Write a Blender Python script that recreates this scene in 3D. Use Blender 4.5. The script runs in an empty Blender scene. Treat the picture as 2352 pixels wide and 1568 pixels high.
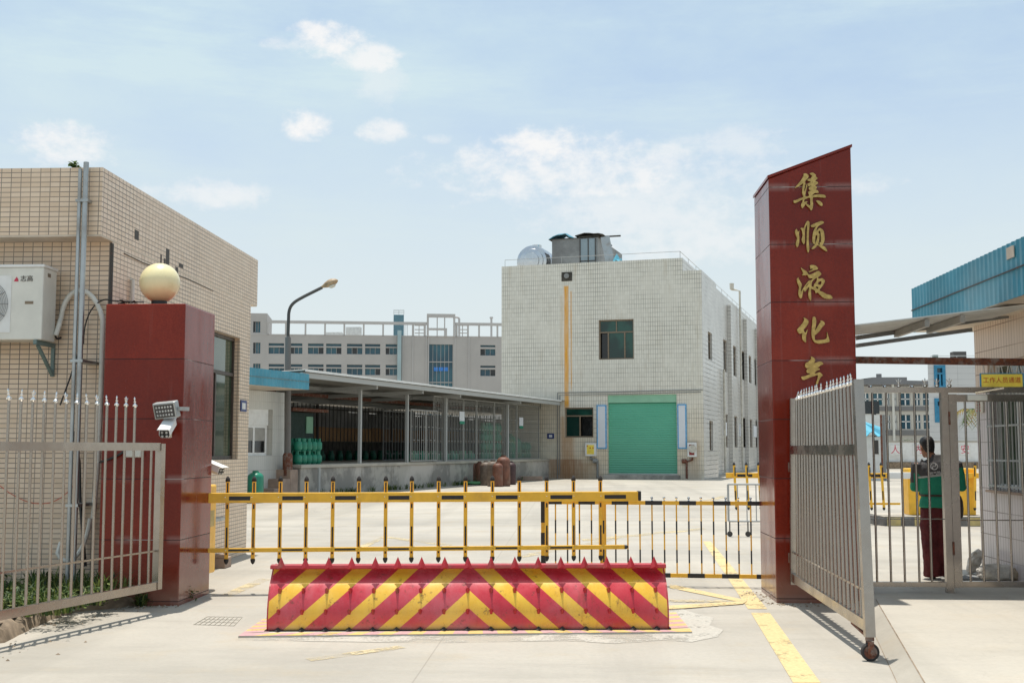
import bpy, bmesh, math, random
from mathutils import Vector, Matrix, noise as mnoise
from mathutils.geometry import tessellate_polygon
R = math.radians
random.seed(7)
SC = bpy.context.scene
COL = SC.collection

# ------------------------------------------------------------------ camera
F_PX, CX, CY = 2750.0, 1176.0, 784.0          # focal length and image centre, in units of a 2352-wide picture
CAM_H = 1.6
YAW, PITCH = R(2.84), math.atan(246/2750)
cd = bpy.data.cameras.new('camera'); cam = bpy.data.objects.new('camera', cd); COL.objects.link(cam)
cam.location = (0, 0, CAM_H); cam.rotation_euler = (math.pi/2 + PITCH, 0, YAW)
cd.sensor_width = 36.0; cd.lens = 36.0*F_PX/2352; cd.clip_start = .1; cd.clip_end = 6000
SC.camera = cam
CAMP = Vector((0, 0, CAM_H))
_h = Vector((-math.sin(YAW), math.cos(YAW), 0)); _r = Vector((math.cos(YAW), math.sin(YAW), 0))
_f = _h*math.cos(PITCH) + Vector((0, 0, math.sin(PITCH))); _u = -_h*math.sin(PITCH) + Vector((0, 0, math.cos(PITCH)))
def ray(px, py): return (_f*F_PX + _r*(px-CX) - _u*(py-CY)).normalized()
def hit(px, py, p, n):
    d = ray(px, py); n = Vector(n); return CAMP + d*((Vector(p)-CAMP).dot(n)/d.dot(n))
def G(px, py, z=0.0): return hit(px, py, (0, 0, z), (0, 0, 1))
def onY(px, py, y): return hit(px, py, (0, y, 0), (0, 1, 0))
def onX(px, py, x): return hit(px, py, (x, 0, 0), (1, 0, 0))

# ------------------------------------------------------------------ light
SUN_FROM = Vector((-.06, .155, 1)).normalized()
sd = bpy.data.lights.new('sun', 'SUN'); sd.energy = 3.6; sd.angle = R(.53); sd.color = (1, .955, .88)
sun = bpy.data.objects.new('sun', sd); COL.objects.link(sun)
sun.rotation_euler = SUN_FROM.to_track_quat('Z', 'Y').to_euler(); sun.location = (0, 0, 60)
W = bpy.data.worlds.new('World'); SC.world = W; W.use_nodes = True
SC.view_settings.view_transform = 'Standard'; SC.view_settings.look = 'None'
SC.view_settings.exposure = .45; SC.view_settings.gamma = 1
def build_world():
    nt = W.node_tree; nt.nodes.clear(); N = nt.nodes.new; L = nt.links.new
    out = N('ShaderNodeOutputWorld'); bg = N('ShaderNodeBackground')
    sky = N('ShaderNodeTexSky'); sky.sky_type = 'NISHITA'; sky.sun_disc = False
    sky.sun_elevation = math.asin(SUN_FROM.z); sky.sun_rotation = math.atan2(SUN_FROM.x, SUN_FROM.y)
    sky.air_density = 1.0; sky.dust_density = 1.6; sky.ozone_density = .1
    tc = N('ShaderNodeTexCoord'); gen = tc.outputs['Generated']
    def math_(op, a, b=None, c=None, clamp=False):
        m = N('ShaderNodeMath'); m.operation = op; m.use_clamp = clamp
        for i, v in enumerate((a, b, c)):
            if v is None: continue
            if isinstance(v, (int, float)): m.inputs[i].default_value = v
            else: L(v, m.inputs[i])
        return m.outputs[0]
    def noise_(scale, detail, rough, sx=1, sy=1, sz=1, off=(0, 0, 0)):
        mp = N('ShaderNodeMapping'); mp.inputs['Scale'].default_value = (sx, sy, sz); mp.inputs['Location'].default_value = off
        L(gen, mp.inputs[0]); n = N('ShaderNodeTexNoise'); n.inputs['Scale'].default_value = scale
        n.inputs['Detail'].default_value = detail; n.inputs['Roughness'].default_value = rough
        L(mp.outputs[0], n.inputs['Vector']); return n.outputs['Fac']
    def ramp_(v, a, b):
        m = N('ShaderNodeMapRange'); m.interpolation_type = 'SMOOTHSTEP'
        m.inputs[1].default_value = a; m.inputs[2].default_value = b; L(v, m.inputs[0]); return m.outputs[0]
    sep = N('ShaderNodeSeparateXYZ'); L(gen, sep.inputs[0]); z = sep.outputs[2]
    veil = noise_(2.2, 7, .6, 1, 1, 2.6, (.3, .2, 0))
    streak = noise_(3.4, 9, .66, .6, 1.2, 5.0, (4.1, 1, 2))
    n1 = noise_(64, 10, .66, 1, 1, 1.5, (2, 5, 1)); n2 = noise_(24, 6, .6, 1, 1, 1.7, (7, 1, 3)); n3 = noise_(9, 10, .68, 1, 1, 2.2, (1, 3, 8))
    thin = math_('ADD', math_('MULTIPLY', ramp_(veil, .38, .72), .45), math_('MULTIPLY', ramp_(streak, .47, .72), .34))
    low = math_('SUBTRACT', 1.0, ramp_(z, .03, .36))            # whiter air towards the skyline
    cover = math_('ADD', math_('ADD', thin, .42), math_('MULTIPLY', math_('SUBTRACT', n3, .5), .6), clamp=True)
    # the cumulus puffs, each a direction with its own extent, ragged by the noise
    puffs = None
    wob = math_('MULTIPLY', math_('SUBTRACT', n1, .5), 2.5)
    wob = math_('ADD', wob, math_('MULTIPLY', math_('SUBTRACT', n2, .5), 3.6))
    for (px, py, rx, ry, a) in [(745, 90, 95, 42, .95), (850, 130, 80, 34, .8), (660, 100, 60, 20, .5), (705, 292, 66, 36, 1.0), (880, 300, 66, 30, .75),
                                (150, 330, 105, 50, .85), (1250, 345, 130, 60, .95), (1180, 395, 230, 70, .8), (1370, 390, 260, 80, .8), (1650, 330, 200, 40, .4), (1500, 370, 190, 60, .6), (480, 445, 160, 34, .6), (1010, 320, 34, 16, .4), (2010, 420, 80, 28, .5), (1560, 480, 330, 130, .5), (880, 190, 60, 60, .3)]:
        d = ray(px, py); t = d.cross(Vector((0, 0, 1))).normalized(); w = t.cross(d)
        def dot_(v, k):
            n = N('ShaderNodeVectorMath'); n.operation = 'DOT_PRODUCT'; L(gen, n.inputs[0]); n.inputs[1].default_value = v
            return math_('MULTIPLY', n.outputs['Value'], k)
        e = math_('ADD', math_('POWER', math_('ABSOLUTE', dot_(t, F_PX/rx)), 2.0), math_('POWER', math_('ABSOLUTE', dot_(w, F_PX/ry)), 2.0))
        fac = math_('MULTIPLY', ramp_(math_('ADD', math_('SUBTRACT', 1.05, e), wob), -.15, 1.5), a)
        nd = N('ShaderNodeVectorMath'); nd.operation = 'DOT_PRODUCT'; L(gen, nd.inputs[0]); nd.inputs[1].default_value = d
        fac = math_('MULTIPLY', fac, math_('GREATER_THAN', nd.outputs['Value'], 0))
        puffs = fac if puffs is None else math_('MAXIMUM', puffs, fac)
    mx = N('ShaderNodeMix'); mx.data_type = 'RGBA'
    L(cover, mx.inputs['Factor']); L(sky.outputs[0], mx.inputs['A']); mx.inputs['B'].default_value = CLOUD_THIN
    mx1 = N('ShaderNodeMix'); mx1.data_type = 'RGBA'; L(math_('MULTIPLY', low, .95), mx1.inputs['Factor']); L(mx.outputs['Result'], mx1.inputs['A']); mx1.inputs['B'].default_value = HAZE_LOW; mx = mx1
    mx2 = N('ShaderNodeMix'); mx2.data_type = 'RGBA'
    L(math_('MULTIPLY', puffs, .98), mx2.inputs['Factor']); L(mx.outputs['Result'], mx2.inputs['A']); mx2.inputs['B'].default_value = CLOUD_PUFF
    L(mx2.outputs['Result'], bg.inputs[0]); bg.inputs[1].default_value = SKY_STRENGTH
    L(bg.outputs[0], out.inputs[0])
SKY_STRENGTH = .12
CLOUD_THIN = (3.9, 4.85, 5.25, 1); HAZE_LOW = (4.6, 5.02, 5.1, 1); CLOUD_PUFF = (5.85, 5.8, 5.75, 1)
build_world()

# ------------------------------------------------------------------ materials
class NG:
    def __init__(s, name):
        s.m = bpy.data.materials.new(name); s.m.use_nodes = True; s.nt = s.m.node_tree; s.nt.nodes.clear()
        s.out = s.N('ShaderNodeOutputMaterial'); s.bsdf = s.N('ShaderNodeBsdfPrincipled'); s.L(s.bsdf.outputs[0], s.out.inputs[0])
        s.tc = s.N('ShaderNodeTexCoord')
    def N(s, t): return s.nt.nodes.new(t)
    def L(s, a, b): s.nt.links.new(a, b)
    def setv(s, sock, v):
        if hasattr(v, 'is_output'): s.L(v, sock)
        elif isinstance(v, (tuple, list)): sock.default_value = (*v, 1) if len(v) == 3 and len(sock.default_value) == 4 else v
        else: sock.default_value = v
    def map(s, src='Object', scale=(1, 1, 1), loc=(0, 0, 0)):
        mp = s.N('ShaderNodeMapping'); mp.inputs['Scale'].default_value = scale; mp.inputs['Location'].default_value = loc
        s.L(s.tc.outputs[src], mp.inputs[0]); return mp.outputs[0]
    def noise(s, scale, detail=4, rough=.55, src='Object', sc=(1, 1, 1), loc=(0, 0, 0)):
        n = s.N('ShaderNodeTexNoise'); n.inputs['Scale'].default_value = scale; n.inputs['Detail'].default_value = detail
        n.inputs['Roughness'].default_value = rough; s.L(s.map(src, sc, loc), n.inputs['Vector']); return n.outputs['Fac']
    def rng(s, v, a, b, c=0, d=1):
        m = s.N('ShaderNodeMapRange'); m.interpolation_type = 'SMOOTHSTEP'
        for i, x in enumerate((a, b, c, d)): m.inputs[i+1].default_value = x
        s.L(v, m.inputs[0]); return m.outputs[0]
    def math(s, op, a, b=None, clamp=False):
        m = s.N('ShaderNodeMath'); m.operation = op; m.use_clamp = clamp
        s.setv(m.inputs[0], a)
        if b is not None: s.setv(m.inputs[1], b)
        return m.outputs[0]
    def mix(s, fac, a, b, mode='MIX'):
        m = s.N('ShaderNodeMix'); m.data_type = 'RGBA'; m.blend_type = mode
        s.setv(m.inputs['Factor'], fac); s.setv(m.inputs['A'], a); s.setv(m.inputs['B'], b); return m.outputs['Result']
    def uv(s):
        sp = s.N('ShaderNodeSeparateXYZ'); s.L(s.tc.outputs['UV'], sp.inputs[0]); return sp.outputs[0], sp.outputs[1]
    def obj(s):
        sp = s.N('ShaderNodeSeparateXYZ'); s.L(s.tc.outputs['Object'], sp.inputs[0]); return sp.outputs
    def bump(s, h, strength=.3, dist=.01):
        b = s.N('ShaderNodeBump'); b.inputs['Strength'].default_value = strength; b.inputs['Distance'].default_value = dist
        s.L(h, b.inputs['Height']); s.L(b.outputs[0], s.bsdf.inputs['Normal'])
    def fin(s, col, rough=.6, metal=0.0, spec=None, coat=None):
        s.setv(s.bsdf.inputs['Base Color'], col); s.setv(s.bsdf.inputs['Roughness'], rough); s.bsdf.inputs['Metallic'].default_value = metal
        if spec is not None: s.bsdf.inputs['Specular IOR Level'].default_value = spec
        if coat is not None: s.bsdf.inputs['Coat Weight'].default_value = coat; s.bsdf.inputs['Coat Roughness'].default_value = .08
        return s.m
MT = {}
def plain(name, col, rough=.6, metal=0.0, var=.18, scale=6.0, spec=None, dirt=None, dirt_amt=.5, coat=None, bump=.0):
    g = NG(name); a = tuple(c*(1-var) for c in col); b = tuple(min(1, c*(1+var)) for c in col)
    n = g.noise(scale, 6, .6); c = g.mix(g.rng(n, .3, .7), a, b)
    if dirt:
        d = g.math('MULTIPLY', g.rng(g.noise(scale*.37, 9, .68, loc=(3, 7, 1)), .5, .68), dirt_amt); c = g.mix(d, c, dirt)
    r = g.rng(g.noise(scale*1.7, 4, .6, loc=(5, 1, 2)), .3, .7, max(.02, rough-.08), min(1, rough+.08))
    if bump: g.bump(g.noise(scale*6, 5, .6), bump, .004)
    MT[name] = g.fin(c, r, metal, spec, coat); return MT[name]
def tiles(name, c1, c2, grout, w, h, gs, rough=.28, dirt=(.25, .22, .18), damt=.35, extra=None, gmin=.15):
    g = NG(name); br = g.N('ShaderNodeTexBrick'); g.L(g.tc.outputs['UV'], br.inputs['Vector'])
    br.offset = 0; br.squash = 1
    g.setv(br.inputs['Color1'], c1); g.setv(br.inputs['Color2'], c2); g.setv(br.inputs['Mortar'], grout)
    br.inputs['Scale'].default_value = 1; br.inputs['Mortar Size'].default_value = gs; br.inputs['Mortar Smooth'].default_value = .15
    br.inputs['Bias'].default_value = 0; br.inputs['Brick Width'].default_value = w; br.inputs['Row Height'].default_value = h
    c = br.outputs['Color']
    # grout strength varies along the wall, as dirt collects unevenly
    patch = g.rng(g.noise(.55, 5, .6, 'UV'), .32, .68, gmin, 1)
    lighter = g.mix(patch, c1, grout)
    c = g.mix(br.outputs['Fac'], c, lighter)
    st = g.math('MULTIPLY', g.rng(g.noise(1.0, 8, .7, 'UV', (2.6, .28, 1)), .52, .75), damt)
    c = g.mix(st, c, dirt)
    sp = g.math('MULTIPLY', g.rng(g.noise(3.1, 9, .7, 'UV', loc=(4, 2, 0)), .62, .72), damt*.8); c = g.mix(sp, c, dirt)
    if extra: c = extra(g, c)
    r = g.math('ADD', g.math('MULTIPLY', br.outputs['Fac'], .4), rough)
    inv = g.math('SUBTRACT', 1.0, br.outputs['Fac']); g.bump(inv, .25, .004)
    MT[name] = g.fin(c, r); return MT[name]
def concrete(name, base, joints=None, dark=.6, warm=(.62, .52, .38), amt=.5):
    g = NG(name)
    n1 = g.noise(.16, 8, .62, loc=(2, 3, 0)); n2 = g.noise(1.3, 8, .65); n3 = g.noise(22, 5, .7); n4 = g.noise(.5, 9, .7, sc=(.35, 1.6, 1), loc=(8, 1, 0))
    c = g.mix(g.rng(n1, .35, .68), base, tuple(x*dark for x in base))
    c = g.mix(g.math('MULTIPLY', g.rng(n4, .46, .70), .6), c, tuple(x*.62 for x in base))
    c = g.mix(g.math('MULTIPLY', g.rng(n2, .52, .75), amt), c, tuple(b*w*1.5 for b, w in zip(base, warm)))
    c = g.mix(g.math('MULTIPLY', g.rng(n3, .35, .75), .22), c, tuple(x*.55 for x in base))
    ty = g.noise(1.0, 6, .6, sc=(.9, .05, 1), loc=(3, 0, 0)); c = g.mix(g.math('MULTIPLY', g.rng(ty, .48, .66), .45), c, tuple(x*.6 for x in base))
    sp = g.noise(55, 2, .5, loc=(7, 7, 0)); c = g.mix(g.math('MULTIPLY', g.rng(sp, .70, .76), .5), c, tuple(x*.35 for x in base))
    vo = g.N('ShaderNodeTexVoronoi'); vo.feature = 'DISTANCE_TO_EDGE'; vo.inputs['Scale'].default_value = .23
    mp = g.N('ShaderNodeVectorMath'); mp.operation = 'ADD'; g.L(g.tc.outputs['Object'], mp.inputs[0])
    nn = g.N('ShaderNodeTexNoise'); nn.inputs['Scale'].default_value = 1.1; nn.inputs['Detail'].default_value = 6
    g.L(g.tc.outputs['Object'], nn.inputs['Vector']); g.L(nn.outputs['Color'], mp.inputs[1]); g.L(mp.outputs[0], vo.inputs['Vector'])
    crack = g.math('MULTIPLY', g.rng(vo.outputs['Distance'], .0, .0028, 1, 0), g.rng(g.noise(.3, 3, .5, loc=(1, 9, 2)), .5, .6))
    c = g.mix(g.math('MULTIPLY', crack, .55), c, (.12, .1, .08))
    if joints:
        br = g.N('ShaderNodeTexBrick'); g.L(g.map('Object', (1, 1, 1), joints[4]), br.inputs['Vector']); br.offset = 0
        br.inputs['Scale'].default_value = 1; br.inputs['Mortar Size'].default_value = joints[2]; br.inputs['Brick Width'].default_value = joints[0]; br.inputs['Row Height'].default_value = joints[1]
        g.setv(br.inputs['Color1'], (1, 1, 1)); g.setv(br.inputs['Color2'], (.86, .87, .9)); g.setv(br.inputs['Mortar'], (1, 1, 1))
        c = g.mix(.6, c, br.outputs['Color'], 'MULTIPLY')
        c = g.mix(g.math('MULTIPLY', br.outputs['Fac'], joints[3]), c, (.15, .13, .11))
    g.bump(g.math('ADD', n3, g.math('MULTIPLY', n2, .6)), .35, .006)
    MT[name] = g.fin(c, g.rng(n2, .3, .7, .62, .85)); return MT[name]

concrete('concrete_ground', (.475, .432, .36), (4.6, 5.2, .006, .4, (1.1, 3.35, 0)), .74, amt=.34)
concrete('concrete_path', (.48, .44, .37), None, .9, amt=.2)
concrete('concrete_patch', (.53, .50, .44), None, .92, amt=.1)
def dock_wall():
    g = NG('rendered_wall'); n = g.noise(.9, 9, .68); n2 = g.noise(.35, 6, .6, loc=(4, 2, 9)); n3 = g.noise(2.2, 9, .7, 'UV', (1.5, .25, 1))
    c = g.mix(g.rng(n, .42, .56), (.42, .39, .34), (.25, .235, .21)); c = g.mix(g.rng(n2, .5, .62), c, (.5, .46, .41))
    c = g.mix(g.math('MULTIPLY', g.rng(n3, .55, .7), .55), c, (.16, .13, .1)); g.bump(n, .5, .02)
    MT['rendered_wall'] = g.fin(c, .85)
dock_wall()
tiles('tile_beige', (.68, .52, .37), (.755, .60, .45), (.14, .125, .12), .107, .0535, .0046, .32, (.26, .2, .16), .25, None, .55)
def rust(g, c):
    u, v = g.uv()
    def streak(u0, w, z0, z1, amt, col):
        nonlocal c
        d = g.math('ABSOLUTE', g.math('SUBTRACT', g.math('ADD', u, g.math('MULTIPLY', g.math('SUBTRACT', g.noise(1.6, 5, .6, 'UV', (1, .4, 1)), .5), .12)), u0))
        m = g.math('MULTIPLY', g.rng(d, w*.35, w*1.15, 1, 0), g.math('MULTIPLY', g.rng(v, z0-.5, z0+.2, 0, 1), g.rng(v, z1-.12, z1, 1, 0)))
        m = g.math('MULTIPLY', m, g.rng(g.noise(2.0, 7, .7, 'UV', (5, .35, 1)), .3, .6, .55, 1))
        c = g.mix(g.math('MULTIPLY', m, amt), c, col)
    low = g.math('MULTIPLY', g.rng(v, .3, 6.0, 1, 0), g.rng(g.noise(.35, 6, .65, 'UV', loc=(2, 2, 0)), .3, .62, .25, .8)); c = g.mix(low, c, (.50, .40, .27), 'MIX') if False else g.mix(g.math('MULTIPLY', low, .8), c, g.mix(1.0, c, (.86, .72, .55), 'MULTIPLY'))
    for s in RUST: streak(*s)
    return c
plain('granite', (.2, .026, .02), .16, 0, .22, 38, spec=.6)
def granite():
    g = NG('red_granite'); x, y, z = g.obj()
    n = g.noise(60, 3, .6); n2 = g.noise(1.1, 5, .6)
    c = g.mix(g.rng(n, .3, .7), (.185, .0175, .0085), (.25, .027, .0125)); c = g.mix(g.math('MULTIPLY', g.rng(n2, .4, .65), .5), c, (.285, .034, .014))
    wn = g.N('ShaderNodeTexWhiteNoise'); wn.noise_dimensions = '1D'; g.L(g.math('FLOOR', g.math('DIVIDE', g.math('ADD', z, -.045), .6215)), wn.inputs['W'])
    c = g.mix(g.math('MULTIPLY', wn.outputs['Value'], .45), c, (.125, .015, .009))
    c = g.mix(g.math('MULTIPLY', g.rng(g.noise(.75, 7, .65, sc=(1, 1, .6), loc=(6, 2, 1)), .42, .62), .5), c, (.12, .014, .009))
    fr = g.math('FRACT', g.math('DIVIDE', g.math('ADD', z, -.045), .6215)); d = g.math('ABSOLUTE', g.math('SUBTRACT', fr, .5))
    j = g.rng(d, .492, .495)
    eff = g.math('MULTIPLY', g.rng(g.noise(2.3, 5, .6, sc=(1, 1, .1), loc=(3, 1, 0)), .52, .62), g.rng(d, .4, .49)) # lime bleeding under some joints
    streak = g.math('MULTIPLY', g.rng(g.noise(9, 6, .7, sc=(1.6, 1.6, .06)), .58, .72), .16)
    c = g.mix(streak, c, (.3, .17, .15)); c = g.mix(g.math('MULTIPLY', eff, .25), c, (.45, .36, .33))
    c = g.mix(g.math('MULTIPLY', g.rng(z, .02, .55, 1, 0), g.rng(n2, .3, .6, .1, .6)), c, (.28, .17, .12))
    c = g.mix(j, c, g.mix(g.rng(g.noise(1.7, 3, .5), .56, .68), (.04, .018, .018), (.36, .3, .28)))
    r = g.math('ADD', g.rng(g.noise(3, 6, .7, sc=(1, 1, .3)), .3, .75, .07, .3), g.math('MULTIPLY', j, .5))
    h = g.math('SUBTRACT', 1.0, j); g.bump(h, .4, .004)
    MT['red_granite'] = g.fin(c, r, 0, .26)
granite()
def steel(name, col, rough, dirt=(.3, .2, .12), amt=.35):
    g = NG(name); n = g.noise(14, 6, .65); n2 = g.noise(2.5, 7, .65, loc=(3, 3, 3))
    c = g.mix(g.rng(n, .3, .7), tuple(x*.93 for x in col), col); d = g.math('MULTIPLY', g.rng(n2, .52, .7), amt); c = g.mix(d, c, dirt)
    r = g.rng(n2, .3, .7, rough*.7, rough*1.5); MT[name] = g.fin(c, r, 1.0)
steel('stainless', (.385, .345, .305), .24, amt=.14); steel('chrome', (.8, .79, .77), .1, amt=.1); steel('galvanised', (.45, .47, .47), .42, (.25, .18, .12), .3)
def rusty(name, base, amt):
    g = NG(name); n = g.noise(9, 8, .7); c = g.mix(g.rng(n, .76-amt*.42, .84-amt*.36), base, g.mix(g.rng(g.noise(31, 5, .6), .35, .65), (.2, .06, .025), (.09, .03, .018)))
    g.bump(n, .3, .004); MT[name] = g.fin(c, .75)
rusty('rusty_steel', (.22, .16, .13), .9); rusty('grey_steel', (.23, .235, .23), .18); rusty('dark_steel', (.07, .065, .06), .35); rusty('light_steel', (.40, .41, .40), .08); rusty('cage_steel', (.29, .29, .275), .15)
plain('yellow_paint', (.88, .49, .038), .38, 0, .06, 9, dirt=(.35, .2, .06), dirt_amt=.25); plain('black_sticker', (.018, .017, .018), .45, 0, .2, 30)
plain('black_plastic', (.02, .02, .021), .5); plain('black_rubber', (.03, .027, .026), .8); plain('cream_globe', (.83, .73, .42), .22, 0, .05, 3, coat=.3)
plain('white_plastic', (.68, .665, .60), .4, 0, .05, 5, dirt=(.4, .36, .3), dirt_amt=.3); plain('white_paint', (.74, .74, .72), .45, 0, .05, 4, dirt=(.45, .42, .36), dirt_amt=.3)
plain('blue_sheet', (.055, .27, .37), .42, 0, .14, 1.4, dirt=(.2, .3, .33), dirt_amt=.45); plain('soffit', (.62, .54, .44), .8, 0, .08, 2, dirt=(.3, .25, .2), dirt_amt=.4)
plain('sheet_grey', (.33, .315, .285), .5, .2, .12, 2, dirt=(.28, .2, .14), dirt_amt=.4); plain('sheet_edge', (.66, .66, .63), .4, .3, .1, 3)
plain('bracket_green', (.14, .2, .19), .6, 0, .15, 8); plain('dark_frame', (.055, .042, .033), .5, 0, .15, 9); plain('bronze_frame', (.2, .15, .1), .5, 0, .15, 9)
def glass(name, c1, c2, sc=.7, rough=.06):
    g = NG(name); c = g.mix(g.rng(g.noise(sc, 3, .5), .42, .58), c1, c2); MT[name] = g.fin(c, rough, 0, .6)
glass('glass_green', (.004, .03, .024), (.012, .075, .055)); glass('glass_blue', (.018, .075, .11), (.03, .12, .16), .25); glass('glass_dark', (.006, .007, .008), (.02, .022, .024))
glass('glass_olive', (.03, .05, .03), (.07, .10, .065), .8, .04); plain('dark_void', (.006, .006, .006), .9, 0, .1)
def shutter():
    g = NG('roller_green'); u, v = g.uv(); n = g.noise(.6, 6, .6, 'UV', (1, 2.5, 1))
    c = g.mix(g.rng(n, .3, .7), (.085, .385, .25), (.115, .44, .295)); c = g.mix(g.math('MULTIPLY', g.rng(v, .1, .9, 1, 0), .35), c, (.15, .36, .26))
    MT['roller_green'] = g.fin(c, .45)
shutter()
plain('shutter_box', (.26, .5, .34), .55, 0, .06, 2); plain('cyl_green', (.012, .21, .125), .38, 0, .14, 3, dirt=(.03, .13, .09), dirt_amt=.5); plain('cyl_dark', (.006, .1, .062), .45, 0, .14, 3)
plain('cyl_yellow', (.5, .38, .06), .5); plain('cyl_brown', (.15, .058, .034), .6, 0, .3, 5, dirt=(.2, .17, .13), dirt_amt=.6); plain('cyl_maroon', (.05, .022, .022), .6, 0, .2, 6); plain('cyl_grey', (.17, .13, .1), .65, 0, .25, 6, dirt=(.12, .05, .03), dirt_amt=.7)
plain('step_brown', (.36, .26, .2), .85, 0, .15, 3, dirt=(.2, .15, .11), dirt_amt=.4, bump=.3); plain('board_brown', (.33, .19, .095), .7, 0, .2, 1.2); plain('sheet_dull', (.22, .22, .215), .7, 0, .2, 1.5, dirt=(.1, .09, .08))
plain('office_wall', (.43, .405, .38), .75, 0, .05, .3); plain('office_trim', (.48, .46, .44), .75, 0, .05, .3); plain('grey_roof', (.2, .2, .205), .8, 0, .07, .3); plain('factory_wall', (.52, .49, .43), .8, 0, .08, .3)
plain('factory_grey', (.2, .195, .19), .8, 0, .08, .3); plain('screen_dark', (.04, .048, .052), .5); plain('blue_frame', (.03, .22, .38), .5); plain('blue_plate', (.012, .035, .16), .4); plain('cyan_sheet', (.1, .38, .5), .45, 0, .1, 1)
plain('sign_yellow', (.86, .67, .09), .45, 0, .06, 5, dirt=(.5, .25, .06), dirt_amt=.4); plain('sign_red', (.5, .05, .02), .5); plain('sign_pink', (.6, .045, .09), .55); plain('gold', (.62, .40, .10), .25, 0, .1, 9)
def goldm():
    g = NG('gold_letter'); n = g.noise(24, 5, .6); c = g.mix(g.rng(n, .35, .6), (.56, .38, .125), (.40, .265, .085)); MT['gold_letter'] = g.fin(c, .28, .72)
goldm()
plain('signboard_white', (.66, .68, .72), .4, 0, .03, 2); plain('sky_blue_trim', (.12, .36, .62), .5); plain('hydrant_red', (.24, .02, .02), .5); plain('hose_white', (.55, .52, .45), .8); plain('cardboard', (.55, .4, .22), .7)
plain('soil', (.13, .1, .065), .95, 0, .3, 5, bump=.5); plain('kerb_dirt', (.25, .19, .13), .9, 0, .3, 7, dirt=(.09, .065, .04), dirt_amt=.7, bump=.5); plain('skin', (.36, .17, .1), .55, 0, .06); plain('hair', (.008, .007, .007), .5, 0, .3, 60)
plain('trousers', (.095, .011, .013), .85, 0, .15, 14); plain('leather', (.05, .032, .02), .6); plain('sack', (.55, .52, .47), .9, 0, .16, 12, dirt=(.27, .24, .19), dirt_amt=.75); plain('sack_tan', (.36, .28, .2), .9, 0, .1, 9)
plain('tank_steel', (.62, .62, .62), .18, 1, .06, 2); plain('shed_wall', (.25, .26, .26), .8, 0, .25, .9, dirt=(.14, .14, .14), dirt_amt=.6); plain('shed_door', (.26, .33, .37), .55, 0, .08, 1); plain('debris', (.06, .055, .045), .9, 0, .3, 4)
plain('lens', (.02, .02, .025), .08, coat=.5); plain('led', (.5, .5, .48), .3); plain('net_green', (.1, .3, .12), .8, 0, .2, 5)
def leaf(name, a, b):
    g = NG(name); c = g.mix(g.rng(g.noise(7, 3, .6), .35, .65), a, b); m = g.fin(c, .6); g.bsdf.inputs['Subsurface Weight'].default_value = 0
    tr = g.N('ShaderNodeBsdfTranslucent'); g.setv(tr.inputs[0], c); mx = g.N('ShaderNodeMixShader'); mx.inputs[0].default_value = .35
    g.L(g.bsdf.outputs[0], mx.inputs[1]); g.L(tr.outputs[0], mx.inputs[2]); g.L(mx.outputs[0], g.out.inputs[0]); MT[name] = m
leaf('leaf_green', (.03, .075, .015), (.085, .14, .025)); leaf('leaf_lime', (.10, .15, .03), (.2, .23, .06)); leaf('leaf_dark', (.012, .035, .01), (.03, .065, .018)); leaf('leaf_orange', (.3, .16, .03), (.2, .2, .04))
def worn(name, col, keep, sc=2.2):
    g = NG(name); n = g.noise(sc, 9, .72); n2 = g.noise(26, 5, .7, loc=(2, 1, 1)); x = g.math('ADD', g.math('MULTIPLY', n, .75), g.math('MULTIPLY', n2, .25))
    a = g.rng(x, keep, keep+.1, 1, .12); c = g.mix(g.rng(n2, .3, .7), col, tuple(v*.8 for v in col)); m = g.fin(c, .7); g.L(a, g.bsdf.inputs['Alpha']); MT[name] = m
worn('road_yellow', (.665, .51, .25), .525); worn('road_yellow_faint', (.6, .49, .29), .43); worn('patch_worn', (.50, .465, .40), .47, 1.3); worn('plate_pink', (.55, .33, .33), .56, 4); worn('plate_yellow', (.66, .47, .17), .56, 4)
def chevron():
    g = NG('blocker_paint'); u, v = g.uv()        # u = metres from the plate's centre, v = height on the plate
    w = g.math('ADD', g.math('ABSOLUTE', u), g.math('MULTIPLY', v, 1.155)); t = g.math('FRACT', g.math('DIVIDE', w, .4125))
    m = g.math('MULTIPLY', g.math('GREATER_THAN', t, .575), g.math('LESS_THAN', v, .557))
    n = g.noise(4, 8, .68); n2 = g.noise(1.4, 8, .7, sc=(1, 1, .4), loc=(4, 4, 4))
    red = g.mix(g.rng(n, .3, .7), (.48, .022, .038), (.58, .045, .062)); yel = g.mix(g.rng(n, .3, .7), (.76, .42, .03), (.85, .52, .055))
    red = g.mix(g.math('MULTIPLY', g.rng(n2, .44, .70), .5), red, (.60, .19, .22)); yel = g.mix(g.math('MULTIPLY', g.rng(n2, .46, .72), .4), yel, (.80, .56, .2)); c = g.mix(m, red, yel)
    c = g.mix(g.math('MULTIPLY', g.rng(g.noise(13, 9, .75), .57, .65), .6), c, (.1, .05, .03)); c = g.mix(g.math('MULTIPLY', g.rng(v, .0, .10, 1, 0), g.rng(n, .3, .7, .1, .6)), c, (.42, .33, .25)); c = g.mix(g.math('MULTIPLY', g.rng(g.noise(7, 6, .7, sc=(1, 1, .12), loc=(1, 5, 2)), .58, .68), .4), c, (.2, .05, .03)); MT['blocker_paint'] = g.fin(c, g.rng(n, .3, .7, .2, .42), 0, .5)
chevron()
plain('blocker_red', (.42, .026, .036), .4, 0, .15, 9, dirt=(.2, .1, .07), dirt_amt=.7)
def band(name, c1, c2, period, duty, axis=2, rough=.45):
    g = NG(name); s = g.obj()[axis]; t = g.math('FRACT', g.math('DIVIDE', s, period)); MT[name] = g.fin(g.mix(g.math('GREATER_THAN', t, duty), c1, c2), rough)
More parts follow.
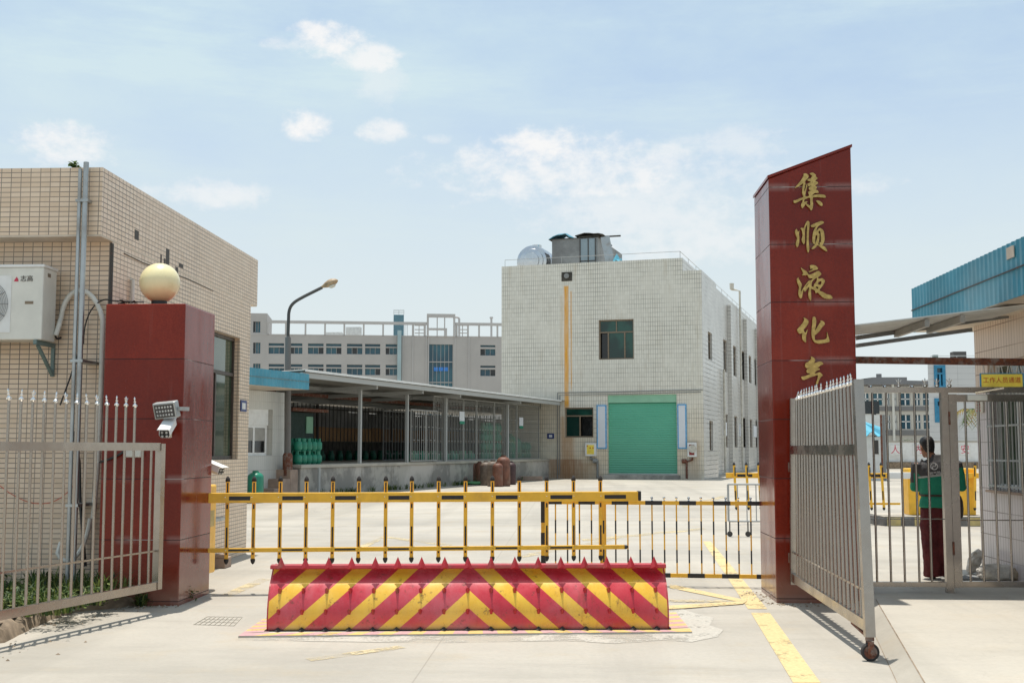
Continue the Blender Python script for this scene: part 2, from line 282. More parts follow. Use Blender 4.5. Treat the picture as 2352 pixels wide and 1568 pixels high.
plain('stripe_kerb_yellow', (.5, .4, .17), .8, 0, .15, 8, dirt=(.3, .27, .22), dirt_amt=.6)
plain('stripe_kerb_black', (.16, .15, .14), .85, 0, .2, 8)

# ------------------------------------------------------------------ mesh helpers
class MB:
    def __init__(s, M=None): s.v = []; s.f = []; s.mi = []; s.M = M or Matrix(); s.cur = 0; s.uvs = {}
    def add(s, verts, faces, uv=None):
        o = len(s.v); s.v += [s.M @ Vector(p) for p in verts]
        for i, f in enumerate(faces):
            if uv: s.uvs[len(s.f)] = [uv[k] for k in f]
            s.f.append([k+o for k in f]); s.mi.append(s.cur)
        return s
    def box(s, x0, x1, y0, y1, z0, z1):
        x0, x1 = sorted((x0, x1)); y0, y1 = sorted((y0, y1)); z0, z1 = sorted((z0, z1))
        return s.add([(x0, y0, z0), (x1, y0, z0), (x1, y1, z0), (x0, y1, z0), (x0, y0, z1), (x1, y0, z1), (x1, y1, z1), (x0, y1, z1)],
                     [(0, 3, 2, 1), (4, 5, 6, 7), (0, 1, 5, 4), (1, 2, 6, 5), (2, 3, 7, 6), (3, 0, 4, 7)])
    def bar(s, a, b, w, h, up=(0, 0, 1)):
        a, b = Vector(a), Vector(b); d = (b-a).normalized(); up = Vector(up)
        if abs(d.dot(up)) > .98: up = Vector((0, 1, 0))
        x = d.cross(up).normalized()*w/2; y = x.cross(d).normalized()*h/2
        return s.add([a-x-y, a+x-y, a+x+y, a-x+y, b-x-y, b+x-y, b+x+y, b-x+y], [(0, 1, 2, 3), (7, 6, 5, 4), (0, 4, 5, 1), (1, 5, 6, 2), (2, 6, 7, 3), (3, 7, 4, 0)])
    def tube(s, pts, r, n=8, cap=True):
        pts = [Vector(p) for p in pts]; rs = r if isinstance(r, (list, tuple)) else [r]*len(pts)
        rings = []; ref = None
        for i, p in enumerate(pts):
            d = (pts[min(i+1, len(pts)-1)] - pts[max(i-1, 0)]).normalized()
            if ref is None: ref = Vector((1, 0, 0)) if abs(d.x) < .9 else Vector((0, 1, 0))
            a = (ref - d*ref.dot(d)).normalized(); ref = a; b = d.cross(a)
            rings.append([p + (a*math.cos(2*math.pi*k/n) + b*math.sin(2*math.pi*k/n))*rs[i] for k in range(n)])
        vs = [q for rr in rings for q in rr]; fs = []
        for i in range(len(pts)-1):
            for k in range(n): fs.append((i*n+k, i*n+(k+1) % n, (i+1)*n+(k+1) % n, (i+1)*n+k))
        if cap: fs.append(tuple(range(n))[::-1]); fs.append(tuple((len(pts)-1)*n+k for k in range(n)))
        return s.add(vs, fs)
    def lathe(s, prof, n=12, c=(0, 0, 0), axis='z', sx=1, sy=1):
        vs = []; fs = []; c = Vector(c)
        for (r, z) in prof:
            for k in range(n):
                a = 2*math.pi*k/n; p = (r*math.cos(a)*sx, r*math.sin(a)*sy, z)
                if axis == 'y': p = (p[0], p[2], p[1])
                if axis == 'x': p = (p[2], p[0], p[1])
                vs.append(c+Vector(p))
        for i in range(len(prof)-1):
            for k in range(n):
                f = (i*n+k, i*n+(k+1) % n, (i+1)*n+(k+1) % n, (i+1)*n+k); fs.append(f[::-1] if axis == 'y' else f)
        fs.append(tuple(range(n))[::-1]); fs.append(tuple((len(prof)-1)*n+k for k in range(n)))
        return s.add(vs, fs)
    def loft(s, rings):
        n = len(rings[0]); vs = [q for rr in rings for q in rr]; fs = []
        for i in range(len(rings)-1):
            for k in range(n): fs.append((i*n+k, i*n+(k+1) % n, (i+1)*n+(k+1) % n, (i+1)*n+k))
        fs.append(tuple(range(n))[::-1]); fs.append(tuple((len(rings)-1)*n+k for k in range(n)))
        return s.add(vs, fs)
    def sphere(s, c, r, n=24, sx=1, sy=1, sz=1):
        m = n//2; return s.lathe([(max(1e-4, r*math.sin(math.pi*i/m)), -r*math.cos(math.pi*i/m)*sz) for i in range(m+1)], n, c, 'z', sx, sy)
    def prism(s, poly, ext, holes=()):          # poly: 3-D points of the front outline; ext: offset vector to the back
        loops = [[Vector(p) for p in poly]] + [[Vector(p) for p in h] for h in holes]; ext = Vector(ext)
        tris = tessellate_polygon(loops); flat = [p for l in loops for p in l]; n = len(flat); fs = []
        nrm = None
        for t in tris:
            fs.append(tuple(t)); fs.append(tuple(i+n for i in t[::-1]))
        o = 0
        for l in loops:
            m = len(l)
            for k in range(m): fs.append((o+k, o+(k+1) % m, o+(k+1) % m+n, o+k+n))
            o += m
        return s.add(flat+[p+ext for p in flat], fs)
    def sheet(s, u0, u1, z0, z1, holes, place, reveal=None):
        """wall face with rectangular holes; place(u,z,d) -> point; reveal: depth of the window reveals"""
        us = sorted({u0, u1, *[h[0] for h in holes], *[h[1] for h in holes]}); zs = sorted({z0, z1, *[h[2] for h in holes], *[h[3] for h in holes]})
        for a, b in zip(us, us[1:]):
            for c, d in zip(zs, zs[1:]):
                mu, mz = (a+b)/2, (c+d)/2
                if any(h[0] < mu < h[1] and h[2] < mz < h[3] for h in holes): continue
                s.add([place(a, c, 0), place(b, c, 0), place(b, d, 0), place(a, d, 0)], [(0, 1, 2, 3)])
        if reveal:
            for h in holes:
                r = h[4] if len(h) > 4 else reveal; q = [(h[0], h[2]), (h[1], h[2]), (h[1], h[3]), (h[0], h[3])]
                for k in range(4):
                    a, b = q[k], q[(k+1) % 4]
                    s.add([place(*a, 0), place(*a, r), place(*b, r), place(*b, 0)], [(0, 1, 2, 3)])
        return s
    def build(s, name, mats, parent=None, smooth=None, bevel=0, recalc=True):
        me = bpy.data.meshes.new(name); me.from_pydata(s.v, [], s.f)
        mats = mats if isinstance(mats, (list, tuple)) else [mats]
        for m in mats: me.materials.append(MT[m] if isinstance(m, str) else m)
        me.polygons.foreach_set('material_index', [min(i, len(mats)-1) for i in s.mi])
        ul = me.uv_layers.new(name='UVMap')
        for p in me.polygons:
            if p.index in s.uvs:
                for li, q in zip(p.loop_indices, s.uvs[p.index]): ul.data[li].uv = q
                continue
            n = p.normal
            if abs(n.z) > .8: fu = lambda c: (c.x, c.y)
            else:
                l = math.hypot(n.x, n.y) or 1; t = (-n.y/l, n.x/l); t = (-t[0], -t[1]) if (t[0] < -.05 or (abs(t[0]) <= .05 and t[1] < 0)) else t; fu = lambda c, t=t: (c.x*t[0]+c.y*t[1], c.z)
            for li in p.loop_indices: ul.data[li].uv = fu(me.vertices[me.loops[li].vertex_index].co)
        if recalc:
            bm = bmesh.new(); bm.from_mesh(me); bmesh.ops.recalc_face_normals(bm, faces=bm.faces); bm.to_mesh(me); bm.free()
        if smooth: me.shade_smooth(); me.set_sharp_from_angle(angle=R(smooth if smooth > 1 else 38))
        me.update(); o = bpy.data.objects.new(name, me); COL.objects.link(o)
        if bevel:
            bv = o.modifiers.new('bevel', 'BEVEL'); bv.width = bevel; bv.segments = 2; bv.limit_method = 'ANGLE'; bv.angle_limit = R(40)
        if parent is not None: attach(o, parent)
        return o
WL = {}
def attach(o, parent):
    o.parent = parent; o.matrix_parent_inverse = Matrix.Translation(-WL.get(parent, Vector((0, 0, 0))))
def tag(o, label, cat, group=None, kind=None):
    if label: o['label'] = label
    if cat: o['category'] = cat
    if group: o['group'] = group
    if kind: o['kind'] = kind
    return o
def thing(name, label, cat, loc=(0, 0, 0), group=None):
    o = bpy.data.objects.new(name, None); COL.objects.link(o); o.location = loc; WL[o] = Vector(loc); o.empty_display_size = .3
    return tag(o, label, cat, group)
def struct(o): o['kind'] = 'structure'; return o
def dup(root, loc, rotz, label=None, group=None):
    r = root.copy(); COL.objects.link(r); r.location = loc; r.rotation_euler = (0, 0, rotz)
    if label: r['label'] = label
    if group: r['group'] = group
    for ch in list(root.children):
        c = ch.copy(); COL.objects.link(c); c.parent = r
        for g in list(ch.children):
            d = g.copy(); COL.objects.link(d); d.parent = c
    return r
def text_mesh(txt, size, M, ext, mat, name, parent=None):
    cu = bpy.data.curves.new('t', 'FONT'); cu.body = txt; cu.size = size; cu.extrude = ext; cu.align_x = 'CENTER'; cu.align_y = 'CENTER'
    to = bpy.data.objects.new('t', cu); COL.objects.link(to); bpy.context.view_layer.update()
    me = bpy.data.meshes.new_from_object(to.evaluated_get(bpy.context.evaluated_depsgraph_get())); bpy.data.objects.remove(to); bpy.data.curves.remove(cu)
    me.transform(M); me.materials.clear(); me.materials.append(MT[mat]); me.name = name
    o = bpy.data.objects.new(name, me); COL.objects.link(o)
    if parent is not None: attach(o, parent)
    return o
def frame_mat(o, x, y, z):      # columns x,y,z axes at o
    m = Matrix(); 
    for i, a in enumerate((Vector(x), Vector(y), Vector(z), Vector(o))):
        for k in range(3): m[k][i] = a[k]
    return m
def bez(p0, p1, p2, p3, n=12):
    p0, p1, p2, p3 = map(Vector, (p0, p1, p2, p3)); return [p0*(1-t)**3 + p1*3*t*(1-t)**2 + p2*3*t*t*(1-t) + p3*t**3 for t in [i/n for i in range(n+1)]]

# ------------------------------------------------------------------ key frames measured from the picture
WA = R(14.85)                                   # the white factory is turned against the gate axis
WC = G(1618, 1101); WC.z = 0
WS = Vector((math.sin(WA), math.cos(WA), 0)); WLd = Vector((-math.cos(WA), math.sin(WA), 0)); WF = -WS
def WP(u, v, z): return WC + WLd*u + WS*v + Vector((0, 0, z))         # u: leftwards along the front, v: into the building
def wfront(px, py):
    p = hit(px, py, WC, WS); return (p-WC).dot(WLd), p.z
def wside(px, py, u=0):
    p = hit(px, py, WC+WLd*u, WLd); return (p-WC).dot(WS), p.z
_tw = Vector((math.cos(WA), -math.sin(WA), 0))
def wu(px, py): return hit(px, py, WC, WS).dot(_tw)
RUST = [(wu(1301, 800), .16, 3.9, 10.5, 1.0, (.72, .33, .025)), (wu(1312, 800), .055, 5, 10.2, .75, (.62, .29, .04)), (wu(1290, 800), .10, 6, 10.0, .3, (.5, .33, .14)), (wu(1303, 1060), .5, .0, 3.4, .6, (.42, .2, .07)), (wu(1296, 1092), 1.5, -.3, 1.1, .7, (.26, .12, .05)),
        (wu(1595, 1080), .4, 0, 2.1, .4, (.3, .17, .08)), (wu(1350, 1085), .8, -.2, .9, .4, (.35, .2, .1))]
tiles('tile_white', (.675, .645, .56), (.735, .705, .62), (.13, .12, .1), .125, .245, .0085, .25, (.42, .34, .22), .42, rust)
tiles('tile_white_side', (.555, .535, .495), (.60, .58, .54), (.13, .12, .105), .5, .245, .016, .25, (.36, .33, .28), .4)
tiles('tile_annex', (.54, .54, .50), (.58, .57, .53), (.33, .31, .28), .12, .45, .006, .3, (.36, .33, .26), .25)
tiles('tile_guard_top', (.68, .55, .44), (.72, .59, .48), (.24, .15, .11), .085, .28, .005, .3, (.4, .3, .22), .2)
tiles('tile_guard', (.60, .55, .55), (.64, .59, .60), (.22, .17, .15), .085, .28, .005, .3, (.4, .36, .33), .2)
tiles('tile_far', (.58, .58, .57), (.6, .6, .59), (.4, .4, .4), 3.0, .5, .02, .4, (.4, .4, .4), .12)

# ================================================================== ground
g = MB(); g.add([(-1500, -60, 0), (1500, -60, 0), (1500, 3500, 0), (-1500, 3500, 0)], [(0, 1, 2, 3)]); ground = struct(g.build('ground', 'concrete_ground'))
A, B = G(1979, 1394), G(2060, 1568); d = (B-A).normalized(); B2 = A + d*9.5; A2 = Vector((A.x+.02, 15.6, 0))
inn = Vector((.14, 0, .08))
g = MB(); g.add([A2, A, B2, A2+inn, A+inn, B2+inn, Vector((16, B2.y, .08)), Vector((16, 15.6, .08)), Vector((16, 15.6, 0)), Vector((16, B2.y, 0))],
      [(3, 4, 5, 6, 7), (0, 3, 7, 8), (2, 9, 6, 5)])
struct(g.build('path', 'concrete_path'))
g = MB(); g.add([A2, A, B2, A2+inn, A+inn, B2+inn], [(0, 1, 4, 3), (1, 2, 5, 4)]); concrete('concrete_kerb', (.455, .415, .345), None, .7, amt=.4); struct(g.build('kerb_strip', 'concrete_kerb'))
for dd_, w_ in ((0, .02), (.14, .01)):
    g = MB(); o = Vector((dd_, 0, .08*dd_/.14+.003)); g.add([A+o, B2+o, B2+o+Vector((w_, 0, .0)), A+o+Vector((w_, 0, .0))], [(0, 1, 2, 3)]); struct(g.build('road_joint', 'kerb_dirt'))
g = MB()                                         # lighter poured patch round the blocker pit
pts = [G(x, y) for x, y in [(540, 1470), (1000, 1476), (1300, 1471), (1420, 1478), (1520, 1470), (1590, 1474), (1648, 1462), (1662, 1446), (1630, 1436), (1640, 1418), (1596, 1408), (1570, 1399), (620, 1412)]]
g.add([p+Vector((0, 0, .003)) for p in pts], [tuple(range(len(pts)))]); struct(g.build('pavement', 'patch_worn'))
# planting strip under the left gate
soil_edge = [G(-60, 1486), G(0, 1467), G(75, 1430), G(150, 1404), G(268, 1391), G(330, 1385)]
g = MB(); top = [p+Vector((0, 0, .13)) for p in soil_edge] + [Vector((-4.6, 12.75, .13)), Vector((-11, 12.75, .13)), Vector((-11, soil_edge[0].y, .13))]
g.add(top, [tuple(range(len(top)))]); struct(g.build('soil', 'soil'))
g = MB(); rr = random.Random(3)
pp = []
for a, b in zip(soil_edge, soil_edge[1:]):
    for k in range(7): pp.append(a.lerp(b, k/7))
pp.append(soil_edge[-1])
def edge_ring(p, j):
    o = rr.uniform(-.03, .03); h = .13+rr.uniform(-.03, .03)
    return [p+Vector((.10+o, -.06, 0)), p+Vector((.06+o, -.04, h*.7)), p+Vector((-.01, .0, h)), p+Vector((-.1, .06, h)), p+Vector((-.12, .06, 0))]
g.loft([edge_ring(p, i) for i, p in enumerate(pp)])
tag(g.build('kerb', 'kerb_dirt', smooth=60), 'crumbling dirt covered kerb under the open left gate', 'kerb')

def marking(pxs, mat, z=.004):
    g = MB(); pts = [G(x, y) for x, y in pxs]; g.add([p+Vector((0, 0, z)) for p in pts], [tuple(range(len(pts)))]); return struct(g.build('road_marking', mat))
marking([(1614, 1243), (1632, 1243), (1703, 1326), (1671, 1326)], 'road_yellow')
marking([(1672, 1328), (1704, 1328), (1762, 1398), (1718, 1398)], 'road_yellow')
marking([(1725, 1407), (1768, 1407), (1885, 1568), (1822, 1568)], 'road_yellow')
marking([(1538, 1341), (1538, 1350), (1700, 1383), (1712, 1378)], 'road_yellow', .006)
marking([(1534, 1376), (1534, 1382), (1712, 1385), (1716, 1380)], 'road_yellow_faint', .008)
marking([(1534, 1392), (1534, 1401), (1706, 1388), (1716, 1381)], 'road_yellow', .010)
marking([(700, 1512), (716, 1518), (935, 1488), (915, 1482)], 'road_yellow_faint')
marking([(505, 1366), (530, 1370), (622, 1330), (597, 1328)], 'road_yellow_faint')
marking([(815, 1258), (835, 1260), (890, 1232), (878, 1231)], 'road_yellow_faint'); marking([(885, 1231), (890, 1236), (1030, 1254), (1040, 1250)], 'road_yellow_faint')
marking([(1335, 1238), (1340, 1243), (1625, 1216), (1615, 1212)], 'road_yellow_faint'); marking([(1565, 1160), (1570, 1166), (1668, 1142), (1660, 1138)], 'road_yellow_faint')
marking([(1190, 1275), (1200, 1281), (1420, 1238), (1412, 1234)], 'road_yellow_faint')
# iron grating let into the road
gx = [G(445, 1434), G(537, 1437), G(556, 1417), G(476, 1416)]
def gq(s, t): return gx[0].lerp(gx[1], s).lerp(gx[3].lerp(gx[2], s), t) + Vector((0, 0, .004))
g = MB()
for i in range(9): g.bar(gq(i/8, 0), gq(i/8, 1), .007, .003)
for i in range(4): g.bar(gq(0, i/3), gq(1, i/3), .007, .003)
plain('drain_iron', (.40, .365, .30), .7, 0, .2, 9)
tag(g.build('drain_grating', 'drain_iron'), 'rectangular drain grating set flush in the concrete beside the red blocker', 'drain cover')

# ================================================================== left tiled building
LX = -5.0; LF = 12.70; LR = 18.37; LH = 4.595; PF = 12.36; PB = 3.87
lb = thing('tiled_building', 'low beige tiled building with overhanging parapet behind the left pillar', 'building', (-7.5, 15.5, 0))
w0 = onX(552, 900, LX).y; w1 = w0; wz1 = onX(551, 777, LX).z; wz0 = onX(548, 1054, LX).z; wy1 = onX(548, 950, LX).y; wy0 = wy1-2.9
g = MB()
g.sheet(LF, LR, 0, PB, [(wy0, wy1, wz0, wz1)], lambda u, z, d: (LX-d, u, z), .13)
g.add([(-12, LF, 0), (LX, LF, 0), (LX, LF, PB), (-12, LF, PB)], [(0, 1, 2, 3)])
g.add([(LX, LR, 0), (-12, LR, 0), (-12, LR, PB), (LX, LR, PB)], [(0, 1, 2, 3)])
g.build('wall', 'tile_beige', lb, recalc=False)
g = MB(); 
g.add([(-12, PF, PB), (LX+.004, PF, PB), (LX+.004, PF, LH), (-12, PF, LH)], [(0, 1, 2, 3)])
g.add([(LX+.004, PF, PB), (LX+.004, LR+.36, PB), (LX+.004, LR+.36, LH), (LX+.004, PF, LH)], [(0, 1, 2, 3)])
g.add([(LX+.004, LR+.36, PB), (-12, LR+.36, PB), (-12, LR+.36, LH), (LX+.004, LR+.36, LH)], [(0, 1, 2, 3)])
g.add([(LX+.004, PF, LH), (LX+.004, LR+.36, LH), (-12, LR+.36, LH), (-12, PF, LH)], [(0, 1, 2, 3)])
g.build('parapet', 'tile_beige', lb, recalc=False)
g = MB(); g.box(-12, LX+.003, PF+.004, LR+.35, PB-.02, PB+.02); g.build('soffit', 'soffit', lb)
g = MB(); g.box(-12, LX-.2, LF+.15, LR-.15, 0, .02); g.box(-12, -11.9, LF, LR, 0, PB); g.build('floor', 'dark_void', lb)
# window in the right face
wf = MB(); x = LX-.11; T = .05
def fr(y0, y1, z0, z1): wf.box(x-.03, x+.03, y0, y1, z0, z1)
zt = wz0+(wz1-wz0)*.68
for z in (wz0, wz1-T): fr(wy0, wy1, z, z+T)
fr(wy0, wy1, zt, zt+.05)
ym = wy1-.95
for y in (wy0, wy1-T): fr(y, y+T, wz0+T, zt); fr(y, y+T, zt+.05, wz1-T)
fr(ym, ym+T, wz0+T, zt); fr(wy0+.9, wy0+.95, wz0+T, zt)
win = wf.build('window', 'dark_frame', lb)
p = MB(); p.add([(x, wy0, wz0), (x, wy1, wz0), (x, wy1, wz1), (x, wy0, wz1)], [(0, 1, 2, 3)]); p.build('pane', 'glass_olive', win, recalc=False)
for (px, py, w, h) in [(313, 540, .13, .11), (384, 592, .12, .22), (377, 612, .06, .2), (369, 596, .05, .12), (415, 610, .16, .05), (405, 628, .1, .16)]:
    q = onX(px, py, LX); g = MB(); g.box(LX, LX+.006, q.y-w/2, q.y+w/2, q.z-h/2, q.z+h/2); g.build('broken_tile_patch', 'dark_steel', lb)
g = MB(); q = onX(558, 932, LX); g.box(LX+.003, LX+.016, q.y-.16, q.y+.16, q.z-.085, q.z+.085); np_ = g.build('number_plate', 'blue_plate', None)
tag(np_, 'small blue number plate on the corner of the beige tiled building', 'sign')
g = MB()
for (a, b) in ((-.07, .03), (.05, .03), (-.01, .02)): g.box(LX+.017, LX+.019, q.y+a-b, q.y+a+b, q.z-.05, q.z+.045)
g.build('plate_lettering', 'white_paint', np_)
g = MB(); g.box(LX+.001, LX+.006, LF+.002, LF+.03, 2.4, PB-.04); g.box(LX-.022, LX+.001, LF-.005, LF-.001, 2.3, PB-.03); g.build('corner_crack', 'dark_steel', lb)
g = MB(); q = [onX(x, y, LX+.006) for x, y in ((285, 582), (330, 604), (380, 622), (430, 640), (490, 668))]; g.tube(q, .006, 4); g.build('wall_crack', 'dark_steel', lb)
# rooftop weeds at the parapet edge
def leaf_clump(mb, c, r, n, size, rnd, up=.6, squash=.7):
    c = Vector(c)
    for i in range(n):
        p = Vector((rnd.gauss(0, .45), rnd.gauss(0, .45), rnd.gauss(0, .45)*squash))*r + c; a = rnd.uniform(0, 6.28); t = Vector((math.cos(a), math.sin(a), rnd.uniform(-.3, up))).normalized()
        w = t.cross(Vector((rnd.uniform(-.4, .4), rnd.uniform(-.4, .4), 1))).normalized(); L = size*rnd.uniform(.6, 1.4); w = w*L*.24
        mb.cur = rnd.choice((0, 0, 1, 2)) if rnd.random() < .8 else 0
        mb.add([p-t*L/2, p+w, p+t*L/2, p-w], [(0, 1, 2, 3)])
def blade_tuft(mb, c, n, h, spread, rnd):
    c = Vector(c)
    for i in range(n):
        a = rnd.uniform(0, 6.28); b = c+Vector((math.cos(a), math.sin(a), 0))*rnd.uniform(0, spread); L = h*rnd.uniform(.5, 1.2); out = Vector((math.cos(a), math.sin(a), 0))*L*rnd.uniform(.2, .7)
        w = Vector((-math.sin(a), math.cos(a), 0))*(.006+.008*rnd.random()); m = b+out*.35+Vector((0, 0, L*.62)); e = b+out+Vector((0, 0, L*rnd.uniform(.65, 1)))
        mb.cur = rnd.choice((0, 1, 1, 2)); mb.add([b-w, b+w, m+w*.8, e, m-w*.8], [(0, 1, 2, 4), (4, 2, 3)])
LEAVES = ['leaf_green', 'leaf_lime', 'leaf_dark']
rnd = random.Random(11); g = MB()
q = onY(170, 378, PF+.05); leaf_clump(g, (q.x, q.y, LH+.035), .06, 60, .06, rnd); g.tube([(q.x, q.y, LH-.01), (q.x+.01, q.y, LH+.07)], .012, 5)
tag(g.build('roof_weed', LEAVES, recalc=False), 'dry weed growing at the roof edge left of the two grey pipes', 'plant')
# two drain pipes
for px, r, zt, lab in ((178, .021, 4.56, 'thinner grey downpipe running past the parapet of the beige building'), (191, .028, 4.63, 'thicker galvanised downpipe with capped top in front of the beige building')):
    q = onY(px, 600, 12.27); g = MB(); g.tube([(q.x, 12.27, .14), (q.x, 12.27, zt)], r, 12)
    t = thing('downpipe', lab, 'pipe', (q.x, 12.27, .14)); g.build('pipe', 'galvanised', t, smooth=1)
    for z in (1.0, 2.5, 4.2): g = MB(); g.box(q.x-r-.012, q.x+r+.012, 12.27-r-.004, 12.355 if z > 3.9 else 12.695, z, z+.03); g.build('pipe_clip', 'galvanised', t)
# air conditioner
q0 = onY(101, 607, 12.25); q1 = onY(101, 780, 12.25); ax1, az1, az0 = q0.x, q0.z, q1.z; ax0 = ax1-.95; ay0, ay1 = 12.25, 12.58
ac = thing('air_conditioner', 'white outdoor air conditioner unit on brackets at the left edge', 'air conditioner', (ax1-.5, 12.4, az0))
g = MB(); g.box(ax0, ax1, ay0, ay1, az0, az1-.03); g.build('casing', 'white_plastic', ac, bevel=.012)
g = MB(); g.box(ax0-.01, ax1+.01, ay0-.01, ay1+.01, az1-.03, az1); g.build('lid', 'white_paint', ac, bevel=.006)
fx = onY(25, 700, ay0).x-.285; fz = (az0+az1)/2-.02
g = MB(); g.box(fx-.30, fx+.285, ay0-.006, ay0+.002, fz-.3, fz+.3); g.build('fan_panel', 'white_paint', ac)
g = MB()
for k in range(1, 16):
    r_ = .017*k; g.tube([(fx+r_*math.cos(a), ay0-.014, fz+r_*math.sin(a)) for a in [2*math.pi*i/36 for i in range(37)]], .0025, 4, False)
for k in range(12): a = k*math.pi/6; g.bar((fx, ay0-.012, fz), (fx+.26*math.cos(a), ay0-.012, fz+.26*math.sin(a)), .005, .005)
g.build('fan_grille', 'grey_steel', ac)
g = MB(); g.box(ax1-.19, ax1-.10, ay0-.003, ay0, az1-.42, az1-.39); g.box(ax1, ax1+.003, ay0+.1, ay0+.17, az1-.12, az1-.08); g.build('slot', 'bronze_frame', ac)
g = MB(); lx = onY(62, 634, ay0).x-.035
Mf = frame_mat((lx+.035, ay0-.004, az1-.155), (1, 0, 0), (0, 0, 1), (0, -1, 0))
text_mesh('志高', .07, Mf, .001, 'dark_steel', 'badge_lettering', ac)
ex = onY(38, 634, ay0).x
g.add([(ex-.024, ay0-.004, az1-.18), (ex+.024, ay0-.004, az1-.18), (ex+.02, ay0-.004, az1-.155), (ex+.003, ay0-.004, az1-.13), (ex-.007, ay0-.004, az1-.148), (ex-.018, ay0-.004, az1-.16)], [(0, 1, 2, 3, 4, 5)])
g.build('badge', 'sign_pink', ac, recalc=False)
g = MB()
for bx in (ax1-.06, ax0+.15): g = MB(); g.bar((bx, ay0-.02, az0-.025), (bx, LF-.004, az0-.025), .035, .045); g.bar((bx, LF-.02, az0-.05), (bx, LF-.02, az0-.36), .035, .03); g.bar((bx, LF-.03, az0-.34), (bx, ay0+.05, az0-.05), .03, .03); g.build('bracket', 'bracket_green', ac)
def Lp(px, py, y=12.63): return onY(px, py, y)
g = MB(); pts = [Lp(128, 770, 12.55), Lp(136, 745, 12.57)] + bez(Lp(140, 730), Lp(150, 650), Lp(215, 640), Lp(236, 735)) + [Lp(232, 900), Lp(226, 1050), Lp(214, 1190), Lp(205, 1215)]
g.tube(pts, .027, 10); tag(g.build('insulated_hose', 'white_plastic', smooth=1), 'thick pale insulated hose looping from the air conditioner down to the pillar', 'hose')
g = MB(); g.tube(bez(Lp(207, 1190, 12.6), Lp(196, 1280, 12.55), Lp(150, 1310, 12.5), Lp(132, 1270, 12.5)) + [Lp(140, 1245, 12.55)], .024, 8)
tag(g.build('drain_hose', 'white_plastic', smooth=1), 'white curled drain hose low on the wall behind the left gate', 'hose')
g = MB(); g.tube(bez(Lp(192, 790), Lp(190, 700), Lp(240, 680), Lp(252, 690, 12.55)) + [Lp(330, 694, 12.5)], .008, 6); g.tube(bez(Lp(122, 700, 12.6), Lp(122, 740, 12.6), Lp(120, 790, 12.55), Lp(140, 775, 12.66)), .012, 6)
g.tube([Lp(178, 815), Lp(160, 870), Lp(138, 930)], .009, 6); g.tube([Lp(168, 990), Lp(182, 1060), Lp(184, 1150), Lp(196, 1300)], .018, 6)
tag(g.build('cable', 'black_plastic', smooth=1), 'loose black cable hanging on the beige wall behind the pipes', 'cable')
g = MB(); g.tube(bez(Lp(0, 1115, 12.66), Lp(90, 1190, 12.66), Lp(150, 1150, 12.66), Lp(178, 1100, 12.66)), .004, 5)
tag(g.build('cable', 'sign_red', smooth=1), 'thin red wire drooping across the beige wall behind the gate', 'cable')
q = onX(299, 665, LX); g = MB(); q2 = onX(298, 692, LX); g.tube([(LX+.03, q2.y, q2.z-.1), (LX+.03, q2.y, onX(299, 643, LX).z), (LX-.02, q2.y, onX(299, 643, LX).z)], .022, 8)
tag(g.build('pipe_stub', 'white_plastic', smooth=1), 'short white pipe stub on the tiles beside the globe lamp', 'pipe')
# weeds in the planting strip: uncountable ground cover, plus single clumps
rnd = random.Random(5); g = MB()
for i in range(330):
    px = rnd.uniform(-30, 330); py = rnd.uniform(1318, 1415); q = G(px, py, .13)
    e = G(px, min(1465, 1467-px*.33), .13)
    if q.y < e.y+.12 or q.y > 12.6: continue
    far = q.y > 11.6; (leaf_clump(g, q+Vector((0, 0, .06)), .12, 26, .055, rnd) if rnd.random() < .6 else blade_tuft(g, q, 18, .24 if far else .16, .06, rnd))
tag(g.build('weeds', LEAVES, recalc=False), 'low green weeds covering the soil strip behind the left gate', 'weeds', kind='stuff')
for (px, py, y, h, n, lab) in [(60, 1385, None, .16, 150, 'yellow green leafy weed at the front of the soil strip'), (268, 1316, None, .42, 60, 'tall grassy weed standing against the left pillar behind the gate bars'),
                             (424, 1380, 0, .13, 160, 'small weed growing at the front corner of the left red pillar'), (325, 1392, 0, .12, 120, 'weed clump under the gate rail at the pillar foot')]:
    q = G(px, py, .13 if y is None else 0); g = MB(); leaf_clump(g, q+Vector((0, 0, h*.55)), h*.75, n, .05, rnd, .9, .9); blade_tuft(g, q, 40, h*1.2, .05, rnd)
    tag(g.build('weed_clump', LEAVES, recalc=False), lab, 'plant')

# ================================================================== gate pillars
def pillar(name_lab, x0, x1, y0, y1, zl, zr, cat='gate pillar'):
    g = MB(); g.add([(x0, y0, 0), (x1, y0, 0), (x1, y1, 0), (x0, y1, 0), (x0, y0, zl), (x1, y0, zr), (x1, y1, zr), (x0, y1, zl)], [(0, 1, 5, 4), (1, 2, 6, 5), (2, 3, 7, 6), (3, 0, 4, 7), (4, 5, 6, 7)])
    return tag(g.build('gate_pillar', 'red_granite', bevel=.012), name_lab, cat)
LP0 = G(409, 1391); LPX1 = LP0.x; LPY0 = LP0.y; LPX0 = onY(234, 1000, LPY0).x; LPY1 = LPY0+1.05; LPZ = onY(425, 697, LPY0).z
pillar('shorter red granite gate pillar with globe lamp on the left', LPX0, LPX1, LPY0, LPY1, LPZ, LPZ)
RP0 = G(1784, 1384); RX0, RY0 = RP0.x, RP0.y; RX1 = onY(1968, 880, RY0).x; RY1 = RY0+1.02; RZL = onY(1764, 410, RY0).z; RZR = onY(1953, 338, RY0).z
pr = pillar('tall red granite gate pillar with slanted top and gold characters', RX0, RX1, RY0, RY1, RZL, RZR)
g = MB()
dz = (RZR-RZL)/(RX1-RX0)
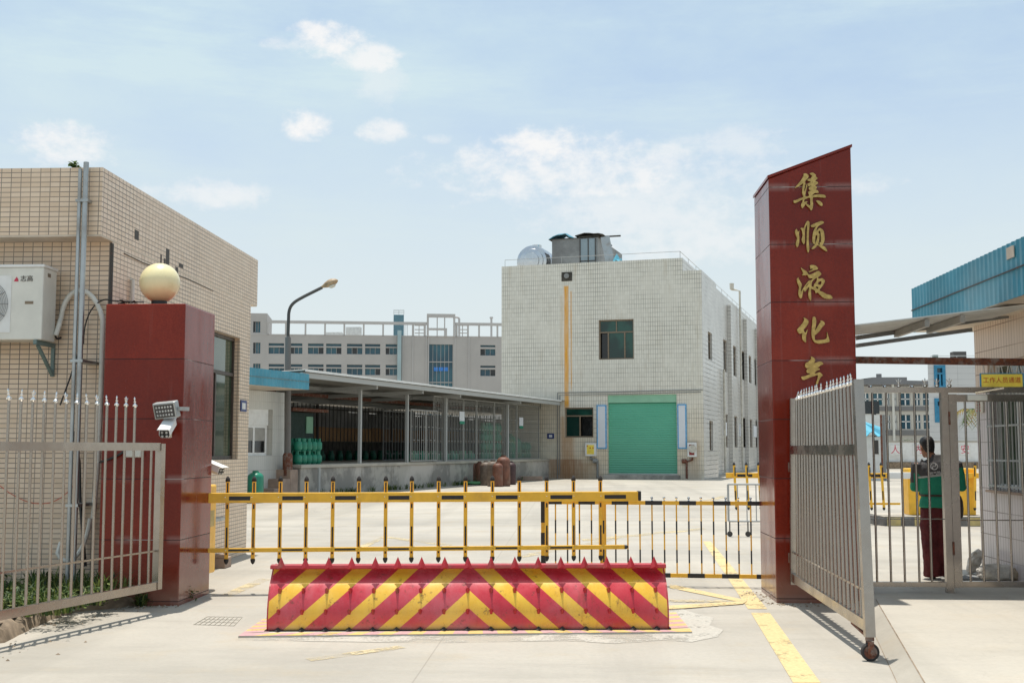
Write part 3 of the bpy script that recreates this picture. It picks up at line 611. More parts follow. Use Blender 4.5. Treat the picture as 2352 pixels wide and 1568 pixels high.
g.add([(RX0-.012, RY0-.012, RZL), (RX1+.012, RY0-.012, RZR), (RX1+.012, RY1+.012, RZR), (RX0-.012, RY1+.012, RZL), (RX0-.012, RY0-.012, RZL+.03), (RX1+.012, RY0-.012, RZR+.03), (RX1+.012, RY1+.012, RZR+.03), (RX0-.012, RY1+.012, RZL+.03)], [(0, 1, 5, 4), (1, 2, 6, 5), (2, 3, 7, 6), (3, 0, 4, 7), (4, 5, 6, 7), (3, 2, 1, 0)])
g.build('coping', 'red_granite', pr)
# globe lamp
gc = Vector(((LPX0+LPX1)/2, (LPY0+LPY1)/2, 0)); q = onY(367, 650, gc.y); gc = Vector((q.x, gc.y, q.z)); gr = (onY(412, 650, gc.y).x-q.x)
gl = thing('globe_lamp', 'cream globe lamp on top of the left red pillar', 'lamp', (gc.x, gc.y, LPZ))
MB().sphere(gc, gr, 40).build('globe', 'cream_globe', gl, smooth=1)
g = MB(); g.lathe([(.10, LPZ), (.10, LPZ+.02), (.085, LPZ+.03), (.085, gc.z-gr*.86)], 20, (gc.x, gc.y, 0)); g.build('base', 'black_plastic', gl, smooth=1)
g = MB(); rnd = random.Random(4)
for i in range(7): leaf_clump(g, (gc.x-.16-.03*i, gc.y-.3, LPZ+.03), .05, 8, .06, rnd)
tag(g.build('dead_leaves', ['debris'], recalc=False), 'dark dead leaves lying on the left pillar beside the globe lamp', 'leaves')
# gold characters on the tall pillar (outlines on its front face)
CH = [('character', 680, '集', [([(520,110),(590,112),(650,155),(665,205),(630,270),(580,325),(550,370),(562,410),(555,480),(530,600),(528,685),(560,590),(590,490),(610,430),(622,440),(612,540),(580,680),(560,825),(670,815),(672,775),(660,740),(652,700),(665,675),(745,640),(745,628),(700,630),(668,590),(668,560),(690,535),(750,505),(740,492),(660,515),(640,490),(640,430),(690,402),(730,365),(650,345),(620,320),(660,280),(740,260),(735,245),(775,190),(740,160),(690,110),(780,85),(850,115),(890,160),(888,205),(940,245),(940,270),(870,340),(930,365),(960,410),(920,450),(865,485),(915,525),(922,560),(885,615),(940,635),(975,690),(965,722),(880,720),(830,740),(780,795),(900,770),(1040,765),(1150,780),(1200,825),(1185,870),(1100,865),(800,860),(805,1050),(790,1200),(755,1262),(725,1258),(690,1200),(600,1115),(575,1070),(535,1120),(480,1200),(450,1190),(425,1110),(440,1050),(470,990),(475,935),(420,950),(330,1005),(230,1040),(200,1020),(185,975),(200,950),(250,950),(400,885),(500,845),(475,780),(460,700),(465,580),(490,430),(470,430),(360,510),(240,570),(235,550),(330,440),(430,310),(500,190),(505,130)],
        [[(530,935),(620,890),(700,872),(715,1000),(712,1108),(650,1085),(592,1045),(635,990),(560,990),(527,1005)]]), ([(900,960),(960,955),(1040,990),(1095,1050),(1100,1110),(1060,1130),(1000,1090),(950,1040),(910,985)], [])]),
      ('character', 870, '顺', [([(290,355),(320,430),(340,450),(375,395),(365,470),(360,540),(372,640),(365,800),(340,890),(310,930),(275,890),(262,800),(300,660),(270,570),(240,470),(250,390)], []), ([(405,345),(450,320),(505,335),(550,230),(590,140),(630,110),(675,125),(692,190),(685,320),(668,500),(668,800),(685,960),(675,1050),(650,1105),(620,1040),(600,950),(598,800),(605,500),(612,215),(560,340),(550,430),(548,560),(550,740),(520,835),(480,800),(450,740),(448,650),(475,560),(455,420),(430,375)], []),
        ([(725,260),(800,210),(920,160),(1050,112),(1130,130),(1140,165),(1080,215),(970,265),(920,350),(910,415),(960,365),(1000,330),(1060,345),(1120,400),(1150,500),(1165,620),(1155,740),(1110,850),(1080,885),(1150,900),(1210,960),(1250,1050),(1220,1060),(1140,1010),(1050,950),(950,870),(900,920),(840,975),(770,995),(755,970),(790,920),(860,850),(890,760),(930,640),(925,540),(880,590),(870,700),(860,820),(830,830),(780,760),(785,600),(800,480),(840,370),(890,280),(830,305),(760,300)], [[(1018,408),(1040,520),(1048,680),(1045,775),(1005,772),(1012,850),(965,840),(990,720),(1003,600),(1000,510),(965,472),(990,430)]])]),
      ('character', 1050, '液', [([(700,100),(760,75),(870,90),(940,150),(960,195),(920,225),(850,240),(760,275),(660,305),(700,265),(790,215),(770,190),(715,205),(715,150)], []),
        ([(425,155),(470,195),(560,250),(630,315),(665,375),(760,360),(860,310),(960,260),(1010,285),(1065,360),(1010,420),(950,470),(1000,510),(1080,488),(1150,530),(1175,580),(1140,670),(1070,770),(1000,870),(1100,920),(1230,990),(1350,1020),(1400,1070),(1400,1130),(1300,1140),(1170,1125),(1060,1050),(950,940),(900,960),(865,930),(862,880),(745,825),(740,950),(745,1130),(725,1195),(690,1140),(655,1050),(660,900),(685,770),(630,810),(560,910),(530,905),(508,850),(495,900),(470,1000),(455,1090),(420,1125),(375,1085),(342,990),(350,860),(365,780),(330,680),(300,600),(292,530),(310,490),(360,465),(350,500),(400,590),(450,690),(430,780),(420,920),(470,840),(560,700),(660,580),(690,560),(740,555),(800,490),(700,495),(660,465),(630,400),(560,395),(455,400),(490,340),(475,280),(440,220)],
         [[(568,750),(668,635),(662,662),(588,750)], [(775,600),(850,520),(905,478),(925,510),(912,580),(830,690),(820,758),(758,742),(762,670)], [(1068,582),(1040,698),(958,675),(985,602)], [(882,772),(930,750),(968,780),(945,822)]])]),
      ('character', 1250, '化', [([(500,150),(580,185),(640,230),(660,290),(630,380),(570,460),(510,540),(545,620),(570,620),(630,520),(620,600),(590,690),(580,800),(585,910),(560,930),(500,880),(460,800),(458,700),(465,640),(400,665),(350,640),(305,560),(310,520),(400,420),(480,320),(525,215)], []),
        ([(790,160),(830,125),(870,140),(900,220),(900,330),(880,450),(870,560),(940,440),(1010,330),(1045,280),(1030,245),(1110,265),(1160,310),(1165,380),(1100,440),(1020,560),(930,650),(870,700),(858,720),(862,850),(960,860),(1100,850),(1200,830),(1240,760),(1238,600),(1270,700),(1300,800),(1320,900),(1270,930),(1100,965),(960,970),(860,935),(800,860),(765,760),(750,620),(770,420),(780,260)], [])]),
      ('character', 1400, '气', [([(730,195),(800,220),(850,270),(870,330),(835,405),(930,375),(1040,355),(1100,390),(1120,440),(1050,470),(960,540),(950,560),(1000,570),(1010,610),(950,630),(880,680),(850,720),(920,720),(1000,690),(1060,730),(1110,790),(1060,830),(1010,900),(970,1000),(940,1080),(890,1080),(910,990),(960,790),(830,815),(700,855),(530,930),(460,910),(435,860),(450,825),(530,820),(640,775),(715,730),(630,715),(600,680),(610,610),(660,575),(740,545),(660,565),(590,560),(555,510),(555,440),(580,400),(660,360),(740,270)], [])])]
ORD = ['topmost', 'second', 'third', 'fourth', 'lowest']
def smooth_loop(pts):
    out = []; n = len(pts)
    for i in range(n):
        p0, p1, p2, p3 = (Vector(pts[(i+k) % n]) for k in (-1, 0, 1, 2))
        for t in (0, .5):
            out.append(.5*((2*p1)+(p2-p0)*t+(2*p0-5*p1+4*p2-p3)*t*t+(3*p1-p0-3*p2+p3)*t**3) if t else p1)
    return out
for i, (nm, y0, ch, polys) in enumerate(CH):
    g = MB(); k = .12755/1.74150
    for outer, holes in polys:
        f = lambda l: [onY(3150/1.7415+p[0]*k, y0/1.7415+p[1]*k, RY0-.035) for p in smooth_loop(l)]
        g.prism(f(outer), (0, .032, 0), [f(h) for h in holes])
    tag(g.build('character', 'gold_letter', bevel=0), f'{ORD[i]} of the gold calligraphy characters on the tall red pillar', 'letter', 'gold characters on the pillar')
# fittings on the left pillar
fl = thing('floodlight', 'square grey floodlight tilted downwards on the left red pillar', 'floodlight', (onY(380, 940, LPY0).x, LPY0, onY(380, 940, LPY0).z))
c = onY(381, 942, LPY0-.2); Mx = Matrix.Translation(c) @ Matrix.Rotation(R(-5), 4, 'Y') @ Matrix.Rotation(R(-10), 4, 'Z') @ Matrix.Rotation(R(14), 4, 'X')
g = MB(Mx); w, h = .125, .085; g.box(-w, w, -.03, .06, -h, h); g.build('housing', 'galvanised', fl, bevel=.01)
g = MB(Mx); g.box(-w+.018, w-.018, -.034, -.031, -h+.018, h-.018); g.build('glass_front', 'lens', fl)
g = MB(Mx)
for i in range(6):
    for j in range(3): g.lathe([(.011, -.037), (.005, -.034)], 8, (-.08+i*.032, 0, -.04+j*.04), 'y')
g.build('lamp_array', 'led', fl)
g = MB(); g.bar(Mx @ Vector((w+.01, .02, 0)), Vector((c.x+w+.04, LPY0, c.z+.02)), .03, .04); g.build('bracket', 'galvanised', fl)
def bullet(cx, cy, y, d, lab, sz=1):
    o = onY(cx, cy, y); t = thing('security_camera', lab, 'camera', o); d = Vector(d).normalized(); x = d.cross((0, 0, 1)).normalized(); u = x.cross(d)
    M = frame_mat(o, x, d, u)
    g = MB(M); g.prism([(a*sz, .14*sz, b*sz) for a, b in ((-.04, -.05), (.04, -.05), (.058, -.02), (.05, .05), (-.05, .05), (-.058, -.02))], (0, -.3*sz, 0)); g.build('housing', 'white_paint', t, bevel=.006)
    g = MB(M); g.prism([(a*sz, .19*sz, b*sz) for a, b in ((-.062, .052), (.062, .052), (.05, .062), (-.05, .062))], (0, -.36*sz, 0)); g.build('sun_shield', 'white_paint', t)
    g = MB(M); g.prism([(a*sz, .143*sz, b*sz) for a, b in ((-.036, -.045), (.036, -.045), (.05, -.02), (.044, .03), (-.044, .03), (-.05, -.02))], (0, -.004, 0)); f = g.build('lens_panel', 'black_plastic', t)
    g = MB(M)
    for a in (-.022, .022):
        for b in (-.03, .01): g.lathe([(.012*sz, .15*sz), (.012*sz, .142*sz)], 10, (a*sz, 0, b*sz), 'y')
    g.build('infrared_lamp', 'led', f)
    return t, M
t, M = bullet(385, 983, LPY0-.2, (.10, -1, -.42), 'white bullet camera aimed down, under the floodlight on the left pillar')
g = MB(); g.bar(M @ Vector((0, -.1, -.05)), onY(391, 1002, LPY0+.01), .035, .035); g.build('bracket', 'white_plastic', t)
t, M = bullet(486, 1072, LPY0+1.2, (1, -.35, -.35), 'white bullet camera sticking out behind the left pillar', 1.0)
g = MB(); g.bar(M @ Vector((0, -.1, -.04)), Vector((LPX1-.05, LPY1-.06, M.translation.z-.14)), .05, .04); g.build('bracket', 'cardboard', t)
q0 = onY(289, 1018, LPY0-.08); q1 = onY(323, 1050, LPY0-.08)
jb = thing('junction_box', 'white junction box with black cable behind the left gate bars', 'box', (q0.x, LPY0, q1.z))
g = MB(); g.box(q0.x, q1.x, LPY0-.08, LPY0-.003, q1.z, q0.z); g.build('case', 'white_plastic', jb, bevel=.012)
g = MB(); g.tube(bez(q0+Vector((.0, .03, -.06)), q0+Vector((-.12, .03, -.16)), q0+Vector((-.25, .03, -.18)), Vector((LPX0-.02, LPY0+.02, q1.z-.05))), .012, 6); g.build('cable', 'black_plastic', jb, smooth=1)

# grit and crumbs swept against the pillar feet and the kerb
rnd = random.Random(77); g = MB()
def crumb(p, r):
    vs = [Vector(p)+Vector((r*rnd.uniform(.6, 1.2)*math.cos(a), r*rnd.uniform(.6, 1.2)*math.sin(a), 0)) for a in [k*1.256 for k in range(5)]]
    g.cur = rnd.choice((0, 0, 1)); g.add(vs+[Vector(p)+Vector((r*.2, 0, r*rnd.uniform(.5, .9)))], [(k, (k+1) % 5, 5) for k in range(5)])
for i in range(260):
    c_ = rnd.random()
    if c_ < .5: p = (rnd.uniform(RX0-.12, RX1), RY0-abs(rnd.gauss(0, .16))-.01, .001) if rnd.random() < .6 else (RX0-abs(rnd.gauss(0, .14))-.01, rnd.uniform(RY0, RY1), .001)
    elif c_ < .75: p = (rnd.uniform(LPX0, LPX1+.05), LPY0-abs(rnd.gauss(0, .13)), .001)
    else: q_ = soil_edge[rnd.randrange(len(soil_edge)-1)]; p = (q_.x+abs(rnd.gauss(0, .3))+.12, q_.y-abs(rnd.gauss(0, .22))-.03, .001)
    crumb(p, rnd.uniform(.006, .022))
tag(g.build('gravel', ['kerb_dirt', 'concrete_path'], recalc=False), 'loose grit and crumbs around the pillar feet and kerb', 'gravel', kind='stuff')

# ================================================================== swing gates
def lathe_finial(mb, base, axis, r, h, cross=None):
    axis = axis.normalized(); x = axis.orthogonal().normalized(); M = frame_mat(base, x, axis.cross(x), axis); sub = MB(M)
    sub.lathe([(r*1.05, 0), (r*1.75, .010), (r*1.75, .022), (r*.8, .034), (r*.55, .036+h*.1), (r*1.0, .036+h*.2), (r*1.05, .036+h*.3), (r*.5, .036+h*.38), (r*.42, .036+h*.52), (r*.7, .036+h*.72), (r*.3, .036+h*.92), (.001, .036+h)], 10)
    mb.add(sub.v, sub.f)
    if cross is not None:
        c = base+axis*(.036+h*.4)
        mb.tube([c-cross*r*2.1+axis*.02, c-cross*r*1.2, c, c+cross*r*1.2, c+cross*r*2.1+axis*.02], r*.32, 6)
# left leaf
h0 = Vector((-.2924*11.95, 11.95)); e0 = Vector((-.4276*9.75, 9.75))
def cam2w(xc, zc): return Vector((xc*math.cos(YAW)-zc*math.sin(YAW), xc*math.sin(YAW)+zc*math.cos(YAW), 0))
P0 = cam2w(*h0); P1 = cam2w(*e0); gd = (P1-P0).normalized(); GL = 3.6
lg = thing('gate_leaf', 'open stainless steel gate leaf with spear tips at the left, over the weeds', 'gate', P0, 'stainless gate leaves')
zb, zr_ = .225, 1.62
g = MB(); g.bar(P0+Vector((0, 0, zb)), P0+Vector((0, 0, zr_+.03)), .07, .07, gd); g.build('stile', 'stainless', lg)
g = MB(); g.bar(P0+gd*GL+Vector((0, 0, zb)), P0+gd*GL+Vector((0, 0, 2.1)), .07, .07, gd); g.build('stile', 'stainless', lg)
for nm, z, h, w in (('bottom_rail', zb+.035, .075, .05), ('top_rail', zr_, .075, .05), ('middle_rail', .6, .016, .016)):
    g = MB(); g.bar(P0+gd*.035+Vector((0, 0, z)), P0+gd*(GL-.035)+Vector((0, 0, z)), w, h); g.build(nm, 'stainless', lg)
n = 23
for i in range(n):
    p = P0+gd*(.155+i*(GL-.25)/n); top_ = zr_-.03 if i < 2 else 1.995
    g = MB(); g.tube([p+Vector((0, 0, zb+.07)), p+Vector((0, 0, top_))], .0125, 10); pk = g.build('picket', 'stainless', lg, smooth=1)
    if i >= 2:
        g = MB(); lathe_finial(g, p+Vector((0, 0, top_)), Vector((random.uniform(-.12, .12), random.uniform(-.12, .12), 1)), .0125, .065, gd if i % 3 == 0 else None); g.build('finial', 'chrome', pk, smooth=1)
# right leaf, sagging towards the free end
RB0 = hit(1822, 1333, (0, RY0-.12, 0), (0, 1, 0)); RB1 = G(1997, 1450, .215); RT0 = onY(1821, 915, RY0-.12); RT1 = hit(1970, 872, RB1, (RB1-RB0).cross(Vector((0, 0, 1))))
def RQ(s, t): return RB0.lerp(RB1, s).lerp(RT0.lerp(RT1, s), t)      # s along leaf, t up
rg = thing('gate_leaf', 'open stainless steel gate leaf on a rusty wheel beside the tall red pillar', 'gate', (RB0.x, RB0.y, 0), 'stainless gate leaves')
dn = (RB1-RB0).normalized(); nrm = dn.cross(Vector((0, 0, 1))).normalized()
for s, w in ((0, .06), (1, .075)):
    g = MB(); g.bar(RQ(s, -.02), RQ(s, 1.0), w, w, dn); g.build('stile', 'stainless', rg)
L_ = (RB1-RB0).length
for nm, t, h, w in (('bottom_rail', .02, .085, .05), ('top_rail', .715, .085, .07), ('middle_rail', .155, .018, .02)):
    g = MB(); g.bar(RQ(.012, t), RQ(.985, t), w, h); g.build(nm, 'stainless', rg)
g = MB(); pL = RQ(.97, .715)-nrm*.05; sgn = -1 if nrm.y > 0 else 1
pL = RQ(.965, .715); g.lathe([(.024, -.06), (.024, .06)], 14, pL, 'y'); g.build('latch', 'chrome', rg, smooth=1)
n = 20
for i in range(n):
    s = .075+i*(.90)/(n-1); b, tp = RQ(s, .03), RQ(s, .985)
    g = MB(); g.tube([b, tp], .0145, 10); pk = g.build('picket', 'stainless', rg, smooth=1)
    g = MB()
    if i in (10, 19): g.lathe([(.017, 0), (.026, .008), (.026, .018), (.014, .027), (.001, .03)], 10, tp)
    else: lathe_finial(g, tp, Vector((.25 if i < 2 else (-.12 if i in (8, 18) else random.uniform(-.03, .05)), -.05, 1)), .0125, .06)
    g.build('finial', 'chrome', pk, smooth=1)
wc = G(1999, 1517); wr = .068; cw = Vector((wc.x, wc.y, wr))
g = MB(); bt = RQ(1, -.02); g.bar(bt+Vector((0, 0, .01)), Vector((bt.x, bt.y, wr*2.2)), .055, .055, dn)
for s_ in (-1, 1): g.bar(cw+dn*.036*s_+Vector((0, 0, wr*1.2)), cw+dn*.036*s_-Vector((0, 0, .02)), .045, .01, dn)
fk = g.build('wheel_fork', 'rusty_steel', rg)
WFm = frame_mat(cw, nrm, Vector((0, 0, 1)), dn)
sub = MB(WFm); sub.lathe([(wr*.72, -.022), (wr*.9, -.024), (wr, -.014), (wr, .014), (wr*.9, .024), (wr*.72, .022)], 32); o = MB(); o.add(sub.v, sub.f); wh = o.build('wheel', 'black_rubber', rg, smooth=1)
sub = MB(WFm); sub.lathe([(wr*.72, -.0235), (wr*.6, -.018), (wr*.2, -.02), (wr*.2, -.03), (.006, -.031)], 24); sub.lathe([(.006, .031), (wr*.2, .03), (wr*.2, .02), (wr*.6, .018), (wr*.72, .0235)], 24); sub.lathe([(.011, -.05), (.011, .05)], 8); o = MB(); o.add(sub.v, sub.f); o.build('hub', 'rusty_steel', wh, smooth=1)
g = MB(); g.bar(RQ(.82, -.01), cw+Vector((0, 0, .1))-dn*.03, .02, .02); g.build('brace', 'rusty_steel', rg)
# plinth hinge blocks
g = MB(); 
for t in (.12, .62): h = RQ(0, t); g.box(h.x-.03, h.x+.02, h.y+.03, RY0-.002, h.z-.05, h.z+.05)
g.build('hinge', 'rusty_steel', rg)

# ================================================================== road blocker
b0 = G(612, 1453); b1 = G(1537, 1449); bd = (b1-b0).normalized(); bn = bd.cross(Vector((0, 0, 1))).normalized()    # bn points to the camera
if bn.y > 0: bn = -bn
BC = (b0+b1)/2; BL = (b1-b0).length
MBk = frame_mat(BC, bd, bn, (0, 0, 1))        # local: x along, y to the camera, z up
rb = thing('road_blocker', 'raised red and yellow chevron road blocker with rows of spikes', 'road blocker', BC)
PROF = [(-.022, .0), (-.006, .05), (.0, .10), (-.002, .15), (-.012, .21), (-.032, .27), (-.062, .33), (-.105, .39), (-.158, .44), (-.22, .485), (-.25, .51), (-.255, .535)]
def prof_at(z):
    for (a, b), (c, d) in zip(PROF, PROF[1:]):
        if b <= z <= d: return a+(c-a)*(z-b)/(d-b)
    return PROF[-1][0]
g = MB(MBk); hw = BL/2-.012
uvs = []; vs = []; fs = []
for i, (y, z) in enumerate(PROF):
    vs += [(-hw, y, z), (hw, y, z)]; uvs += [(-hw, z), (hw, z)]
for i in range(len(PROF)-1): fs.append((2*i, 2*i+1, 2*i+3, 2*i+2))
g.add(vs, fs, uvs); g.build('shield_plate', 'blocker_paint', rb, smooth=60, recalc=False)
g = MB(MBk)
for sx in (-1, 1):
    x = sx*(hw+.001); poly = [(x, y, z) for y, z in PROF]+[(x, -.42, .56), (x, -.85, .0)]; g.prism(poly, (sx*.012, 0, 0))
g.box(-hw, hw, -.44, -.276, .546, .554); g.build('side_plate', 'blocker_red', rb)
g = MB(MBk)     # overhanging lip
x = BL/2+.004; lip = [(-.256, .527), (-.155, .534), (-.148, .541), (-.156, .568), (-.235, .571), (-.275, .556), (-.275, .545)]
g.prism([(-x, y, z) for y, z in lip], (2*x, 0, 0)); g.build('lip', 'blocker_red', rb, bevel=.004)
sp0, sp1 = 645, 1504; xs = []
for i in range(17):
    q = hit(sp0+(sp1-sp0)*i/16, 1310, BC+bn*-.1, bn); xs.append((q-BC).dot(bd))
for i, x in enumerate(xs):
    x += random.uniform(-.006, .006)
    g = MB(MBk); w = .036; g.add([(x-w, -.142, .533), (x+w, -.142, .533), (x+w*.8, -.152, .574), (x, -.156, .642), (x-w*.8, -.152, .574), (x, -.115, .55)], [(0, 1, 5), (1, 2, 5), (2, 3, 5), (3, 4, 5), (4, 0, 5), (0, 4, 3, 2, 1)]); g.build('spike', 'blocker_red', rb)
for zz, hh in ((.35, .052), (.175, .045)):
    for x in xs:
        g = MB(MBk); y = prof_at(zz); y2 = prof_at(zz-.05); w = .019
        g.add([(x-w*.5, prof_at(zz-.02), zz-.02), (x+w*.5, prof_at(zz-.02), zz-.02), (x+w, y-.004, zz+.015), (x-w, y-.004, zz+.015), (x, y+hh, zz+.035), (x, y-.006, zz+.03)], [(0, 1, 4), (1, 2, 4), (2, 5, 4), (5, 3, 4), (3, 0, 4)]); g.build('spike', 'blocker_paint' if False else 'blocker_red', rb)
for x in xs:
    g = MB(MBk); g.add([(x-.055, .004, .006), (x+.055, .004, .006), (x, .06, .012), (x, .004, .05)], [(0, 1, 2), (0, 2, 3), (1, 3, 2)]); g.build('spike', 'black_rubber', rb)
# painted steel frame in the road
fl0, fr0 = G(547, 1464), G(1590, 1454); bl0, br0 = fl0-bn*1.02+bd*.03, G(1554, 1411)
g = MB(); nst = 34
def fq(s, t): return fl0.lerp(fr0, s).lerp(bl0.lerp(br0, s), t)+Vector((0, 0, .014))
g.add([fq(0, 0), fq(1, 0), fq(1, 1), fq(0, 1), fq(0, 0)-Vector((0, 0, .012)), fq(1, 0)-Vector((0, 0, .012)), fq(1, 1)-Vector((0, 0, .012)), fq(0, 1)-Vector((0, 0, .012))], [(0, 1, 2, 3), (0, 4, 5, 1), (1, 5, 6, 2), (3, 2, 6, 7), (0, 3, 7, 4)])
bf = g.build('base_frame', 'concrete_patch', rb)
g = MB(); up = Vector((0, 0, .003))
for i in range(30):
    s = i/30; sk = lambda q: q+.035*(1-2*q)*(1 if 0 < q < 1 else 0)
    g.cur = i % 2; g.add([fq(s, 0)+up, fq(s+1/30, 0)+up, fq(sk(s+1/30), .16)+up, fq(sk(s), .16)+up], [(0, 1, 2, 3)])
for s0, s1 in ((0, .055), (.945, 1)):
    for i in range(8):
        t = .16+i*.105; g.cur = i % 2; k = .05 if s0 == 0 else -.05
        g.add([fq(s0, t)+up, fq(s1, t-k if s0 else t+k)+up, fq(s1, (t+.105)-k if s0 else t+.105+k)+up, fq(s0, t+.105)+up], [(0, 1, 2, 3)])
g.build('stripe_paint', ['plate_pink', 'plate_yellow'], bf, recalc=False)
g = MB(MBk); g.box(-hw-.03, hw+.03, -.9, .012, .0175, .022); g.build('pit_edge', 'dark_void', bf)

# ================================================================== boom barrier in front
bz = 1.055; a0 = cam2w(-.2549*13.42, 13.42); a1 = cam2w((1462-1176)/2750*13.92, 13.92); ad = (a1-a0).normalized(); an = ad.cross(Vector((0, 0, 1))).normalized()
if an.y > 0: an = -an
bb = thing('boom_barrier', 'yellow boom barrier with hanging pickets and black stripes, nearest the camera', 'barrier', (LPX1-.2, 13.5, 0), 'boom barriers')
BLn = (a1-a0).length; MBm = frame_mat(a0, ad, an, (0, 0, 1))
g = MB(MBm); g.box(-.35, BLn, -.045, .045, bz-.055, bz+.055); boom = g.build('boom', 'yellow_paint', bb, bevel=.006)
g = MB(MBm); g.box(BLn-.002, BLn+.035, -.05, .05, bz-.05, bz+.06); g.build('end_cap', 'black_plastic', boom, bevel=.008)
lz = .478
g = MB(MBm); lx1 = (1430-475)/(1462-475)*BLn; g.box(-.08, lx1, -.02, .02, lz-.024, lz+.024); lrail = g.build('lower_rail', 'yellow_paint', bb, bevel=.004)
g = MB(MBm); g.lathe([(.026, 0), (.026, .02), (.012, .045)], 10, (lx1, 0, lz), 'x'); g.build('end_cap', 'black_plastic', lrail)
pxs = [521, 582, 643, 703, 764, 824, 886, 946, 1008, 1070, 1132, 1194, 1257, 1319, 1381]
pu = [(hit(x, 1142, a0, an)-a0).dot(ad) for x in pxs]
ptop, pbot = 1.295, .315
for i, u in enumerate(pu):
    g = MB(MBm); g.box(u-.021, u+.021, -.067, -.047, pbot+.05, ptop-.05)
    pk = g.build('picket', 'yellow_paint', bb, bevel=.003)
    for z0_, z1_ in ((ptop-.05, ptop), (pbot+.05, pbot)):
        sg = 1 if z1_ > z0_ else -1
        g = MB(MBm); g.lathe([(.026, z0_-sg*.012), (.027, z0_+sg*.008), (.018, z0_+sg*.034), (.002, z1_)], 10, (u, -.057, 0)); g.build('cap', 'black_rubber', pk, smooth=1)
    for zc, zh in ((1.165, .055), (.955, .025), (.615, .11), (.435, .012)):
        g = MB(MBm); g.box(u-.009, u+.009, -.0468, -.0462, zc-zh, zc+zh); g.build('stripe_sticker', 'black_sticker', pk)
for i in range(len(pu)-1):
    if i % 2 == 0:
        g = MB(MBm); g.box(pu[i]+.03, pu[i+1]-.03, .0455, .0465, bz-.026, bz+.018); g.build('stripe_sticker', 'black_sticker', boom)
        g = MB(MBm); g.box(pu[i]+.03, pu[i+1]-.03, .0205, .0213, lz-.010, lz+.010); g.build('stripe_sticker', 'black_sticker', lrail)
g = MB(MBm); g.box(pu[-1]+.03, pu[-1]+.28, .0455, .0465, bz-.026, bz+.018); g.build('stripe_sticker', 'black_sticker', boom)
for u in pu:
    g = MB(MBm); g.lathe([(.007, .045), (.005, .051)], 8, (u-.012, 0, bz+.008), 'y'); g.build('bolt', 'chrome', boom)
    g = MB(MBm); g.lathe([(.006, .020), (.004, .025)], 8, (u, 0, lz), 'y'); g.build('bolt', 'chrome', lrail)
cx1 = onY(487, 1200, LPY1+.3).x
g = MB(); g.box(cx1-.34, cx1, LPY1+.12, LPY1+.46, .19, 1.19); cab = g.build('cabinet', 'yellow_paint', bb, bevel=.02)
g = MB(); g.box(cx1, cx1+.002, LPY1+.2, LPY1+.38, .72, .9); g.build('label_plate', 'stripe_kerb_yellow', cab)
q0 = G(504, 1338); g = MB(); g.box(cx1-.36, q0.x-.02, LPY1+.08, LPY1+.52, 0, .185); tag(g.build('concrete_plinth', 'step_brown', bevel=.012), 'stained concrete plinth carrying the yellow barrier cabinet by the left pillar', 'plinth')
q = G(517, 1305); g = MB(); g.box(q.x-.28, q.x, q.y, q.y+.3, 0, .14); g.box(q.x-.29, q.x-.01, q.y-.01, q.y+.1, .141, .19); tag(g.build('concrete_block', 'step_brown', bevel=.01), 'rough concrete block on the ground behind the left barrier cabinet', 'block')
q = onX(505, 1240, LX+.16); g = MB(); g.box(LX+.01, LX+.2, q.y-.5, q.y+.2, .02, .62); ub = g.build('utility_box', 'tile_beige'); tag(ub, 'low tiled utility box with grey lid against the beige building', 'box')
g = MB(); g.box(LX+.002, LX+.22, q.y-.52, q.y+.22, .621, .66); g.build('lid', 'galvanised', ub)
# receiver posts
q = G(1252, 1318); 
def post(px, w, lab, banded):
    p = Vector((hit(px, 1200, (0, 14.5, 0), (0, 1, 0)).x, 14.5, 0)); t = thing('barrier_post', lab, 'post', p)
    g = MB(); g.box(p.x-w/2, p.x+w/2, p.y-w/2, p.y+w/2, 0, 1.0); g.box(p.x-.09, p.x+.09, p.y-.09, p.y+.09, 0, .012); g.build('shaft', 'yellow_paint', t, bevel=.004)
    if banded:
        for z0, z1 in ((.72, .99), (.46, .6), (.2, .33)): g = MB(); g.box(p.x-w/2-.002, p.x+w/2+.002, p.y-w/2-.002, p.y+w/2+.002, z0, z1); g.build('band', 'black_sticker', t)
    else: g = MB(); g.box(p.x-w, p.x+w, p.y-.04, p.y+.04, 1.0, 1.02); g.build('fork', 'dark_steel', t)
post(1248, .055, 'banded yellow and black post at the end of the striped fence', True)
post(1385, .075, 'plain yellow support post under the tip of the boom', False)
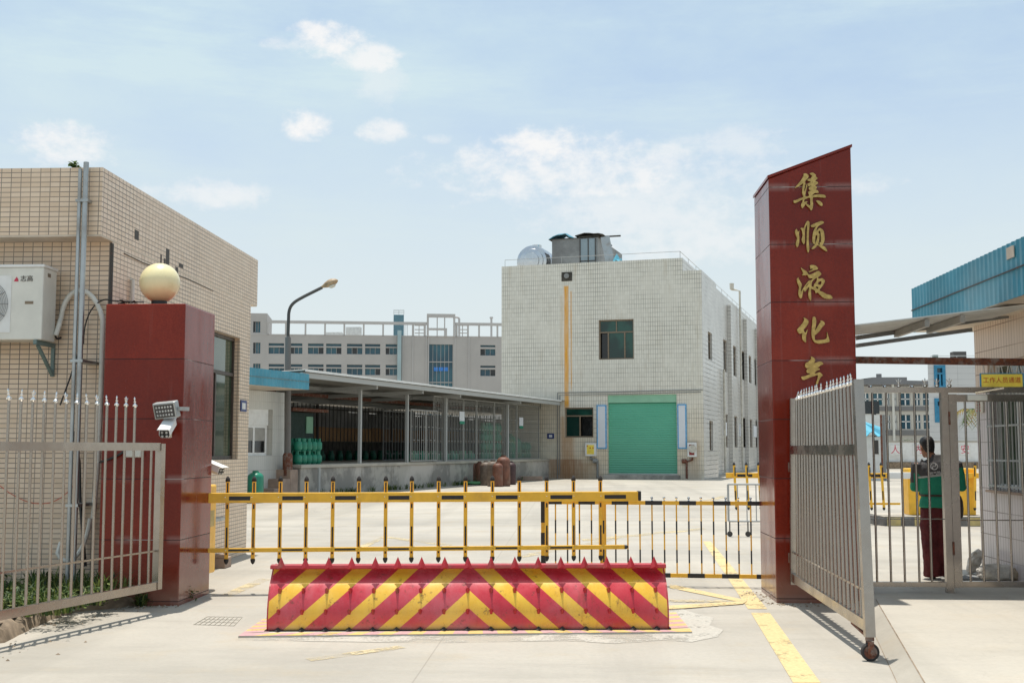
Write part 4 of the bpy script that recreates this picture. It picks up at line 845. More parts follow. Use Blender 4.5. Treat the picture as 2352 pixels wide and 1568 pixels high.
# striped fence right of the boom
f0 = cam2w(.40, 14.42); f1 = cam2w((1752-1176)/2750*14.05, 14.05); fd = (f1-f0).normalized(); FLn = (f1-f0).length; MF = frame_mat(f0, fd, Vector((fd.y, -fd.x, 0)), (0, 0, 1))
sf = thing('barrier_fence', 'low yellow and black striped metal fence between boom and tall pillar', 'fence', f0)
for nm, z, h in (('top_rail', .965, .045), ('bottom_rail', .125, .045)):
    nb = 13; 
    g = MB(MF); g.box(0, FLn, -.02, .02, z-h/2, z+h/2); rl = g.build(nm, 'yellow_paint', sf)
    for i in range(0, nb, 2):
        u0 = FLn*(i+ (0 if nm == 'top_rail' else .45))/nb; g = MB(MF); g.box(u0, min(FLn, u0+FLn/nb), -.0215, .0215, z-h/2-.0015, z+h/2+.0015); g.build('band', 'black_sticker', rl)
npk = 18
for i in range(npk):
    u = .12+i*(FLn-.14)/(npk-1)
    g = MB(MF); g.tube([(u, 0, .145), (u, 0, .945)], .0085, 8); pk = g.build('picket', 'yellow_paint', sf, smooth=1)
    for z0, z1 in ((.6, .755), (.27, .42)): g = MB(MF); g.tube([(u, 0, z0), (u, 0, z1)], .0093, 8); g.build('band', 'black_sticker', pk, smooth=1)
    if i >= 7:
        g = MB(MF); g.lathe([(.010, .987), (.014, .994), (.006, 1.004), (.016, 1.018), (.014, 1.032), (.002, 1.038)], 10, (u, 0, 0)); g.build('knob', 'chrome', pk, smooth=1)

# ================================================================== white tiled factory
wb = thing('tiled_factory', 'two storey white tiled factory with green roller door and rust streak', 'building', WC)
WLn = wfront(1152, 800)[0]; DEP = 46.0
INS = 1.0                                        # the corner pier stands proud of the long side wall
zt0 = wfront(1609, 620)[1]
zt1 = hit(1571, 592, WC, WS).z
def rect(x0, y0, x1, y1):
    u1, z1 = wfront(x0, y0); u0, z0 = wfront(x1, y1); return [u0, u1, z0, z1]
RW, RL, RD = rect(1375, 735, 1456, 824), rect(1297, 936, 1363, 1004), rect(1396, 907, 1556, 1096); RD[2] = .22; RD = RD
ddep = Vector((0, 0, 0))
def pf(u, z, d): return WP(u, d, z)
g = MB(); g.sheet(0, WLn, 0, zt0, [RW+[.16], RL+[.16], RD+[.3]], pf, .16)
g.sheet(INS, WLn, zt0, zt1, [], pf)
g.add([WP(WLn, 0, 0), WP(WLn, DEP, 0), WP(WLn, DEP, zt1), WP(WLn, 0, zt1)], [(0, 1, 2, 3)])
wall = g.build('wall', 'tile_white', wb, recalc=False)
# side: pier, long wall, pilasters
vp = wside(1650+(355-265)*.6125/1.7415-3, 1000)[0]; vp = 3.6
def srect(x0, x1, yt, yb, u):
    v0, z1 = wside(x0, yt, u); v1, z0 = wside(x1, yb, u); return [min(v0, v1), max(v0, v1), z0, z1]
zB = lambda x, y: ((2650+x*.6125)/1.7415, (1000+y*.6125)/1.7415)
def swin(x0, x1, yt, yb, u):
    a = zB(x0, yt); b = zB(x1, yb); return srect(a[0], b[0], a[1], b[1], u)
holes_p = [swin(296, 325, 528, 722, 0), swin(306, 331, 1113, 1308, 0)]
PIERL = max(wside(*zB(352, 600), 0)[0], holes_p[0][1]+.5)
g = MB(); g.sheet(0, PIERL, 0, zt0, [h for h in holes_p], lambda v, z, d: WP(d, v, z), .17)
g.add([WP(0, PIERL, 0), WP(INS, PIERL, 0), WP(INS, PIERL, zt0), WP(0, PIERL, zt0)], [(0, 1, 2, 3)]); g.add([WP(0, 0, zt0), WP(0, PIERL, zt0), WP(INS, PIERL, zt0), WP(INS, 0, zt0)], [(0, 1, 2, 3)])
lw = []
for (x0, x1, t, b) in [(396, 421, 585, 800), (460, 484, 623, 828), (518, 531, 655, 850), (562, 578, 683, 866), (600, 614, 705, 882), (405, 430, 1075, 1288), (470, 491, 1086, 1288), (530, 541, 1092, 1288), (570, 588, 1102, 1288), (610, 622, 1106, 1288)]:
    h = swin(x0, x1, t, b, INS); lw.append(h)
zu1, zu0 = sum(h[3] for h in lw[:5])/5, sum(h[2] for h in lw[:5])/5; zl1, zl0 = sum(h[3] for h in lw[5:])/5, sum(h[2] for h in lw[5:])/5
H = []
for i in range(5):
    v0, v1 = lw[i][0], lw[i][0]+1.75
    if H and v0 < H[-1][1]+.6: v0 = H[-1][1]+.8; v1 = v0+1.75
    H.append([v0, v1, zu0, zu1])
Hl = [[h[0], h[1], zl0, zl1] for h in H]
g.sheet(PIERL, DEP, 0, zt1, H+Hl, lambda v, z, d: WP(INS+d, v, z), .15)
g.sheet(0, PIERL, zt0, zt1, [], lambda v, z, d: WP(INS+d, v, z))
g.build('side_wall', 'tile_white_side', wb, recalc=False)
for k, xz in enumerate((445, 548)):
    v = wside(*zB(xz, 600), INS-.2)[0]
    p = [WP(INS-.24, v, 0), WP(INS-.002, v, 0), WP(INS-.002, v+.8, 0), WP(INS-.24, v+.8, 0)]
    g = MB(); g.prism(p, (0, 0, zt1-.5)); g.build('pilaster', 'tile_white_side', wb)
for v in (DEP*.75, DEP*.9):
    p = [WP(INS-.24, v, 0), WP(INS-.002, v, 0), WP(INS-.002, v+.8, 0), WP(INS-.24, v+.8, 0)]
    g = MB(); g.prism(p, (0, 0, zt1-.5)); g.build('pilaster', 'tile_white_side', wb)
g = MB(); g.add([WP(INS, .0, zt1-.5), WP(WLn, 0, zt1-.5), WP(WLn, DEP, zt1-.5), WP(INS, DEP, zt1-.5)], [(0, 1, 2, 3)]); g.build('roof', 'concrete_path', wb)
MW = frame_mat(WC, -WLd, WS, (0, 0, 1))          # local: x rightwards along the front (negative = left), y inwards
def fbox(mb, u0, u1, v0, v1, z0, z1): mb.M = MW; mb.box(-u0, -u1, v0, v1, z0, z1)
g = MB(); fbox(g, .4, WLn-.4, .9, 5, .0, zt1-.7); g.build('dark_interior', 'dark_void', wb)
def wwin(u0, u1, z0, z1, frac, cols, opened, v=.14):
    g = MB(); t = .07
    def b(a, c, d, e): fbox(g, a, c, v-.03, v+.04, d, e)
    b(u0, u1, z0, z0+t); b(u0, u1, z1-t, z1); zt = z0+(z1-z0)*frac; b(u0, u1, zt, zt+t)
    for u in (u0, u1-t): b(u, u+t, z0+t, zt); b(u, u+t, zt+t, z1-t)
    for c in cols: u = u0+(u1-u0)*c; b(u, u+t, z0+t, zt)
    return g.build('window', 'bronze_frame', wb), zt
def wpane(w, u0, u1, z0, z1, m, v=.16): g = MB(); fbox(g, u0, u1, v, v+.01, z0, z1); g.build('pane', m, w)
w_, zt = wwin(*RW, .67, (.25, .72), 0); du = RW[1]-RW[0]
wpane(w_, RW[0], RW[1], zt, RW[3], 'glass_green'); wpane(w_, RW[0], RW[0]+du*.72, RW[2], zt, 'glass_green'); wpane(w_, RW[0]+du*.74, RW[1], RW[2], zt, 'glass_dark', .3)
g = MB(); u = RW[0]+du*.5; fbox(g, u-.02, u+.03, .1, .17, zt+.07, RW[3]-.07); g.build('mullion', 'bronze_frame', w_)
w_, zt = wwin(*RL, .70, (.46,), 0); du = RL[1]-RL[0]
wpane(w_, RL[0], RL[1], zt, RL[3], 'glass_green'); wpane(w_, RL[0]+du*.48, RL[1], RL[2], zt, 'glass_green'); wpane(w_, RL[0], RL[0]+du*.46, RL[2], zt, 'glass_dark', .35)
for h, u in [(h, 0) for h in holes_p]+[(h, INS) for h in H+Hl]:
    g = MB(); rv = .17 if u == 0 else .15
    f = lambda d, v, z: WP(u+d, v, z)
    for a, b, c, d in ((h[0], h[1], h[2], h[2]+.07), (h[0], h[1], h[3]-.07, h[3]), (h[0], h[0]+.07, h[2]+.07, h[3]-.07), (h[1]-.07, h[1], h[2]+.07, h[3]-.07), (h[0]+.07, h[1]-.07, h[2]+(h[3]-h[2])*.66, h[2]+(h[3]-h[2])*.66+.06)):
        g.prism([f(rv-.06, a, c), f(rv-.06, b, c), f(rv-.06, b, d), f(rv-.06, a, d)], WLd*.05)
    w_ = g.build('window', 'bronze_frame', wb); g = MB(); g.add([f(rv-.03, h[0], h[2]), f(rv-.03, h[1], h[2]), f(rv-.03, h[1], h[3]), f(rv-.03, h[0], h[3])], [(0, 1, 2, 3)]); g.build('pane', 'glass_dark', w_, recalc=False)
# roller door
zbx = wfront(1476, 925)[1]
g = MB(MW); N = 31; vs = []; fs = []; zz0, zz1 = RD[2], zbx; u0, u1 = RD[0], RD[1]; k = 0
for i in range(N*4+1):
    z = zz0+(zz1-zz0)*i/(N*4); y = .17-.028*abs(math.sin(math.pi*i/4)); vs += [(-u1, y, z), (-u0, y, z)]
for i in range(N*4): fs.append((2*i, 2*i+1, 2*i+3, 2*i+2))
g.add(vs, fs, [( (p[0]+u1)/(u1-u0), (p[2]-zz0)/(zz1-zz0)) for p in vs]); rd = g.build('roller_door', 'roller_green', wb, smooth=30, recalc=False)
g = MB(); fbox(g, RD[0], RD[1], .06, .28, zbx+.02, RD[3]); g.build('shutter_box', 'shutter_box', wb)
g = MB(); fbox(g, RD[0], RD[1], .13, .2, RD[2], RD[2]+.08); g.build('bottom_bar', 'galvanised', rd)
g = MB(); fbox(g, RD[0]-.15, RD[1]+.15, -.5, .29, 0, .215); g.build('threshold', 'rendered_wall', wb)
# conduits and wall fittings
def conduit(pts, r, v, name='conduit'):
    g = MB(); g.tube([WP(*(lambda uz: (uz[0], v, uz[1]))(wfront(*p))) for p in pts], r, 6); return g.build(name, 'grey_steel', wb, smooth=1)
conduit([(1242, 917), (1242, 938), (1231, 938)], .02, -.03); conduit([(1281, 1100), (1281, 902), (1420, 900), (1520, 897), (1614, 895)], .025, -.03); conduit([(1286, 1090), (1286, 907), (1420, 905), (1610, 900)], .02, -.03)
for (x, yt) in ((1657, 848), (1697, 652)):
    vv = wside(x+2, 900, INS-.02)[0]; z1 = min(wside(x, yt, INS)[1], zt1+1.2); g = MB(); x_ = INS-.14
    g.tube([WP(x_, vv, .1), WP(x_, vv, z1)] + ([WP(INS+.25, vv-.1, z1+.1), WP(INS+.4, vv-.15, z1+.12), WP(INS+.4, vv-.15, z1+.13), WP(INS+.4, vv-.15, z1+.55)] if yt < 700 else []), .075 if yt > 700 else [.075, .075, .075, .075, .14, .16], 8)
    g.build('drain_pipe', 'hose_white', wb, smooth=1)
u, z = wfront(1302, 634); g = MB(); fbox(g, u-.3, u+.3, -.02, .0, z-.28, z+.22); vt = g.build('vent_opening', 'debris', wb); g = MB(); g.M = MW; g.lathe([(.14, -.12), (.14, .0)], 12, (-u, 0, z), 'y'); g.build('vent_pipe', 'grey_steel', vt)
for (r4, lab) in (((1373, 932, 1392, 1028), 'tall white notice board with blue edge left of the green roller door'), ((1558, 930, 1576, 1028), 'tall white notice board with blue edge right of the green roller door')):
    r = rect(*r4); g = MB(); fbox(g, r[0]-.05, r[1]+.05, -.07, -.004, r[2]-.05, r[3]+.05); t = tag(g.build('notice_board', 'sky_blue_trim'), lab, 'sign'); g = MB(); fbox(g, r[0]+.02, r[1]-.02, -.085, -.071, r[2]+.02, r[3]-.02); g.build('panel', 'signboard_white', t)
u, z = wfront(1265, 1001); g = MB(); fbox(g, u-.19, u+.19, -.03, -.002, z-.14, z+.14); t = tag(g.build('number_plate', 'blue_plate'), 'small blue number plate on the white tiled wall near the gas store', 'sign'); g = MB(); fbox(g, u-.09, u+.09, -.034, -.031, z-.07, z+.07); g.build('plate_lettering', 'signboard_white', t)
for (r4, open_, lab) in (((1346, 1017, 1371, 1047), False, 'white fire hose cabinet with closed yellowish front left of the roller door'), ((1580, 1016, 1601, 1049), True, 'white framed fire hose cabinet with dark red inside right of the roller door')):
    r = rect(*r4); t = thing('hose_cabinet', lab, 'cabinet', WP((r[0]+r[1])/2, 0, r[2]))
    g = MB(); fbox(g, r[0], r[1], -.24, -.003, r[2], r[3]); g.build('case', 'white_paint', t, bevel=.02)
    g = MB(); fbox(g, r[0]+.1, r[1]-.1, -.246, -.241, r[2]+.1, r[3]-.1); d_ = g.build('door', 'hydrant_red' if open_ else 'sign_yellow', t)
    g = MB(); um, zm = (r[0]+r[1])/2, (r[2]+r[3])/2
    if open_: g.M = MW; g.lathe([(.02, -.33), (.21, -.33), (.21, -.25), (.02, -.25)], 18, (-um+.05, 0, zm+.05), 'y'); g.build('hose_reel', 'hose_white', t)
    else:
        for i in range(3): fbox(g, um-.18+i*.16, um-.12+i*.16, -.252, -.247, zm+.05+(.1 if i == 2 else 0), zm+.12+(.1 if i == 2 else 0))
        g.build('lettering', 'sign_red', t)
    g = MB(); s = -1 if not open_ else 1
    ub = um+s*.35 if not open_ else um+.3
    g.tube([WP(um, -.1, r[2]), WP(um, -.1, r[2]-.15), WP(ub, -.1, r[2]-.25), WP(ub, -.1, .05)], .06, 8); g.lathe([(.12, -.25), (.12, .0)], 10, WP(ub, -.1, .95), 'x'); g.build('supply_pipe', 'rusty_steel' if open_ else 'grey_steel', t, smooth=1)
for (a, b, lab) in (((399, 1122), (410, 1212), 'white panel on the factory side wall nearest the corner pier'), ((500, 1135), (519, 1216), 'white panel on the factory side wall behind the drain pipe'), ((592, 1146), (612, 1221), 'white panel on the factory side wall next to the tall pillar')):
    p0, p1 = zB(*a), zB(*b); v0, z1 = wside(*p0, INS); v1, z0 = wside(*p1, INS); v1 = max(v1, v0+1.2)
    g = MB(); g.prism([WP(INS-.05, v0, z0), WP(INS-.05, v1, z0), WP(INS-.05, v1, z1), WP(INS-.05, v0, z1)], WLd*.045); tag(g.build('notice_board', 'signboard_white'), lab, 'sign')
# roof railing
g = MB()
cs = [WP(WLn-.15, .15, zt1), WP(INS+.15, .15, zt1), WP(INS+.15, DEP-.3, zt1)]
for a, b in zip(cs, cs[1:]):
    n = int((b-a).length/2.6)
    for z in (.38,): g.tube([a+Vector((0, 0, z)), b+Vector((0, 0, z))], .014, 5)
    for i in range(n+1): p = a.lerp(b, i/n); g.tube([p, p+Vector((0, 0, .38))], .013, 5)
g.build('roof_railing', 'light_steel', wb)
# things on the roof
def roofpt(px, py, v): return hit(px, py, WC+WS*v, WS)
tv = 6.0
c = roofpt(1222, 600, tv); rad = (roofpt(1258, 600, tv)-roofpt(1187, 600, tv)).length/2; zr = zt1-.5
Mt = frame_mat(c, -WLd, (0, 0, 1), WS); Mt = frame_mat(Vector((c.x, c.y, c.z)), WLd, (0, 0, 1), WS)
tk = thing('water_tank', 'shiny stainless cylindrical water tank lying on the factory roof', 'tank', (c.x, c.y, zr))
g = MB(Mt); g.lathe([(rad*.05, -.28), (rad*.5, -.24), (rad*.52, -.2), (rad*.75, -.16), (rad*.77, -.12), (rad*.95, -.05), (rad, .05), (rad, .6), (rad*1.02, .65), (rad, .7), (rad, 1.4), (rad*1.02, 1.45), (rad, 1.5), (rad, 4.6), (rad*.7, 4.8), (rad*.05, 4.9)], 36); g.build('tank_shell', 'tank_steel', tk, smooth=30)
g = MB(); g.tube([c+WS*1.0+Vector((0, 0, rad-.02)), c+WS*1.0+Vector((0, 0, rad+.16))], [.3, .3], 16); g.build('hatch', 'tank_steel', tk, smooth=1)
g = MB(Mt)
for y in (.4, 3.8): g.box(-rad*.8, rad*.8, -rad*1.35, -rad*.6, y, y+.15)
g.build('cradle', 'rusty_steel', tk)
sv = 5.0; s0, s1 = roofpt(1268, 605, sv), roofpt(1374, 605, sv); su0 = (s0-WC).dot(WLd); su1 = (s1-WC).dot(WLd); sz1 = roofpt(1300, 549, sv).z; um = (roofpt(1332, 600, sv)-WC).dot(WLd)
sh = thing('roof_shed', 'weathered grey roof shed with pale door on top of the factory', 'shed', WP((su0+su1)/2, sv, zr))
g = MB(); g.M = MW; g.box(-su0, -su1+.0, sv, sv+6.5, zr, sz1); g.build('wall', 'shed_wall', sh)
g = MB(); g.M = MW; g.box(-um, -su1-.12, sv-.05, sv-.003, zr, sz1-.06); dr = g.build('door', 'shed_door', sh)
g = MB(); g.M = MW
for x in (-um, -(um+su1)/2-.06, -su1-.18): g.box(x, x+.06, sv-.08, sv-.051, zr, sz1-.06)
for z in (zr+.9, zr+1.35): g.box(-um+.06, -su1-.18, sv-.075, sv-.052, z, z+.06)
g.build('door_frame', 'dark_steel', dr)
g = MB(); g.M = MW; rnd = random.Random(8)
g.box(-su0-.2, -um, sv-.06, sv+6.5, sz1, sz1+.035); g.box(-um-.05, -su1+.05, sv-.1, sv+3.5, sz1+.04, sz1+.10); g.box(-su1-.3, -su1+1.3, sv+.2, sv+.3, sz1+.02, sz1+.1)
g.build('roof_slab', 'debris', sh)
def crumple(name, c, w, h, dpt, mat, lab, seed, n=7):
    rnd = random.Random(seed); g = MB(); V = []
    for i in range(n):
        for j in range(4):
            a = i/(n-1); V.append(c + -WLd*(a-.5)*w + WS*(j/3-.5)*dpt + Vector((0, 0, h*(math.sin(a*3.1)*(.5+.5*rnd.random())*(1-.3*abs(j-1.5))))))
    F = [(i*4+j, i*4+j+1, i*4+j+5, i*4+j+4) for i in range(n-1) for j in range(3)]
    g.add(V, F); o = g.build(name, mat); so = o.modifiers.new('thickness', 'SOLIDIFY'); so.thickness = .04; return tag(o, lab, 'tarpaulin')
ch = roofpt(1295, 549, sv+.5); crumple('tarpaulin', Vector((ch.x, ch.y, sz1+.04)), 1.5, .6, 1.2, 'blue_sheet', 'crumpled blue tarpaulin on top of the roof shed', 2)
ch = roofpt(1358, 547, sv+.4); crumple('tarpaulin', Vector((ch.x, ch.y, sz1+.14)), 1.7, .3, 1.2, 'debris', 'dark rags heaped over the door side of the roof shed', 5)
ch = roofpt(1418, 598, 2.0); crumple('tarpaulin', Vector((ch.x, ch.y, zt1-.3)), .8, 1.5, .8, 'cyan_sheet', 'torn blue sheet sticking up at the roof edge beside the shed', 9, 5)
ch = roofpt(1404, 598, 2.0); g = MB(); g.bar(ch+Vector((0, 0, -.5)), ch-(-WLd)*.35+Vector((0, 0, 1.35)), .5, .08); tag(g.build('metal_panel', 'galvanised'), 'leaning bright metal panel on the roof beside the shed', 'panel')

# ================================================================== gas store: dock, canopy, cages
DA = R(20.5) - YAW
DU = Vector((math.sin(DA), math.cos(DA), 0)); DN = Vector((-math.cos(DA), math.sin(DA), 0)); D0 = cam2w(1.7, 64.4)
def DP(u, v, z): return D0 - DU*u + DN*v + Vector((0, 0, z))          # u: from the factory wall towards the camera, v: inwards
def dk(px, py, v=0.0):
    p = hit(px, py, D0+DN*v, DN); return (D0-p).dot(DU), p.z
MDK = frame_mat(D0, -DU, DN, (0, 0, 1))
def dbox(mb, u0, u1, v0, v1, z0, z1): mb.M = MDK; mb.box(u0, u1, v0, v1, z0, z1)
DZ = 1.06; UN = dk(690, 1100)[0]; CV = 9.0
dock = thing('loading_dock', 'long stained concrete loading dock in front of the gas store', 'platform', DP(UN/2, 2, 0))
g = MB(); dbox(g, -12, UN, 0, CV, 0, DZ-.12); g.build('dock_wall', 'rendered_wall', dock)
g = MB(); dbox(g, -12, UN+.05, -.06, CV, DZ-.12, DZ); g.build('dock_top', 'concrete_path', dock, bevel=.02)
st = thing('dock_steps', 'brownish concrete steps at the near end of the loading dock', 'steps', DP(UN+.5, .6, 0))
for i in range(3):
    g = MB(); dbox(g, UN+.06+i*.5, UN+.06+(i+1)*.5, .05, 2.3, 0, DZ-.3*(i+.25)-.08); g.build('step', 'step_brown', st, bevel=.03)
q = dk(725, 1100, -.12)[0]; g = MB(); g.tube([DP(q, -.25, 0), DP(q, -.25, .95)], .05, 8); g.box(0, 0, 0, 0, 0, 0); tag(g.build('standing_post', 'light_steel', smooth=1), 'thin pale post standing in front of the loading dock wall', 'post')
RZ = 4.14
can = thing('canopy', 'rusty metal canopy roof over the gas cylinder store', 'canopy', DP(UN/2, 3, 0))
u_l = dk(699, 852, -.9)[0]
g = MB(MDK); nw = 150; vs = []; fs = []
for i in range(nw*2+1):
    u = -12+(u_l+12)*i/(nw*2); dz_ = .03*(i % 2); vs += [(u, -.9, RZ+dz_), (u, CV+.3, RZ-.42+dz_)]
for i in range(nw*2): fs.append((2*i, 2*i+2, 2*i+3, 2*i+1))
g.add(vs, fs); rf = g.build('roof_sheet', 'sheet_grey', can, recalc=False); so = rf.modifiers.new('thickness', 'SOLIDIFY'); so.thickness = .03
g = MB(); dbox(g, -.2, u_l, -.86, -.74, RZ-.22, RZ-.05); g.build('edge_beam', 'light_steel', can)
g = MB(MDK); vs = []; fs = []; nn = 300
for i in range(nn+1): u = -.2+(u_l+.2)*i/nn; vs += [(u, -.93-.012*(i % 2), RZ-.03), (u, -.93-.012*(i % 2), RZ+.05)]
g.add(vs, [(2*i, 2*i+2, 2*i+3, 2*i+1) for i in range(nn)]); o = g.build('sunlit_edge_strip', 'white_paint', can, recalc=False); so = o.modifiers.new('thickness', 'SOLIDIFY'); so.thickness = .02  # sunlight on the sheet's cut edge, put in as a white strip
for v in (1.6, 3.6, 5.6, 7.6):
    g = MB(); dbox(g, 0, u_l-.2, v, v+.1, RZ-.3-v*.043, RZ-.16-v*.043); g.build('purlin', 'rusty_steel' if v == 3.6 else 'grey_steel', can)
posts = [dk(x, 980)[0] for x in (827, 935, 1024, 1166)]
for u in posts + [posts[0]+(posts[0]-posts[1])*1.25]:
    g = MB(); g.bar(DP(u, -.7, RZ-.27), DP(u, CV, RZ-.55), .09, .14); g.build('rafter', 'light_steel', can)
for u in posts: g = MB(); dbox(g, u-.055, u+.055, -.05, .06, DZ, RZ-.3); g.build('post', 'light_steel', can)
for i, u in enumerate([posts[0]+3.5, posts[0], posts[1], posts[2], posts[3]]): g = MB(); dbox(g, u-.05, u+.05, 6.3, 6.4, DZ, RZ-.55); g.build('post', 'dark_steel', can)
bw = thing('store_back_wall', 'patched grey sheet and brown board wall at the back of the gas store', 'wall', DP(UN/2, 7, DZ))
rnd = random.Random(21); uu = -14.0; i = 0; g = MB(); g2 = MB(); g3 = MB()
while uu < u_l-2.2:
    w = rnd.uniform(.8, 1.3); dbox(g, uu, uu+w-.02, 7+rnd.uniform(0, .05), 7.08, DZ, 3.42+rnd.uniform(-.1, .1)); dbox(g2, uu, uu+w-.02, 6.86, 6.88+rnd.uniform(0, .04), 1.95, 2.62+rnd.uniform(-.05, .04)); dbox(g3, uu, uu+w, 6.8, 6.84, DZ, 1.93); uu += w
g.build('grey_sheet', 'sheet_dull', bw); g2.build('brown_board', 'board_brown', bw); g3.build('dark_tarpaulin', 'debris', bw)
g = MB()
for i in range(-30, int(u_l/.36)-3): dbox(g, .3+i*.36, .335+i*.36, 6.6, 6.63, DZ, RZ-.5)
dbox(g, -12, u_l-1.5, 6.64, 6.68, 3.4, 3.46); g.build('bars', 'dark_steel', bw)
g = MB(); dbox(g, .05, u_l-2.4, 8.2, 8.25, 3.45, 3.6); g.build('light_strip', 'white_paint', bw)
# steel bar cages along the front
def cage(u0, u1, z0, z1, v, lab, gate=False, name='bar_fence', mat='cage_steel', pitch=.19):
    t = thing(name, lab, 'fence' if not gate else 'gate', DP((u0+u1)/2, v, z0), 'steel bar panels of the gas store')
    g = MB(); w = .045
    for u in (u0, u1-w): dbox(g, u, u+w, v-.02, v+.025, z0, z1)
    for z in (z0, z1-w): dbox(g, u0+w, u1-w, v-.018, v+.022, z, z+w)
    g.build('frame', mat, t)
    g = MB(); n = max(2, int((u1-u0)/pitch)); st_ = (u1-u0)/n; hz = (z1-z0)
    for i in range(1, n): dbox(g, u0+i*st_-.011, u0+i*st_+.011, v-.011, v+.011, z0+w, z1-w)
    nr = int(hz/.55)
    for i in range(n):
        for k in range(nr):
            if (i+k) % 2 == 0: z = z0+.3+k*.55; dbox(g, u0+i*st_+.011, u0+(i+1)*st_-.011, v-.008, v+.012, z, z+.022)
    g.build('bars', mat, t)
ue = [dk(x, 980)[0] for x in (1001, 1024, 1070, 1100, 1140, 1165, 1192, 1243)]
names = ['beside the double gate', 'behind the third canopy post', 'with the first white notice', 'in front of the four layer stack', 'right of the four layer stack', 'around the brown bottles end', 'next to the factory wall']
ztop = RZ-.28
for i in range(7): cage(ue[i+1]+.01, ue[i]-.01, DZ+.01, ztop, .12, f'steel bar cage panel {names[i]}', pitch=.17)
u0, u1 = dk(936, 1000)[0], dk(1000, 1000)[0]; um = dk(973, 1000)[0]
zg = dk(968, 941)[1]
cage(um+.01, u0-.08, DZ+.03, zg, -.1, 'left leaf of the double bar gate on the dock edge', True, 'cage_gate'); cage(u1+.03, um-.01, DZ+.03, zg, -.1, 'right leaf of the double bar gate on the dock edge', True, 'cage_gate')
ui = dk(880, 1000, 3.0)[0]
cage(dk(935, 1000, 3)[0], ui, DZ+.01, 3.3, 3.0, 'inner steel bar panel standing inside the gas store', pitch=.3, mat='grey_steel')
for (px, py, lab) in ((1061, 958, 'white and green notice hanging on the cage left of the tall cylinder stack'), (1197, 970, 'white and green notice hanging on the cage near the factory wall')):
    u, z = dk(px, py, .08); g = MB(); dbox(g, u-.28, u+.28, .07, .085, z-.2, z+.26); t = tag(g.build('notice', 'signboard_white'), lab, 'sign'); g = MB(); dbox(g, u-.28, u+.28, .062, .069, z-.3, z-.17); g.build('green_band', 'cyl_green', t)
# gas cylinders
def gas_proto(mat):
    r, h = .155, .36
    g = MB(); g.lathe([(.115, 0), (.115, .03), (.10, .035), (.135, .05), (r, .09), (r, h-.1), (.13, h-.04), (.06, h-.015), (.035, h), (.03, h+.04)], 16)
    b = g.build('gas_cylinder', mat, smooth=1)
    g = MB(); vs = []; n = 10
    for k in range(n):
        for arc in (0.35, 3.5):
            a = arc+k*2.2/(n-1); vs += [(.10*math.cos(a), .10*math.sin(a), h-.045), (.10*math.cos(a), .10*math.sin(a), h+.085)]
    fs = []
    for k in range(n-1):
        for o in (0, 2): fs.append((4*k+o, 4*k+4+o, 4*k+5+o, 4*k+1+o))
    g.add(vs, fs); c = g.build('collar', mat, b, recalc=False); so = c.modifiers.new('thickness', 'SOLIDIFY'); so.thickness = .008
    return b
plain('cyl_worn', (.06, .27, .18), .5, 0, .12, 4, dirt=(.3, .3, .1), dirt_amt=.5)
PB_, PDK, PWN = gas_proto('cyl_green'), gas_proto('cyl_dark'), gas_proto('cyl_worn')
used = set()
def put(p, loc, lab, grp):
    if p not in used: o = p; used.add(p); o.location = loc; o.rotation_euler = (0, 0, random.uniform(0, 6))
    else: o = dup(p, loc, random.uniform(0, 6))
    tag(o, lab, 'gas cylinder', grp); return o
us, _ = dk(695, 1040, .7); GC = 'green gas cylinders of the stack beside the lamp post'
for k in range(2):
    for j in range(2):
        for i in range(5):
            u = us+.75-i*.34+j*.1; put(PB_, DP(u, .45+j*.36, DZ+k*.455), ('green gas cylinder in the upper layer of the stack beside the lamp post' if k else 'green gas cylinder in the bottom layer of the stack beside the lamp post') if j == 0 else ('green gas cylinder in the rear upper layer of the lamp post stack' if k else 'green gas cylinder in the rear bottom layer of the lamp post stack'), GC)
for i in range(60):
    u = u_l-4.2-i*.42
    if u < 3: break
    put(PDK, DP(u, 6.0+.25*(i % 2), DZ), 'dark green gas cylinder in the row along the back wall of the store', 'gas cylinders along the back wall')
ua, ub = dk(945, 1050, 1.0)[0], dk(1098, 1050, 1.0)[0]; n = int((ua-ub)/.36)
for i in range(n): put(PWN, DP(ua-i*.36, 1.0+.06*(i % 3), DZ), 'worn pale green gas cylinder in the single row behind the cage bars', 'gas cylinders in the single row behind the bars')
ua, ub = dk(1102, 1000, .9)[0], dk(1146, 1000, .9)[0]; n = max(4, int((ua-ub)/.36)); ly = ['bottom', 'second', 'third', 'top']
for k in range(4):
    for i in range(n): put(PWN, DP(ua-.1-i*.36, .8, DZ+k*.455), f'pale green gas cylinder in the {ly[k]} layer of the tall stack in the cage', 'gas cylinders of the tall caged stack')
ua, ub = dk(1196, 1000, 1.1)[0], dk(1240, 1000, 1.1)[0]; n = max(4, int((ua-ub)/.36))
for k in range(2):
    for i in range(n): put(PWN, DP(ua-.1-i*.36, 1.1, DZ+k*.455), f'pale green gas cylinder in the {"upper" if k else "lower"} layer of the stack by the factory wall', 'gas cylinders by the factory wall')
def tall_bottle(loc, r, h, mat, lab, grp, neck=True):
    g = MB(); g.lathe([(r*.94, 0), (r, .03), (r, h*.80), (r*.93, h*.86), (r*.72, h*.92), (r*.4, h*.955), (r*.3, h*.96)], 18, loc); b = tag(g.build('gas_bottle', mat, smooth=1), lab, 'gas bottle', grp)
    g = MB(); g.lathe([(r*.42, h*.955), (r*.42, h)], 12, loc); g.lathe([(r*.2, h*.955), (r*.2, h*.99), (r*.3, h*.99), (r*.3, h*1.01)], 8, loc); g.build('valve_collar', mat, b, smooth=1)
    return b
